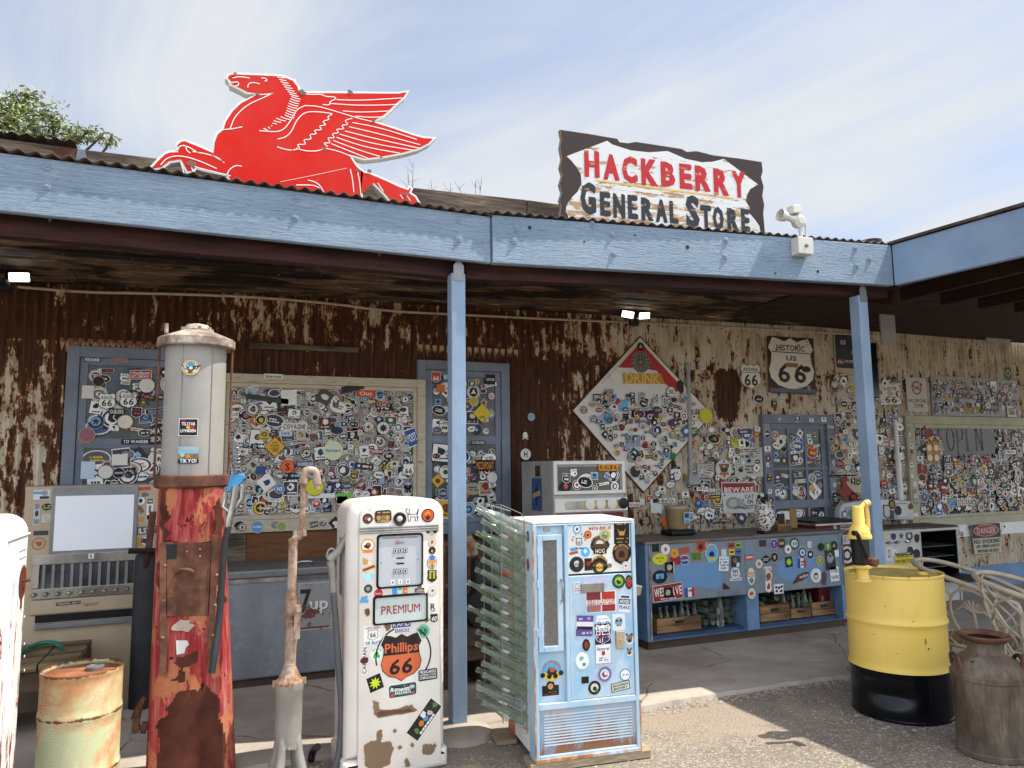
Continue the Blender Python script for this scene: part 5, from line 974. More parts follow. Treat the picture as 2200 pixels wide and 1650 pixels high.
d = D(S_, 8); d.disc(u, v, rr*.98, '#23201e', n=28); d.disc(u, v, rr*.93, '#c9c3b5', n=28); d.poly([(u-rr*.6, v+rr*.5), (u+rr*.6, v+rr*.5), (u+rr*.5, v+rr*.1), (u, v-rr*.85), (u-rr*.5, v+rr*.1)], '#1d1a18'); d.text('ETHYL', u, v+rr*.27, rr*.36, '#c9742a', w=rr*1.05); d.rect(u, v-rr*.42, rr*1.1, rr*.3, '#c9742a', r=.01); d.marks(u, v-rr*.42, rr*.9, rr*.14, '#1d1a18', 1, r); d.disc(u, v+rr*.72, rr*.1, '#1d1a18'); d.build('printed_face', t, M['flat_paint'])
t, S_, uv, c = psign('notice_sign', 'white THIS SALE price notice sticker-covered beside the glazed door', [(1576, 960), (1637, 961), (1640, 1024), (1579, 1024)], .003)
w = max(q[0] for q in uv)-min(q[0] for q in uv); h = max(q[1] for q in uv)-min(q[1] for q in uv); cx, cy = c
d = D(S_, 2); d.rect(cx, cy, w*.97, h*.97, '#bcb8ae'); d.text('THIS', cx-w*.26, cy+h*.18, h*.085, '#2a2a2a', w=w*.2); d.text('SALE', cx+w*.22, cy+h*.18, h*.085, '#2a2a2a', w=w*.2); d.rect(cx-w*.02, cy+h*.18, w*.2, h*.09, '#3a3a3a'); d.marks(cx, cy+h*.38, w*.7, h*.12, '#4a4a4a', 2, r); d.marks(cx, cy-h*.25, w*.3, h*.3, '#3a3a3a', 3, r); d.build('printed_face', t, M['flat_paint'])
for dx_, dy_ in ((-.38, .36), (.33, .36), (-.33, .03), (.30, .0), (-.30, -.25), (.28, -.27), (.0, .03)): dd = D(S_, 12); rsticker(dd, cx+dx_*w, cy+dy_*h, .065, r, 'CCOS'); dd.build('sticker', t)
t, S_, uv, c = psign('warning_sign', 'red and white TRESPASSERS BEWARE CAT ON DUTY sign behind the owl', [(1549, 1036), (1622, 1035), (1630, 1101), (1555, 1103)], .004, Y=WY-.05)
q = sorted(uv, key=lambda p: p[1]); BLx = min(q[:2]); BRx = max(q[:2]); TLx = min(q[2:]); TRx = max(q[2:])
bi = lambda x, y: ((BLx[0]*(1-x)+BRx[0]*x)*(1-y)+(TLx[0]*(1-x)+TRx[0]*x)*y, (BLx[1]*(1-x)+BRx[1]*x)*(1-y)+(TLx[1]*(1-x)+TRx[1]*x)*y); w = BRx[0]-BLx[0]; h = TLx[1]-BLx[1]; sh = (TLx[0]-BLx[0])
d = D(S_, 2); d.poly([bi(.01, .01), bi(.99, .01), bi(.99, .99), bi(.01, .99)], '#c9c8c2'); d.poly([bi(.02, .66), bi(.98, .66), bi(.98, .97), bi(.02, .97)], '#9c2428'); p = bi(.5, .885); d.text('TRESPASSERS', p[0], p[1], h*.085, '#1d1214', w=w*.72); p = bi(.5, .755); d.text('BEWARE', p[0], p[1], h*.15, '#e3e0d8', w=w*.84)
for i, s_ in enumerate(('CAT', 'ON', 'DUTY')): p = bi(.78, .53-.17*i); d.text(s_, p[0], p[1], h*.125, '#1d1d1f', w=w*(.26, .17, .33)[i])
cat = smoothp([bi(*q) for q in [(.06, .3), (.12, .45), (.25, .53), (.40, .5), (.5, .42), (.6, .36), (.64, .28), (.66, .12), (.5, .14), (.3, .12), (.12, .17)]], 2, True); d.poly([tuple(x) for x in cat], '#8f8c86'); cat2 = smoothp([bi(*q) for q in [(.14, .28), (.2, .42), (.34, .46), (.42, .36), (.36, .2), (.22, .19)]], 2, True); d.poly([tuple(x) for x in cat2], '#b5b2ac')
d.disc(*bi(.52, .33), w*.085, '#a5a29c'); d.poly([bi(.44, .38), bi(.46, .49), bi(.52, .42)], '#8f8c86'); d.poly([bi(.54, .42), bi(.60, .46), bi(.60, .36)], '#8f8c86'); d.line([bi(.3, .16), bi(.45, .2), bi(.62, .13)], w*.03, '#5a5854'); d.line([bi(.48, .31), bi(.52, .30)], w*.012, '#3a3836'); d.disc(*bi(.055, .58), w*.02, '#2a2a2a'); d.build('printed_face', t, M['flat_paint'])
t, S_, uv, c = psign('warning_sign', 'DANGER NO SMOKING sign hanging crooked under the right window', [(2085, 1127), (2148, 1123), (2153, 1186), (2094, 1191)], .004, Y=WY-.06, mat='cream_trim')
q = sorted(uv, key=lambda p: p[1]); BLx = min(q[:2]); BRx = max(q[:2]); TLx = min(q[2:]); TRx = max(q[2:]); w = BRx[0]-BLx[0]; h = TLx[1]-BLx[1]; an = math.atan2(BRx[1]-BLx[1], w)
d = D(S_, 2); d.poly([bi(.01, .01), bi(.99, .01), bi(.99, .99), bi(.01, .99)], '#b5ae98'); d.poly([bi(.01, .52), bi(.99, .52), bi(.99, .99), bi(.01, .99)], '#1b1917'); p = bi(.5, .77); d.poly(rotp(circ(p[0], p[1], w*.46, 22, h*.20), an, *p), '#c9c0b0'); d.poly(rotp(circ(p[0], p[1], w*.44, 22, h*.185), an, *p), '#8a1f20'); d.text('DANGER', p[0], p[1], h*.20, '#b9a898', w=w*.68, rot=an)
for i, (s_, hh, ww) in enumerate((('NO SMOKING', .14, .94), ('OR OPEN LIGHTS', .10, .84), ('WITHIN 50 FEET', .10, .80))): p = bi(.5, (.41, .25, .09)[i]); d.text(s_, p[0], p[1], h*hh, '#1b1917', w=w*ww, rot=an)
d.build('printed_face', t, M['flat_paint'])
# tall sign behind the right post and the black panel beside it
t, S_, uv, c = psign('tall_sign', 'tall narrow enamel sign with a dark top behind the right porch post', [(1801, 715), (1846, 718), (1850, 1060), (1810, 1062)], .012, mat='cream_trim')
x0 = min(q[0] for q in uv); x1_ = max(q[0] for q in uv); y1_ = max(q[1] for q in uv); y0 = min(q[1] for q in uv); d = D(S_, 2); d.rect((x0+x1_)/2, (y0+y1_)/2, (x1_-x0)*.97, (y1_-y0)*.99, '#b5a78c', r=.03); d.rect((x0+x1_)/2, y1_-.22, (x1_-x0)*.88, .40, '#26303c', r=.03); u, v = S_.uv(1817, 776); d.rect(u+.03, v, .24, .045, '#1d1d1f'); d.text('LUXOR', u+.03, v, .03, '#d8d4ca', w=.18); d.build('printed_face', t, M['flat_paint'])
sticker_field((x0+.02, x1_-.02, y0+.1, y1_-.45), t, S_, random.Random(12), .085, .055, .10, 24, off=.008, prob=.85); sticker_field((x0+.03, x1_-.03, y1_-.40, y1_-.08), t, S_, random.Random(3), .12, .07, .12, 4, off=.008, pal=['#8a3a2a', '#a8442a', '#b9b0a0', '#3a4a6a'])
t, S_, uv, c = psign('enamel_panel', 'black rounded enamel panel right of the right porch post', [(1852, 738), (1883, 736), (1891, 856), (1862, 852)], .02, mat='black_gloss', bev=.008, Y=WY-.06)
# ------------------------------------------------------------------ tree behind, twigs
def tree(name, label, base, tipz, clumps, seed, leaves):
    r = random.Random(seed); t = thing(name, label, 'tree', base); b = MB(); b0 = A(*base)
    tr = [b0, b0+A(.1, 0, tipz*.3), b0+A(-.05, .1, tipz*.6), b0+A(.1, 0, tipz*.85)]; b.tube(smoothp(tr), [.18*(1-.75*i/len(smoothp(tr))) for i in range(len(smoothp(tr)))], 9)
    for (c, rad) in clumps:
        c = A(*c); st = b0+A(0, 0, tipz*r.uniform(.45, .75)); mid = (st+c)/2+A(r.uniform(-.2, .2), 0, .15); pts = smoothp([st, mid, c]); b.tube(pts, [.03*(1-.8*i/len(pts))+.004 for i in range(len(pts))], 6)
        for _ in range(7):
            e_ = c+A(r.gauss(0, rad*.6), r.gauss(0, rad*.5), r.gauss(0, rad*.45)); b.tube([c, (c+e_)/2+A(0, 0, .05), e_], [.014, .009, .004], 4)
    b.build('trunk', M['bark'], t, smooth=True); b = MB()
    for (c, rad) in clumps:
        for _ in range(int(leaves*rad)):
            q = A(*c)+A(r.gauss(0, rad*.5), r.gauss(0, rad*.4), r.gauss(0, rad*.42)); s = r.uniform(.022, .045)
            for _k in range(4):
                o_ = q+A(r.uniform(-.09, .09), r.uniform(-.09, .09), r.uniform(-.07, .07)); u = unit(A(r.gauss(0, 1), r.gauss(0, 1), r.gauss(-.3, .6))); w_ = unit(np.cross(u, A(r.gauss(0, 1), r.gauss(0, 1), 1)))
                b.add([o_-u*s, o_+w_*s*.38, o_+u*s, o_-w_*s*.38], [(0, 1, 2, 3)])
    b.build('crown', M['leaf'], t)
TY = 10.5
cl = []
for px, py, rad in [(5, 235, .30), (45, 225, .22), (85, 248, .24), (30, 265, .30), (75, 285, .24), (0, 285, .36), (120, 268, .10), (150, 285, .12), (185, 287, .12), (215, 296, .10), (-60, 250, .5), (-120, 270, .6), (115, 298, .2), (-40, 310, .5), (55, 208, .14), (238, 304, .06), (165, 300, .12)]: cl.append((tuple(gy(px, py, TY)), rad))
tree('leafy_tree', 'green leafy tree rising behind the roof at the left edge', (-3.1, TY, 0), 5.6, cl, 4, 250)
b = MB(); r = random.Random(8)
t = thing('dry_weeds', 'thin dry bare stems sticking up behind the roof between the two signs', 'weeds', tuple(gy(950, 400, 5.6)))
for px, py, tx, ty in [(880, 402, 888, 348), (880, 402, 876, 365), (930, 410, 925, 385), (1020, 422, 1035, 382), (1015, 420, 1022, 392), (1000, 418, 985, 398), (960, 414, 968, 392)]:
    a = gy(px, py, 5.6); a[2] -= .2; e = gy(tx, ty, 5.6); b.tube([a, (a+e)/2+A(.01, 0, 0), e], [.004, .003, .0015], 4)
    for _ in range(3): f = r.uniform(.5, .9); m_ = a+(e-a)*f; b.tube([m_, m_+A(r.uniform(-.07, .07), 0, r.uniform(.03, .09))], [.002, .001], 4)
b.build('stems', M['twig'], t)
# ------------------------------------------------------------------ fuel pumps in front
def rbody(b, uv, S_, n0, depth, r, m=0, steps=4, back_r=None):
    uv = ccw(uv); L_ = []
    for i in range(steps+1):
        a = math.pi/2*i/steps; L_.append((offset_poly(uv, r*(1-math.sin(a))), n0-r*(1-math.cos(a))))
    br = r if back_r is None else back_r
    L_ += [(uv, n0-depth+br), (offset_poly(uv, br), n0-depth)]
    n = len(uv); vs = [S_.p(q[0], q[1], z) for P_, z in L_ for q in P_]; k = len(L_)
    b.add(vs, [tuple(range(n))]+[(i*n+j, (i+1)*n+j, (i+1)*n+(j+1) % n, i*n+(j+1) % n) for i in range(k-1) for j in range(n)]+[tuple(range(k*n-1, (k-1)*n-1, -1))], m)
def topround(x0, x1, z0, z1, r, n=6, arch=0):
    p = [(x0, z0), (x1, z0), (x1, z1-r)]
    for i in range(1, n+1): a = R(90*i/n); p.append((x1-r+r*math.cos(a), z1-r+r*math.sin(a)))
    if arch: p.append(((x0+x1)/2, z1+arch))
    for i in range(0, n+1): a = R(90+90*i/n); p.append((x0+r+r*math.cos(a), z1-r+r*math.sin(a)))
    return p
WP = Surf((0, 3.97, 0), (1, 0, 0))
x0 = WP.uv(744, 1350)[0]; x1_ = WP.uv(957, 1350)[0]; zt_ = WP.uv(850, 1069)[1]
t = thing('gas_pump', 'tall white enamel gas pump with a PREMIUM window and an orange shield decal', 'gas pump', ((x0+x1_)/2, 4.17, 0))
b = MB(); rbody(b, topround(x0, x1_, .10, zt_-.012, .085, 7, .014), WP, 0, .40, .05); b.build('body', M['white_enamel'], t, smooth=True)
b = MB(); rbody(b, topround(x0-.012, x1_+.012, .0, .10, .012, 2), WP, .01, .42, .03); b.build('base', M['white_enamel'], t, smooth=True)
q = lambda *p: [WP.uv(*z) for z in p]
pan = ccw(q((771, 1140), (772, 1105), (778, 1094), (800, 1088), (850, 1084), (905, 1085), (930, 1092), (938, 1104), (941, 1130), (948, 1640), (767, 1655)))
b = MB(); rbody(b, pan, WP, .012, .012, .008, steps=3); fp = b.build('front_panel', M['white_enamel'], t, smooth=True)
a, c = WP.uv(771, 1140), WP.uv(941, 1130); b = MB()
for i in range(3): z = a[1]-.013+.013*i; b.tube([WP.p(a[0], z, .014), WP.p(c[0], z, .014)], .0052, 8)
b.build('chrome_band', M['chrome'], t, smooth=True)
def inset(px, name, rim, mat, rad, parent):
    uv = [WP.uv(*z) for z in px]; u0_ = min(z[0] for z in uv); u1_ = max(z[0] for z in uv); v0_ = min(z[1] for z in uv); v1_ = max(z[1] for z in uv); w, h, cx, cy = u1_-u0_, v1_-v0_, (u0_+u1_)/2, (v0_+v1_)/2
    o = rrect(w, h, rad, 4, cx, cy); i_ = rrect(w-.022, h-.022, rad*.7, 4, cx, cy); n = len(o); b = MB()
    for (p_, q_, n0, n1) in ((o, i_, .014, .022),): 
        vs = [WP.p(*z, n0) for z in o]+[WP.p(*z, n1) for z in offset_poly(o, .006)]+[WP.p(*z, n1) for z in i_]+[WP.p(*z, .006) for z in i_]
        b.add(vs, [(k*n+j, k*n+(j+1) % n, (k+1)*n+(j+1) % n, (k+1)*n+j) for k in range(3) for j in range(n)])
    fr = b.build(name, M[rim], parent, smooth=True); b = MB(); b.add([WP.p(*z, .0145) for z in i_], [tuple(range(n))]); b.build('face', M[mat], fr); return fr, cx, cy, w, h
fr, cx, cy, w, h = inset([(808, 1148), (908, 1258)], 'meter_window', 'black_gloss', 'meter_face', .02, t)
d = D(WP, 26, .0006); kk = WP.sc(858, 1200)[0]
d.text('GLASS MUST BE FULL BEFORE AFTER DELIVERY', cx, cy+h*.425, .007, '#6a4a44', w=w*.78); d.text('Gilbarco', cx-.004, cy+h*.34, .022, '#a3413c', w=.052, bold=False, slant=.3)
for yy in (.185, -.20):
    for i in range(3): d.lay -= 1; d.rect(cx+(i-1)*.028, cy+h*yy, .022, .026, '#2c2c2c'); d.rect(cx+(i-1)*.028, cy+h*yy, .017, .021, '#c9c7c0'); d.rect(cx+(i-1)*.028, cy+h*yy, .008, .014, '#3a3a3a'); d.lay -= 2
d.rect(cx, cy+h*.045, .042, .008, '#161616'); d.rect(cx, cy-h*.055, .042, .008, '#161616'); d.disc(cx-w*.40, cy-h*.02, .005, '#8a8a88'); d.disc(cx+w*.38, cy+h*.0, .005, '#8a8a88')
for i, ch in enumerate('410'): d.rect(cx+(i-1)*.042, cy-h*.39, .021, .026, '#e4e2dc'); d.text(ch, cx+(i-1)*.042, cy-h*.39, .016, '#1b1b1b')
d.build('dial_print', fr)
fr, cx, cy, w, h = inset([(800, 1280), (918, 1333)], 'grade_window', 'black_gloss', 'grade_glass', .016, t)
d = D(WP, 28, .0006); d.text('PREMIUM', cx, cy, .043, '#8c2028', w=w*.70, bold=.008, track=.12); d.build('lettering', fr)
# lamp ring, side trims, stickers
u, v = WP.uv(857, 1114); b = MB(); b.lathe([(.034, .0), (.036, .012), (.030, .016), (.021, .010), (.02, .0)], WP.p(u, v, .012), 20, WP.N); lr = b.build('lamp_ring', M['rubber_black'], t, smooth=True); b = MB(); b.ell(WP.p(u, v, .018), (.018, .012, .018)); b.build('lens', M['light_plastic'], lr, smooth=True)
b = MB()
for dy_ in (.10, .155): b.tube([(x0-.002, 3.97+dy_, .92), (x0-.004, 3.97+dy_, 1.22)], .012, 8)
b.build('side_trim', M['grey_steel'], t, smooth=True)
def ps(px, py, fn, name='sticker', mat=None, off=.0128): 
    u, v = WP.uv(px, py); k = WP.sc(px, py)[0]; d = D(WP, off/.0004, .0004); fn(d, u, v, k); return d.build(name, t, M[mat] if mat else None)
rr = random.Random(17)
def multi(c0, ring, parts, rpx):
    def f(d, u, v, k):
        r_ = rpx*k; d.disc(u, v, r_, ring, n=24); d.disc(u, v, r_*.84, c0, n=24)
        for (dx_, dy_, s, c) in parts: d.poly(blob(u+dx_*r_, v+dy_*r_, s*r_, rr, 9, .4), c)
    return f
ps(789, 1114, multi('#4a3a30', '#1d1d1f', [(-.3, .1, .4, '#b5502f'), (.3, -.1, .4, '#d8cbb0'), (.1, .4, .3, '#7a2a20')], 11))
ps(822, 1109, lambda d, u, v, k: [d.rect(u, v, 36*k, 26*k, '#4a3c26', .05, r=6*k), d.rect(u, v+8*k, 32*k, 7*k, '#2a2218'), d.marks(u, v+8*k, 30*k, 5*k, '#b9a070', 1, rr), d.disc(u-9*k, v-3*k, 5*k, '#b58a4a'), d.disc(u, v-3*k, 6*k, '#8a6a3a'), d.disc(u+9*k, v-3*k, 5*k, '#b58a4a'), d.marks(u, v-10*k, 26*k, 5*k, '#b9a070', 1, rr)])
ps(886, 1107, lambda d, u, v, k: [d.line([(u+x*k, v+y*k) for x, y in ln], 1.6*k, '#1d1d1f') for ln in ([(-15, 14), (-14, 6), (-8, 2), (8, 3), (12, 14)], [(-15, 14), (-8, 13), (-8, 2)], [(-11, 3), (-10, -12), (-6, -12), (-5, -3), (4, -3), (5, -12), (10, -12), (9, 0), (12, 14)], [(8, -2), (12, -6)])])
ps(918, 1107, multi('#c94f24', '#2a1d1a', [(0, .2, .5, '#e08a2c'), (0, -.35, .45, '#1f1a1c'), (0, .0, .25, '#8f1f1c')], 14))
ps(789, 1172, lambda d, u, v, k: [d.disc(u, v, 16*k, '#e8e2d8', n=24), d.disc(u, v, 15*k, '#d9782a', n=24), d.disc(u, v, 12.5*k, '#f0e0c0', n=24), d.poly(blob(u, v, 9*k, rr, 10, .5), '#2a2526'), d.poly(blob(u+2*k, v+3*k, 5*k, rr, 8, .5), '#a8465a'), d.rect(u, v-11*k, 20*k, 6*k, '#d9782a')])
ps(789, 1212, lambda d, u, v, k: [d.poly(blob(u-5*k, v+5*k, 8*k, rr, 9, .35), '#c98a4a'), d.poly(blob(u+5*k, v+4*k, 7*k, rr, 9, .35), '#d8cdb8'), d.poly([(u-11*k, v+8*k), (u-10*k, v+16*k), (u-5*k, v+11*k)], '#c98a4a'), d.poly([(u, v+10*k), (u+2*k, v+16*k), (u+5*k, v+9*k)], '#d8cdb8'), d.rect(u+2*k, v-8*k, 28*k, 7*k, '#d08a2a', .3), d.rect(u+2*k, v-8*k, 24*k, 3*k, '#3a2a1c', .3)])
ps(790, 1239, f_disc('#a8cdd4', '#4a6a70', '', 10.5, '#bcd8dc')); ps(790, 1264, f_disc('#3a3a3c', '#b5b2aa', '', 9, '#b9b6b0', 1, lambda d, u, v, r_: d.poly(blob(u, v, r_*.6, rr, 8, .4), '#8a8a88'))); ps(812, 1274, f_disc('#b3262a', '#e8d8d0', 'Station', 8.5, '#b3262a', .35))
ps(782, 1287, lambda d, u, v, k: [d.disc(u+x*k, v+y*k, 4*k, '#4f96c4', n=9) for x, y in ((-4, 3), (3, 4), (-1, -3), (5, -4), (-6, -3))])
ps(926, 1143, lambda d, u, v, k: [d.poly(blob(u+x*k, v+y*k, 6*k, rr, 8, .4), c) for x, y, c in ((-8, 2, '#4a3a30'), (0, -2, '#b9a98c'), (7, 2, '#1f1f20'))])
ps(927, 1164, f_disc('#d8c8b0', '#8a5a3a', '', 8, '#b5702f', 1, lambda d, u, v, r_: d.poly(blob(u, v, r_*.6, rr, 8, .5), '#9a6a42'))); ps(927, 1182, f_disc('#1b1a18', '#d9a92a', 'e', 7, '#1b1a18', 1.1))
ps(927, 1207, lambda d, u, v, k: [d.disc(u, v, 10.5*k, '#2f5a9a', 14*k), d.disc(u, v, 9.5*k, '#d8d2c0', 13*k), d.disc(u, v+7*k, 6*k, '#3f76c4'), d.rect(u, v+1*k, 16*k, 6*k, '#c9962c'), d.disc(u, v-7*k, 6*k, '#c9962c', 4*k), d.line([(u, v-13*k), (u, v-3*k)], 1.6*k, '#2a3a2a')])
ps(927, 1237, lambda d, u, v, k: [d.poly(shield(u, v, 21*k, 26*k), '#20201c'), d.rect(u, v+1*k, 13*k, 13*k, '#b5a02a'), d.marks(u, v+9*k, 15*k, 4*k, '#c9c2a0', 1, rr), d.rect(u, v+1*k, 3*k, 13*k, '#20201c')])
ps(847, 1268, lambda d, u, v, k: [d.rect(u, v, 11*k, 19*k, '#3f97cc'), d.rect(u+11*k, v+1*k, 11*k, 16*k, '#d0d4cc'), d.rect(u+11*k, v+4*k, 8*k, 7*k, '#5a9a8a'), d.rect(u+22*k, v-1*k, 10*k, 14*k, '#d0823f'), d.marks(u+22*k, v-3*k, 8*k, 5*k, '#e8dccb', 1, rr)])
ps(900, 1267, lambda d, u, v, k: [d.rect(u, v, 20*k, 8*k, '#3a2d26'), d.disc(u, v+4*k, 5*k, '#8a6a4a'), d.text('MEXON', u, v-1*k, 4*k, '#d8d2c8', w=16*k)]); ps(928, 1268, f_disc('#d0ccc4', '#5a5a58', '', 9, '#c4c0b8', 1, lambda d, u, v, r_: d.poly(blob(u, v, r_*.35, rr, 7, .5), '#4a4a4a'))); ps(929, 1302, lambda d, u, v, k: [d.text('R', u, v, 12*k, '#20201f'), d.rect(u, v-9*k, 9*k, 1.6*k, '#20201f')])
ps(931, 1327, lambda d, u, v, k: [d.poly(shield(u, v, 16*k, 18*k), '#1d1d1e'), d.text('40', u, v-1*k, 9*k, '#e6e2da', w=11*k, slant=.2)])
ps(800, 1364, lambda d, u, v, k: [d.rect(u, v, 38*k, 40*k, '#dcdbd8'), d.text('SANTA MONICA', u, v+15.5*k, 4.5*k, '#a33238', w=33*k), d.poly(shield(u, v+1*k, 22*k, 22*k), '#3a3a3a'), d.poly(shield(u, v+1*k, 20*k, 20*k), '#e8e6e0'), d.text('66', u, v+1*k, 10*k, '#202020', w=12*k), d.text('OR BUST', u, v-15*k, 6*k, '#2f4f8f', w=32*k)])
ps(861, 1345, lambda d, u, v, k: [d.rect(u, v+6*k, 40*k, 15*k, '#4b3f78'), d.text('RAPID', u, v+6*k, 10*k, '#c9c6d4', w=36*k), d.poly([(u-16*k, v-2*k), (u+20*k, v-2*k), (u+18*k, v-15*k), (u-8*k, v-15*k)], '#d5d4d6'), d.text('ERRECKE', u+2*k, v-8*k, 7*k, '#4b3f78', w=30*k)])
ps(908, 1355, lambda d, u, v, k: [d.disc(u, v, 14*k, '#4f9a78', n=24), d.ring(u, v, 12.5*k, 1*k, '#cfe0d4', 24), d.text('65', u, v, 9*k, '#1f3a2c', w=15*k)])
ps(808, 1404, lambda d, u, v, k: [d.disc(u, v, 14*k, '#d5dcd2', n=20), d.poly(blob(u, v, 8*k, rr, 9, .5), '#4a9a62'), d.disc(u-4*k, v-5*k, 3*k, '#4a9a62'), d.disc(u+5*k, v-5*k, 3*k, '#4a9a62'), d.arct('TEAM CATS', u, v, 11*k, 3*k, '#4a9a62')])
ps(782, 1418, lambda d, u, v, k: [d.rect(u, v, 10*k, 60*k, '#dcd8d2'), d.text('CAR-MAN', u, v, 8*k, '#4a1f1c', w=54*k, rot=R(90)), d.poly(blob(u, v, 10*k, rr, 9, .4), '#4a1f1c')])
def ph(d, u, v, k):
    d.ring(u+5*k, v+4*k, 60*k, 3*k, '#1f1d1c', 26, 60, -50); d.ring(u+5*k, v+4*k, 60*k, 3*k, '#1f1d1c', 20, 110, 195); d.ring(u, v, 62*k, 3*k, '#1f1d1c', 10, 250, 285)
    w, h = 88*k, 96*k; d.poly(shield(u, v, w*1.02, h*1.02), '#e0d8cc'); d.poly(shield(u, v, w*.99, h), '#231c1a'); d.poly(shield(u, v, w*.95, h*.96), '#c4603a')
    tp = [q for q in shield(u, v, w*.95, h*.96) if q[1] > v+h*.08]; tp = sorted(tp, key=lambda q: math.atan2(q[1]-(v+h*.09), q[0]-u)); d.poly([(u-w*.44, v+h*.07), (u+w*.44, v+h*.07)]+[q for q in tp], '#231c1a')
    d.text('Phillips', u, v+h*.22, h*.19, '#c4603a', w=w*.80, slant=0); d.text('66', u, v-h*.18, h*.30, '#1d1817', w=w*.56, slant=.15)
ps(861, 1411, ph, 'shield_decal')
ps(918, 1448, lambda d, u, v, k: [d.rect(u, v, 40*k, 22*k, '#1f2426', .03, r=3*k), d.text('MEXICANXS', u, v+6*k, 6*k, '#e0dfda', w=35*k), d.text('HACIENDO COSAS', u, v, 3.2*k, '#e0dfda', w=35*k), d.text('CHINGONAS', u, v-5.5*k, 5*k, '#e0dfda', w=35*k)])
ps(805, 1466, lambda d, u, v, k: [d.rect(u, v, 30*k, 31*k, '#141515', .3), d.poly(starp(u, v, 13*k, 9, .5), '#b8c92f'), d.disc(u, v, 6*k, '#b8c92f')])
ps(864, 1481, lambda d, u, v, k: [d.rect(u, v, 62*k, 28*k, '#d8dcd6', .03, r=4*k), d.rect(u, v, 58*k, 25*k, '#2c4a42', .03, r=4*k), d.text('Ronaldo', u-4*k, v+4*k, 10*k, '#e4e6e0', w=42*k, slant=.25), d.text('3423.0073', u, v-5*k, 5*k, '#e4e6e0', w=34*k), d.disc(u+20*k, v+5*k, 6*k, '#a9b5ae', 4*k), d.disc(u-22*k, v-8*k, 4*k, '#a8504a'), d.disc(u+22*k, v-8*k, 4*k, '#a8504a')])
ps(910, 1544, lambda d, u, v, k: [d.rect(u, v, 82*k, 33*k, '#e0dcd4', R(50)), d.rect(u, v, 80*k, 30*k, '#22251f', R(50))]+[d.poly(blob(u+x*k, v+y*k, 8*k, rr, 8, .5), c) for x, y, c in ((22, 26, '#4a7a3a'), (12, 12, '#b9b4a8'), (2, 2, '#5a86b4'), (-6, -6, '#c9703a'), (-16, -20, '#4a7a3a'), (-2, 10, '#d8d4c8'))]+[d.marks(u+8*k, v-7*k, 58*k, 8*k, '#d8d4c8', 1, rr, R(50))])
# bare patches and glue scars on the lower door
rp = random.Random(23)
def patch(pts, col='#6e5b46', rim='#c4b49c', o_=.0131):
    uv = ccw([WP.uv(*z) for z in pts]); jr = random.Random(len(pts)); uv = [q_ for i in range(len(uv)) for f in (0, .33, .66) for q_ in [(uv[i-1][0]*(1-f)+uv[i][0]*f+jr.gauss(0, .0035), uv[i-1][1]*(1-f)+uv[i][1]*f+jr.gauss(0, .0035))]]; d = D(WP, o_/.0004, .0004); uv = [tuple(p) for p in smoothp(uv, 1, True)]; d.poly(offset_poly(uv, -.003), rim); d.poly(uv, col); d.build('bare_patch', t, M['flat_paint'])
patch([(800, 1504), (812, 1508), (812, 1522), (838, 1524), (868, 1516), (880, 1512), (898, 1524), (880, 1530), (830, 1536), (808, 1542), (802, 1525)], '#75604a'); patch([(806, 1530), (835, 1524), (875, 1522), (893, 1525), (860, 1531), (815, 1537)], '#5a3a30', '#6a5440', .0144)
patch([(782, 1600), (795, 1592), (806, 1590), (810, 1568), (818, 1566), (822, 1580), (816, 1592), (836, 1592), (843, 1605), (836, 1640), (815, 1652), (782, 1645)]); patch([(906, 1602), (918, 1596), (926, 1600), (934, 1592), (936, 1602), (930, 1618), (912, 1622), (905, 1612)]); patch([(825, 1335), (838, 1338), (838, 1350), (830, 1355), (824, 1346)], '#6a5a48'); patch([(783, 1308), (792, 1306), (794, 1318), (788, 1324), (782, 1318)], '#5a4030'); patch([(868, 1630), (875, 1628), (880, 1645), (868, 1645)]); patch([(910, 1330), (918, 1328), (920, 1333), (912, 1336)])
patch([(880, 1597), (886, 1594), (888, 1602), (882, 1604)]); patch([(852, 1602), (860, 1600), (862, 1606), (854, 1608)]); patch([(842, 1568), (848, 1564), (851, 1570), (845, 1574)])
# dangling hose and nozzle on its left side
def hose(pts, r, name, parent, mat='rubber_hose', it=2): b = MB(); b.tube(smoothp(pts, it), r, 12); return b.build(name, M[mat], parent, smooth=True)
HY = 4.05; hp_ = lambda x, y, Y=HY: gy(x, y, Y)
hose([hp_(716, 1270), hp_(722, 1340), hp_(727, 1430), hp_(735, 1520), hp_(731, 1590), hp_(725, 1640), hp_(708, 1668)], .017, 'hose', t, 'grey_hose')
b = MB(); b.tube([hp_(716, 1272), hp_(715, 1250)], .019, 12); b.tube([hp_(715, 1252), hp_(713, 1225), hp_(710, 1205)], [.017, .02, .022], 12); b.tube([hp_(706, 1203), hp_(726, 1185), hp_(742, 1158), hp_(749, 1140)], [.024, .022, .014, .012], 12); b.tube(smoothp([hp_(708, 1206), hp_(701, 1196), hp_(706, 1180), hp_(716, 1178), hp_(720, 1188)]), .006, 8); b.build('nozzle', M['grey_cast'], t, smooth=True)
b = MB(); b.tube(smoothp([hp_(742, 1250, 4.15), hp_(732, 1250, 4.15), hp_(729, 1275, 4.15), hp_(736, 1292, 4.15), hp_(744, 1290, 4.15)]), .008, 8); b.build('nozzle_hook', M['light_plastic'], t, smooth=True)
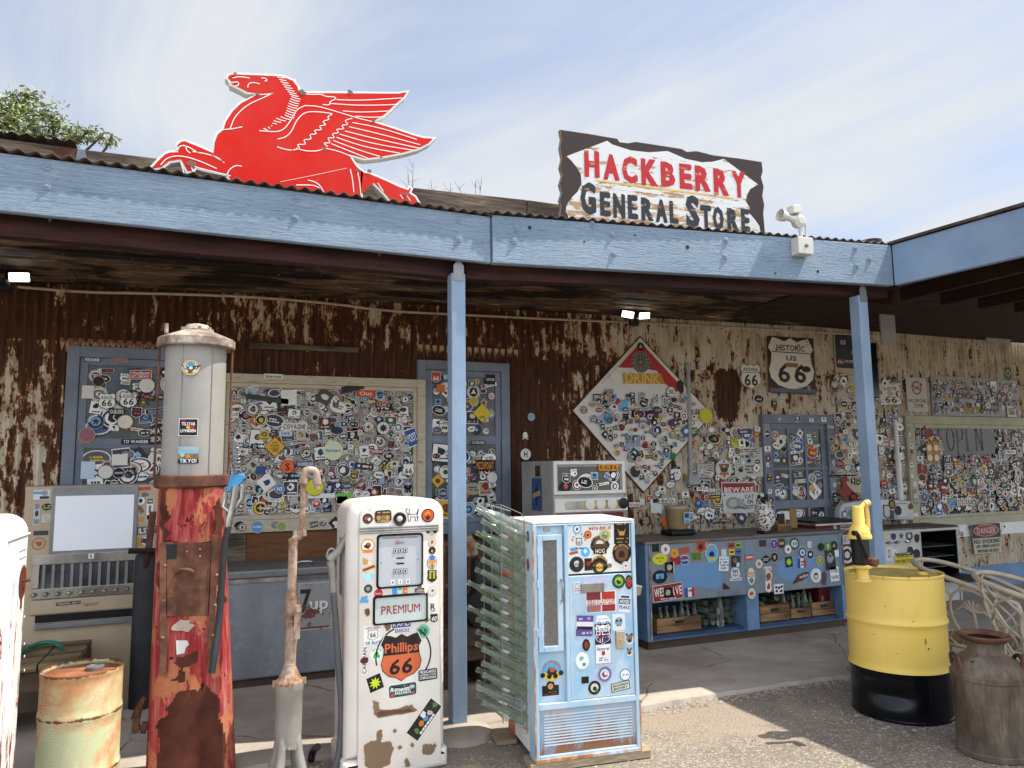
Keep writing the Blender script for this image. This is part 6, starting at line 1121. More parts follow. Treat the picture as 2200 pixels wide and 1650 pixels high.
# ------------------------------------------------------------------ left edge pump
LF = 3.45; xr = -.74; zt_ = 1.42
t = thing('gas_pump', 'worn white gas pump cut off by the left edge with red paint showing through', 'gas pump', (xr-.25, 3.65, 0))
LS = Surf((0, LF, 0), (1, 0, 0))
b = MB(); rbody(b, topround(xr-.52, xr, .0, zt_, .085, 6), LS, 0, .41, .05); b.build('body', M['white_enamel_worn'], t, smooth=True)
RS = Surf((xr+.001, LF, 0), (0, 1, 0)); ru = lambda px, py: RS.uv(px, py)
b = MB(); b.tube([RS.p(.03, zt_-.09, .001), RS.p(.38, zt_-.09, .001)], .005, 6); b.build('trim_bead', M['white_enamel_worn'], t, smooth=True)
for py in (1180, 1196): u, v = ru(50, py); b = MB(); b.tube([RS.p(u-.07, v, -.003), RS.p(u+.05, v, -.003)], .006, 8); b.build('louvre', M['white_paint'], t, smooth=True)
u, v = ru(48, 1250); d = D(RS, 4, .0005); d.disc(u, v, .06, '#6a3122', .072); d.rect(u-.005, v-.085, .02, .05, '#6a3122'); d.build('rust_patch', t, M['flat_paint'])
b = MB(); b.tube([RS.p(u-.01, v+.005, .0), RS.p(u-.01, v+.005, .03)], .005, 6); b.tube([RS.p(u-.02, v+.005, .022), RS.p(u+.02, v+.008, .022)], .004, 6); b.build('crank_pin', M['rust_metal'], t)
b = MB()
for py in (1325, 1383, 1410, 1440): u, v = ru(52, py); b.lathe([(.006, 0), (.005, .002)], RS.p(u, v, 0), 8, RS.N)
b.build('rivet', M['white_paint'], t)
# ------------------------------------------------------------------ red visible-cylinder pump
RX, RY = gy(412, 1400, 4.30)[0], 4.30; Y0 = RY
zz = lambda py, px=418: gy(px, py, RY)[2]; halfw = lambda a_, c_, py: (gy(c_, py, RY)[0]-gy(a_, py, RY)[0])/2*.985
CX = gy(417, 900, RY)[0]
t = thing('visible_gas_pump', 'antique tall rusty red visible gas pump with a cloudy glass cylinder', 'gas pump', (CX, RY, 0))
zb0, zb1 = 0.0, zz(1042); w0, w1, wb = halfw(318, 508, 1600), halfw(348, 488, 1050), 0.0
nz, na = 150, 120; vs = []; ra = []; rrn = random.Random(3)
def pnoise(seed): 
    g = np.random.RandomState(seed).rand(64, 64)
    def f(x, y):
        xi, yi = int(math.floor(x)), int(math.floor(y)); fx, fy = x-xi, y-yi; fx = fx*fx*(3-2*fx); fy = fy*fy*(3-2*fy); q = lambda i, j: g[(xi+i) % 64, (yi+j) % 64]
        return (q(0, 0)*(1-fx)+q(1, 0)*fx)*(1-fy)+(q(0, 1)*(1-fx)+q(1, 1)*fx)*fy
    return f
pn = pnoise(5); fsurf = Surf((0, RY-.2, 0), (1, 0, 0))
def pip(x, y, P_):
    c = False; j = len(P_)-1
    for i in range(len(P_)):
        if (P_[i][1] > y) != (P_[j][1] > y) and x < (P_[j][0]-P_[i][0])*(y-P_[i][1])/(P_[j][1]-P_[i][1])+P_[i][0]: c = not c
        j = i
    return c
rzones = [[fsurf.uv(*q) for q in z] for z in ([(335, 1650), (338, 1560), (352, 1545), (372, 1500), (395, 1484), (440, 1482), (468, 1495), (474, 1560), (482, 1600), (486, 1660), (430, 1760), (330, 1760)], [(345, 1042), (360, 1042), (357, 1170), (352, 1280), (338, 1280), (344, 1170)], [(458, 1085), (478, 1070), (484, 1300), (464, 1300)], [(352, 1168), (382, 1160), (420, 1172), (456, 1160), (448, 1320), (355, 1322)], [(375, 1425), (378, 1410), (405, 1412), (425, 1405), (422, 1425), (395, 1440), (402, 1470), (370, 1470), (385, 1455), (388, 1440)])]
b = MB()
for j in range(nz+1):
    z = zb0+(zb1-zb0)*j/nz; f = (z-zz(1600))/(zb1-zz(1600)); w = w0+(w1-w0)*f
    for i in range(na):
        a = 2*math.pi*i/na; ca, sa = math.cos(a), math.sin(a); q = 1/((abs(ca)**3.2+abs(sa)**3.2)**(1/3.2)); x = w*ca*q; y = -w*sa*q*.96
        vs.append((CX+(.0)*0+x+(gy(412, 1600, RY)[0]-CX)*(1-min(1, f)), RY+y, z)); m_ = 0
        fx, fz = vs[-1][0], z
        if y < .05:
            nx, nz_ = fx+.03*(pn(fx*25, z*25)-.5), z+.03*(pn(fx*25+9, z*25+9)-.5)
            for Z in rzones:
                if pip(nx, nz_, Z): m_ = 1
        ra.append(m_)
b.add(vs, [(j*na+(i+1) % na, j*na+i, (j+1)*na+i, (j+1)*na+(i+1) % na) for j in range(nz) for i in range(na)]+[tuple(range(na)), tuple(range((nz+1)*na-1, nz*na-1, -1))])
bo = b.build('body', M['red_enamel'], t, smooth=True); at_ = bo.data.attributes.new('rust', 'FLOAT', 'POINT'); at_.data.foreach_set('value', np.array(ra, np.float32))
fy = RY-w1*.96-.01
def fpt(px, py, n=0): # point on the sloping front of the body
    z = zz(py); f = (z-zz(1600))/(zb1-zz(1600)); w = w0+(w1-w0)*f; p = gy(px, py, RY-w*.96-n); return p
b = MB(); dq = [fpt(357, 1166, .004), fpt(455, 1166, .004), fpt(447, 1322, .004), fpt(358, 1325, .004)]; b.hexa([dq[3], dq[2], dq[2]+A(0, .03, 0), dq[3]+A(0, .03, 0), dq[0], dq[1], dq[1]+A(0, .03, 0), dq[0]+A(0, .03, 0)]); dd_ = b.build('access_door', M['rust_metal'], t, bev=.003)
b = MB(); a = fpt(380, 1232, .008); c = fpt(418, 1234, .008); b.tube(smoothp([a, a+A(.01, -.02, .02), (a+c)/2+A(0, -.03, .025), c+A(-.01, -.02, .02), c]), .010, 8); b.build('handle', M['rust_metal'], dd_, smooth=True)
b = MB(); a = fpt(358, 1170, .006); c = fpt(379, 1200, .006); b.box(a[0], c[0], a[1]-.002, a[1]+.01, c[2], a[2]); b.build('opening', M['black_metal'], dd_)
b = MB()
for px0, py0, px1, py1 in ((350, 1166, 350, 1450), (462, 1150, 452, 1440)): b.bar(fpt(px0, py0, .004), fpt(px1, py1, .004), .03, .014, (0, -1, .0))
b.build('door_rail', M['rust_metal'], t, bev=.002)
b = MB()
for px, py in ((355, 1215), (352, 1290), (350, 1370), (466, 1235), (463, 1300), (458, 1365), (430, 1180), (430, 1195), (400, 1160), (402, 1185)): b.ell(fpt(px, py, .012), (.006, .004, .006), 8, 5)
b.build('rivet', M['pipe_rust'], t)
d = D(Surf(fpt(392, 1390, .004), (1, 0, 0), (0, .02, 1)), 3); d.poly([(-.03, .035), (.02, .03), (.03, .01), (.015, -.005), (.01, -.03), (-.025, -.035)], '#c9c6c2'); d.build('paper_scrap', t)
d = D(Surf(fpt(393, 1345, .004), (1, 0, 0), (0, .02, 1)), 2); d.poly(blob(0, .0, .06, random.Random(2), 14, .5, .7), '#a59488'); d.build('paint_scar', t, M['flat_paint'])
zr0, zr1 = zz(1046), zz(1020); b = MB(); rw = halfw(331, 496, 1035)
b.lathe([(w1*.8, zr0-.02), (rw*.96, zr0), (rw, zr0+.008), (rw, zr1-.006), (rw*.97, zr1), (w1*.8, zr1)], (CX, RY, 0), 40); b.build('lower_ring', M['rust_metal'], t, smooth=True)
zc0, zc1 = zz(750), zz(735); cw = halfw(330, 502, 742); gw = halfw(349, 484, 900)
b = MB(); b.lathe([(gw, zr1-.004), (gw, zc0+.02)], (CX, RY, 0), 48, caps=False); b.build('glass_cylinder', M['dusty_glass'], t, smooth=True)
b = MB(); b.lathe([(.03, zr1), (.03, zc0)], (CX, RY, 0), 10)
for py in (805, 829, 861, 884, 1005): b.lathe([(.0, zz(py)-.006), (.075, zz(py)-.003), (.075, zz(py)+.003), (.0, zz(py)+.006)], (CX, RY-.02, 0), 18)
b.build('gallon_marker', M['light_plastic'], t, smooth=True)
b = MB()
for dx_ in (-.30, .42): a_ = dx_; x = CX+gw*1.005*math.sin(a_*1.35); y = RY-gw*1.005*math.cos(a_*1.35); b.tube([(x, y, zr1), (x, y, zc0+.02)], .003, 6)
b.build('glass_seam', M['grey_steel'], t)
for s in (-1, 1): b = MB(); b.tube([(CX+s*cw*.92, RY-.02, zr1-.01), (CX+s*cw*.92, RY-.02, zc0+.01)], .0065, 8); b.build('tie_rod', M['rust_metal'], t, smooth=True)
b = MB(); zt2 = zz(712); b.lathe([(gw*.9, zc0+.004), (cw*.97, zc0), (cw, zc0+.006), (cw, zc1+.006), (cw*.95, zc1+.014), (cw*.7, zc1+.035), (cw*.45, zc1+.055), (cw*.40, zc1+.058)], (CX, RY, 0), 44); b.build('cap', M['rust_cap'], t, smooth=True)
b = MB(); b.lathe([(cw*.43, zc1+.05), (cw*.43, zc1+.062), (cw*.36, zc1+.066), (cw*.28, zc1+.092), (cw*.12, zc1+.10), (.001, zc1+.10)], (CX, RY, 0), 28)
for i in range(8): a_ = i*math.pi/4+.2; b.lathe([(.007, 0), (.007, .02)], (CX+cw*.39*math.cos(a_), RY+cw*.39*math.sin(a_), zc1+.058), 6); b.bar((CX+cw*.2*math.cos(a_), RY+cw*.2*math.sin(a_), zc1+.085), (CX+cw*.4*math.cos(a_), RY+cw*.4*math.sin(a_), zc1+.07), .012, .01)
b.tube([(CX-.15, RY-.05, zc1+.03), (CX-.15, RY-.05, zc1+.085)], .011, 6); b.build('cap_fitting', M['rust_cap'], t, smooth=True)
def cmap(u, v, n): a_ = u/gw; return A(CX+(gw+n+.009)*math.sin(a_), RY-(gw+n+.009)*math.cos(a_), v)
GS = Surf((CX, RY-gw, 0), (1, 0, 0)); kg = GS.sc(405, 900)[0]
def gst(px, py, fn):
    u, v = GS.uv(px, py); d = D(GS, 1, .0005, cmap); fn(d, u, v, kg); d.build('sticker', t)
gst(410, 790, lambda d, u, v, k: [d.disc(u, v, 18*k, '#e6e2d8', n=20), d.disc(u, v, 17*k, '#c9a03a', n=20), d.disc(u, v, 13*k, '#e0dccf', n=20), d.disc(u, v+3*k, 10*k, '#4a90bf'), d.poly([(u-22*k, v+9*k), (u-8*k, v+0*k), (u, v+2*k), (u+10*k, v+4*k), (u+22*k, v+7*k), (u+12*k, v-3*k), (u+2*k, v-8*k), (u-10*k, v-5*k)], '#1f1d1c'), d.disc(u+1*k, v-1*k, 4*k, '#dcd6c8'), d.disc(u, v-9*k, 5*k, '#7a4a2a')])
gst(405, 918, lambda d, u, v, k: [d.rect(u, v, 40*k, 41*k, '#e8e6e2'), d.rect(u, v, 37*k, 38*k, '#1a1a1c'), d.text('TELSTAR', u, v+8*k, 7*k, '#e6e4e0', w=28*k), d.poly(blob(u+6*k, v, 10*k, rr, 9, .4, .5), '#a8241f'), d.disc(u, v, 4*k, '#d9a02a'), d.text('LIMNIDEN', u, v-8*k, 7*k, '#e6e4e0', w=31*k), d.rect(u-9*k, v+15*k, 10*k, 5*k, '#8a1f22')])
gst(405, 978, lambda d, u, v, k: [d.rect(u, v, 42*k, 40*k, '#6fb3dc'), d.rect(u, v-3*k, 42*k, 14*k, '#6a7a4a'), d.text('MANTEQROV', u, v+15*k, 7*k, '#d9a92a', w=41*k), d.poly(blob(u, v-2*k, 6*k, rr, 8, .3), '#d0762f'), d.poly(blob(u+14*k, v-2*k, 5*k, rr, 8, .4), '#b3262a'), d.poly(blob(u-12*k, v+1*k, 6*k, rr, 8, .4), '#b9b4a4'), d.rect(u, v-14*k, 42*k, 11*k, '#24262a'), d.text('TIKYO!', u, v-13*k, 8*k, '#e6e4e0', w=33*k)])
# nozzle, spring and hose on the right flank
NY = RY-.22; npt = lambda x, y, Y=NY: gy(x, y, Y)
sp = []; a = npt(507, 1016); c = npt(502, 945); 
for i in range(90): f = i/89; cc_ = a+(c-a)*f+A(.012*math.sin(f*3), 0, 0); an = f*2*math.pi*9; sp.append(cc_+A(.015*math.cos(an), .015*math.sin(an), 0))
b = MB(); b.tube(sp, .0035, 5); b.tube([a, c+A(0, 0, -.01)], .010, 8); b.build('hose_spring', M['grey_steel'], t, smooth=True)
b = MB(); uvp = [npt(*q) for q in ((488, 1048), (494, 1022), (500, 1016), (526, 1018), (527, 1028), (512, 1046), (505, 1052), (483, 1060))]; b.prism(uvp, (0, -1, 0), .05); b.build('nozzle_cover', M['nozzle_blue'], t, bev=.008)
b = MB(); b.tube([npt(508, 1045), npt(502, 1080), npt(497, 1098)], [.024, .02, .018], 10); b.tube([npt(520, 1040), npt(520, 1070), npt(505, 1092)], [.012, .014, .012], 8); b.tube([npt(484, 1058), npt(478, 1088), npt(492, 1100), npt(502, 1098)], [.012, .010, .009, .008], 8); b.tube([npt(497, 1098), npt(492, 1115), npt(490, 1132)], [.016, .018, .017], 10); b.build('nozzle', M['chrome'], t, smooth=True)
hose([npt(491, 1130), npt(482, 1170), npt(478, 1230), npt(474, 1290), npt(470, 1340), npt(462, 1400, NY-.04), npt(455, 1446, NY-.05)], .0165, 'hose', t)
# crank fitting at its foot
b = MB(); cr_ = lambda x, y: gy(x, y, 4.3); b.tube([cr_(318, 1563), cr_(283, 1563)], .012, 8); b.tube([cr_(316, 1563), cr_(303, 1563)], .028, 10); b.box(*[f for f in (cr_(284, 1570)[0], cr_(299, 1570)[0], 4.27, 4.33, cr_(290, 1572)[2], cr_(290, 1540)[2])]); b.tube([cr_(291, 1545), cr_(298, 1520), cr_(312, 1497)], [.022, .018, .012], 8); b.build('crank', M['rust_metal'], t, smooth=True)
# ------------------------------------------------------------------ hand pump on an iron pedestal
QY = 4.02; qp = lambda x, y: gy(x, y, QY); ax_ = qp(621, 1500); kx = ax_[0]
t = thing('pipe_pump', 'slender rusty pipe hand pump with a crook top on a grey cast pedestal', 'pump', (kx, QY, 0))
hz = lambda py: qp(621, py)[2]; hx = lambda a_, c_, py: (qp(c_, py)[0]-qp(a_, py)[0])/2
b = MB(); r1 = hx(592, 650, 1520)
b.lathe([(r1*.96, hz(1600)), (r1, hz(1560)), (r1, hz(1485)), (r1*1.06, hz(1482)), (r1*1.08, hz(1468)), (r1*.9, hz(1466))], (kx, QY, 0), 28)
for a_ in (45, 135, 225, 315):
    ca, sa = math.cos(R(a_+8)), math.sin(R(a_+8)); b.tube(smoothp([(kx+r1*.72*ca, QY+r1*.72*sa, hz(1575)), (kx+r1*.82*ca, QY+r1*.82*sa, hz(1600)), (kx+r1*1.0*ca, QY+r1*1.0*sa, hz(1630)), (kx+r1*1.7*ca, QY+r1*1.7*sa, .0)]), [r1*.28, r1*.34, r1*.36, .026, .022], 10)
b.build('pedestal', M['grey_cast'], t, smooth=True)
d = D(Surf((kx, QY-r1, 0), (1, 0, 0)), 4); d.text('V410', 0, hz(1597), .022, '#a5a29a', w=.07); d.build('cast_mark', t, M['flat_paint'])
b = MB(); b.lathe([(r1*1.1, hz(1468)), (r1*1.1, hz(1462)), (r1*.85, hz(1455)), (r1*.55, hz(1438)), (hx(612, 635, 1430)*1.15, hz(1432)), (hx(612, 635, 1430)*1.15, hz(1425))], (kx, QY, 0), 20)
for a_ in range(0, 360, 90): b.lathe([(.012, 0), (.012, .03)], (kx+r1*1.08*math.cos(R(a_)), QY+r1*1.08*math.sin(R(a_)), hz(1472)), 6)
b.build('pump_head', M['pipe_rust'], t, smooth=True)
pr1 = hx(613, 635, 1400); b = MB(); b.tube([qp(622, 1432), qp(625, 1340)], pr1, 12); b.tube([qp(626, 1285), qp(630, 1165)], pr1*.9, 12); b.tube([qp(648, 1150), qp(652, 1035)], hx(644, 657, 1100)*.95, 12)
b.tube(smoothp([qp(652, 1040), qp(653, 1012), qp(666, 1008), qp(680, 1012), qp(682, 1035)], 2), .0185, 12); b.tube([qp(681, 1030), qp(681, 1050)], .014, 10); b.tube([qp(682, 1016), qp(690, 1014)], .008, 6); b.build('riser_pipe', M['pipe_rust'], t, smooth=True)
for (x, y, q_) in ((652, 1033, 1.35), (681, 1034, 1.3), (626, 1281, 1.55), (625, 1335, 1.5), (630, 1163, 1.5), (648, 1146, 1.5)): b = MB(); b.tube([qp(x, y+6), qp(x, y-6)], .0165*q_, 10); b.build('pipe_coupling', M['pipe_rust'], t, smooth=True); b = MB()
b.tube([qp(626, 1283), qp(625, 1336)], pr1*1.2, 12); b.build('valve_body', M['pipe_rust'], t, smooth=True); b = MB(); b.tube(smoothp([qp(630, 1166), qp(634, 1155), qp(645, 1152), qp(648, 1143)], 2), .02, 10); b.tube([qp(634, 1150), qp(634, 1140)], .012, 6); b.build('fitting', M['pipe_rust'], t, smooth=True)
b = MB(); ly = QY-.045; b.bar(gy(640, 1300, ly), gy(637, 1372, ly), .03, .018, (0, 1, 0)); b.tube([gy(643, 1310, ly+.04), gy(643, 1310, ly-.02)], .014, 8); b.tube([gy(636, 1370, ly), gy(633, 1385, ly), gy(634, 1425, ly)], [.012, .010, .003], 6); b.build('lever', M['pipe_rust'], t, smooth=True)
# loose black pipe offcut on the ground
b = MB(); b.tube(smoothp([gz(668, 1635, .03), gz(672, 1612, .07), gz(682, 1605, .12)]), .02, 10); o = b.build('pipe_offcut', M['black_metal'], smooth=True); tag(o, 'short bent black pipe stub on the ground between hand pump and white pump', 'pipe')
# ------------------------------------------------------------------ blue vending machine
VL, VR = gz(1152, 1640, .05), gz(1378, 1611, .05); VF = Surf(VL, (VR-VL)*A(1, 1, 0)); vw = float(np.dot(VR-VL, VF.U)); VD = -VF.N
vz = VF.uv(1250, 1118)[1]; vd = .50
t = thing('vending_machine', 'pale blue antique upright bottle vending machine with a narrow glass door and stickers', 'vending machine', tuple(VL+VF.U*vw/2+VD*vd/2-A(0, 0, .05)))
vo = lambda b, u0, u1, v0, v1, n0, n1, m=0: b.obox(VF.O, VF.U, VF.V, VF.N, u0, u1, v0, v1, n0, n1, m)
V_ = lambda px, py: VF.uv(px, py)
b = MB(); vo(b, 0, vw, .012, vz-.016, -vd+.10, -.05); b.build('cabinet', M['white_paint'], t, bev=.006)
b = MB(); vo(b, -.002, vw+.002, .0, vz-.02, -vd-.04, -vd+.098); b.build('back_panel', M['orange_side'], t, bev=.006)
b = MB(); vo(b, -.003, vw+.003, vz-.015, vz-.001, -vd+.02, -.004); b.build('top_cover', M['machine_top'], t, bev=.010)
b = MB(); c0 = V_(1215, 1300)[0]; gv = V_(1260, 1515)[1]
# front frame: stiles, rails
for (u0_, u1_, v0_, v1_) in ((0, .022, .0, vz-.016), (vw-.022, vw, .0, vz-.016), (.022, vw-.022, vz-.024, vz-.017), (.022, vw-.022, gv-.006, gv+.028), (.022, vw-.022, .0, .03), (c0-.0, c0+.022, gv+.028, vz-.024)): vo(b, u0_, u1_, v0_, v1_, -.05, .0)
b.build('front_frame', M['blue_enamel'], t, bev=.004)
b = MB(); b.hexa([VF.p(-.001, .0, -.05), VF.p(-.001, 0, -.001), VF.p(-.003, 0, -.001), VF.p(-.003, 0, -.10), VF.p(-.001, vz-.03, -.05), VF.p(-.001, vz-.03, -.001), VF.p(-.003, vz-.03, -.001), VF.p(-.003, vz-.03, -.10)]); b.build('side_strip', M['blue_enamel'], t)
b = MB(); vo(b, -.004, .004, .0, vz-.05, -.002, .003); vo(b, vw-.003, vw+.004, .0, gv, -.03, .003); vo(b, .0, vw, -.002, .014, -.002, .006); b.build('rusty_edge', M['rust_trim'], t)
b = MB(); vo(b, .022, c0, gv+.028, vz-.024, -.05, -.026); b.build('door_recess', M['blue_enamel'], t)
a, c = V_(1154, 1150), V_(1211, 1398); b = MB(); frame(b, VF, a[0], c[0], c[1], a[1], .030, -.030, .004); dr = b.build('bottle_door', M['blue_enamel'], t, bev=.003)
pane(VF, a[0]+.03, c[0]-.03, c[1]+.03, a[1]-.03, -.008, 'grey_pane', dr, 'glass')
b = MB()
for i in range(9): z = c[1]+.06+i*(a[1]-c[1]-.12)/8; b.lathe([(.028, 0), (.028, .003)], VF.p((a[0]+c[0])/2, z, -.0078), 16, VF.N)
b.build('bottle_rack_holes', M['pane_mark'], dr)
hx0 = c[0]-.008; h1_, h2_ = V_(1206, 1245)[1], V_(1206, 1292)[1]; b = MB(); b.tube(smoothp([VF.p(hx0, h1_, .004), VF.p(hx0, h1_-.01, .026), VF.p(hx0, h2_+.01, .026), VF.p(hx0, h2_, .004)]), .006, 8); b.build('handle', M['chrome'], dr, smooth=True)
b = MB(); u, v = V_(1177, 1134); b.prism([VF.p(*q, -.018) for q in ((u-.02, v-.02), (u+.02, v-.02), (u+.007, v+.022), (u-.007, v+.022))], VF.N, .006); b.build('bottle_opener', M['chrome'], t)
b = MB()
for py in (1185, 1255, 1360): q = V_(1155, py); b.tube([VF.p(q[0], q[1]-.02, .003), VF.p(q[0], q[1]+.02, .003)], .006, 8)
b.build('hinge', M['blue_enamel'], dr)
pa = V_(1226, 1236); b = MB(); vo(b, c0+.024, vw-.024, pa[1]+.004, vz-.026, -.05, -.010); b.build('header_panel', M['white_paint'], t, bev=.003)
b = MB(); vo(b, c0+.024, vw-.024, gv+.030, pa[1]-.006, -.05, -.006); b.build('door_panel', M['blue_enamel'], t, bev=.004)
b = MB(); vo(b, c0+.022, vw-.022, pa[1]-.005, pa[1]+.003, -.05, -.02); b.build('panel_gap', M['black_metal'], t)
b = MB(); vo(b, .022, vw-.022, .03, gv-.006, -.05, -.012); gp = b.build('grille_panel', M['blue_grille'], t)
b = MB(); gu0, gv0 = V_(1170, 1600)[0], .075; n = 11
for i in range(n): z = gv0+(gv-.04-gv0)*i/(n-1); vo(b, .05, vw-.045, z, z+.006, -.012, -.006)
b.build('grille_slat', M['slat_paint'], gp)
# fittings on the front
a, c = V_(1248, 1254), V_(1298, 1271); b = MB(); vo(b, a[0], c[0], c[1], a[1], -.006, .004); b.build('coin_plate', M['chrome'], t, bev=.003)
a, c = V_(1323, 1357), V_(1342, 1392); b = MB(); vo(b, a[0], c[0], c[1], a[1], -.006, .005); b.lathe([(.007, .005), (.007, .009)], VF.p((a[0]+c[0])/2, (a[1]+c[1])/2, 0), 10, VF.N); b.build('selector_plate', M['beige_enamel'], t, bev=.003)
a, c = V_(1250, 1455), V_(1266, 1468); b = MB(); vo(b, a[0], c[0], c[1], a[1], -.02, -.0052); b.build('coin_return', M['black_metal'], t)
a, c = V_(1322, 1357), V_(1341, 1390); a, c = V_(1323, 1357), V_(1341, 1390)
sp_ = V_(1378, 1275); b = MB(); tr0 = vw+.004; b.hexa([VF.p(tr0, sp_[1]-.035, -.06), VF.p(tr0+.055, sp_[1]-.02, -.06), VF.p(tr0+.055, sp_[1]-.02, -.16), VF.p(tr0, sp_[1]-.035, -.16), VF.p(tr0, sp_[1]+.045, -.06), VF.p(tr0+.065, sp_[1]+.03, -.06), VF.p(tr0+.065, sp_[1]+.03, -.16), VF.p(tr0, sp_[1]+.045, -.16)]); b.build('side_tray', M['chrome'], t, bev=.008)
r = random.Random(31)
def vs_(px, py, fn, name='sticker', off=None, mat=None):
    u, v = VF.uv(px, py); k = VF.sc(px, py)[0]; o = off if off is not None else (-.009 if v > pa[1] else -.005); d = D(VF, o/.0004, .0004); fn(d, u, v, k); return d.build(name, t, M[mat] if mat else None)
ring = lambda a, b_, c_, icon, R_: (lambda d, u, v, k: [d.disc(u, v, R_*k, a, n=24), d.disc(u, v, R_*.86*k, b_, n=24), d.disc(u, v, R_*.62*k, c_, n=20)]+[d.poly(blob(u+dx_*R_*k, v+dy_*R_*k, s_*R_*k, r, 9, .4), cc) for dx_, dy_, s_, cc in icon])
vs_(1241, 1137, ring('#dfe3e4', '#4f97bf', '#dfe3e4', [(0, 0, .35, '#3a4a5a')], 11)); vs_(1290, 1134, lambda d, u, v, k: d.text("we're doin' it!", u, v, 8*k, '#b3262a', w=48*k))
vs_(1337, 1145, lambda d, u, v, k: [d.rect(u, v, 33*k, 44*k, '#1c1614', -.02), d.poly([(u-9*k, v+9*k), (u-4*k, v+2*k), (u, v+4*k), (u+4*k, v+2*k), (u+9*k, v+9*k), (u+5*k, v-5*k), (u-5*k, v-5*k)], '#b58a4a'), d.marks(u, v+17*k, 20*k, 5*k, '#b58a4a', 1, r), d.marks(u, v-11*k, 24*k, 4*k, '#b58a4a', 1, r), d.marks(u, v-18*k, 26*k, 4*k, '#8a7a5a', 1, r)])
vs_(1264, 1149, ring('#e2dccc', '#b5482c', '#d0802f', [(0, -.1, .35, '#3a241c')], 9.5)); vs_(1301, 1150, ring('#d9cf9c', '#c9bb7a', '#8fa07a', [(0, -.2, .5, '#5a7a5a'), (.1, .2, .25, '#d8cf9c')], 13))
vs_(1245, 1162, lambda d, u, v, k: [d.arct('WESTERN', u, v, 14*k, 4*k, '#1d1d1f', 90, 190), d.poly(shield(u, v-2*k, 14*k, 16*k), '#1d1d1f'), d.poly(shield(u, v-2*k, 11*k, 13*k), '#dcd8ce'), d.text('66', u, v-3*k, 5*k, '#1d1d1f'), d.marks(u, v-15*k, 18*k, 4*k, '#1d1d1f', 1, r)])
vs_(1290, 1173, lambda d, u, v, k: [d.poly(blob(u, v+2*k, 23*k, r, 14, .2, .9), '#2a211a'), d.disc(u, v+2*k, 13*k, '#7a5a3a'), d.disc(u, v+5*k, 8*k, '#d8d2c4', 6*k), d.poly([(u-22*k, v-3*k), (u-8*k, v+4*k), (u+8*k, v+4*k), (u+22*k, v-3*k), (u+8*k, v-6*k), (u-8*k, v-6*k)], '#4a3420'), d.arct('SINGAPORE', u, v-2*k, 21*k, 4*k, '#c98a3a'), d.rect(u, v-10*k, 28*k, 11*k, '#1d1714'), d.text('HOG', u, v-10*k, 8*k, '#d8c8a0', w=20*k)])
vs_(1234, 1185, lambda d, u, v, k: [d.rect(u, v-3*k, 19*k, 5*k, '#b5482c', .15), d.rect(u, v+4*k, 15*k, 7*k, '#4f97bf', .15)]); vs_(1259, 1186, ring('#cfe4f0', '#4fa0d4', '#5fb0e0', [(0, .1, .4, '#dfeaf0')], 11.5)); vs_(1240, 1213, ring('#1d1d1f', '#26262a', '#1d1d1f', [(0, .1, .5, '#c9c5bc')], 15.5)); vs_(1240, 1213, lambda d, u, v, k: d.text('SOG', u, v, 6*k, '#1d1d1f'), off=-.0075)
vs_(1265, 1213, lambda d, u, v, k: [d.rect(u, v, 16*k, 24*k, '#1d1614'), d.poly(blob(u, v+1*k, 7*k, r, 8, .5), '#8f2a24')]); vs_(1289, 1213, lambda d, u, v, k: [d.poly(blob(u, v, 21*k, r, 14, .2, .9), '#1f1b18'), d.arct('HRADEC KRALOVE', u, v-4*k, 19*k, 4*k, '#d9b34a'), d.poly([(u-18*k, v-2*k), (u, v+6*k), (u+18*k, v-2*k), (u, v-6*k)], '#6a4a2f'), d.disc(u, v-6*k, 8*k, '#d9b34a'), d.text('HOG', u, v-6*k, 5*k, '#1f1b18')])
vs_(1337, 1188, lambda d, u, v, k: [d.poly(blob(u, v, 22*k, r, 16, .15, 1.1), '#1f1814'), d.disc(u, v-2*k, 14*k, '#6a4428'), d.poly(blob(u, v-3*k, 9*k, r, 9, .4), '#1d1612'), d.arct('TWO BROTHERS', u, v-3*k, 18*k, 4*k, '#b59060')]); vs_(1346, 1216, ring('#dedad2', '#d0ccc6', '#dedad2', [(0, 0, .3, '#9a7a6a')], 10)); vs_(1311, 1215, lambda d, u, v, k: d.poly(blob(u, v, 7*k, r, 8, .5), '#8a6a4a'))
vs_(1330, 1249, ring('#1d2a1c', '#2a5a2c', '#7fb04a', [(0, -.1, .45, '#2a3a1c'), (.1, .3, .3, '#c9a02c')], 14)); vs_(1352, 1251, lambda d, u, v, k: [d.disc(u, v, 8*k, '#1a1a1a', 14*k), d.poly(blob(u, v, 8*k, r, 9, .4, 1.5), '#b3262a'), d.rect(u, v+5*k, 6*k, 8*k, '#2a7a3a')])
vs_(1292, 1293, lambda d, u, v, k: [d.rect(u, v, 66*k, 42*k, '#dcd6cc', -.0), d.rect(u-16*k, v+10*k, 30*k, 18*k, '#7a2a34'), d.rect(u+16*k, v+10*k, 28*k, 18*k, '#a8322c'), d.rect(u-16*k, v-11*k, 30*k, 16*k, '#6a7a9a'), d.rect(u+16*k, v-11*k, 28*k, 16*k, '#8f2a2a'), d.rect(u-14*k, v-12*k, 22*k, 6*k, '#c9502c'), d.rect(u, v-1*k, 64*k, 11*k, '#dcd6cc'), d.text('ORO STAZIONE', u, v+2*k, 5*k, '#a8322c', w=58*k), d.text('RINCORRI 1982', u, v-4*k, 5*k, '#a8322c', w=58*k)])
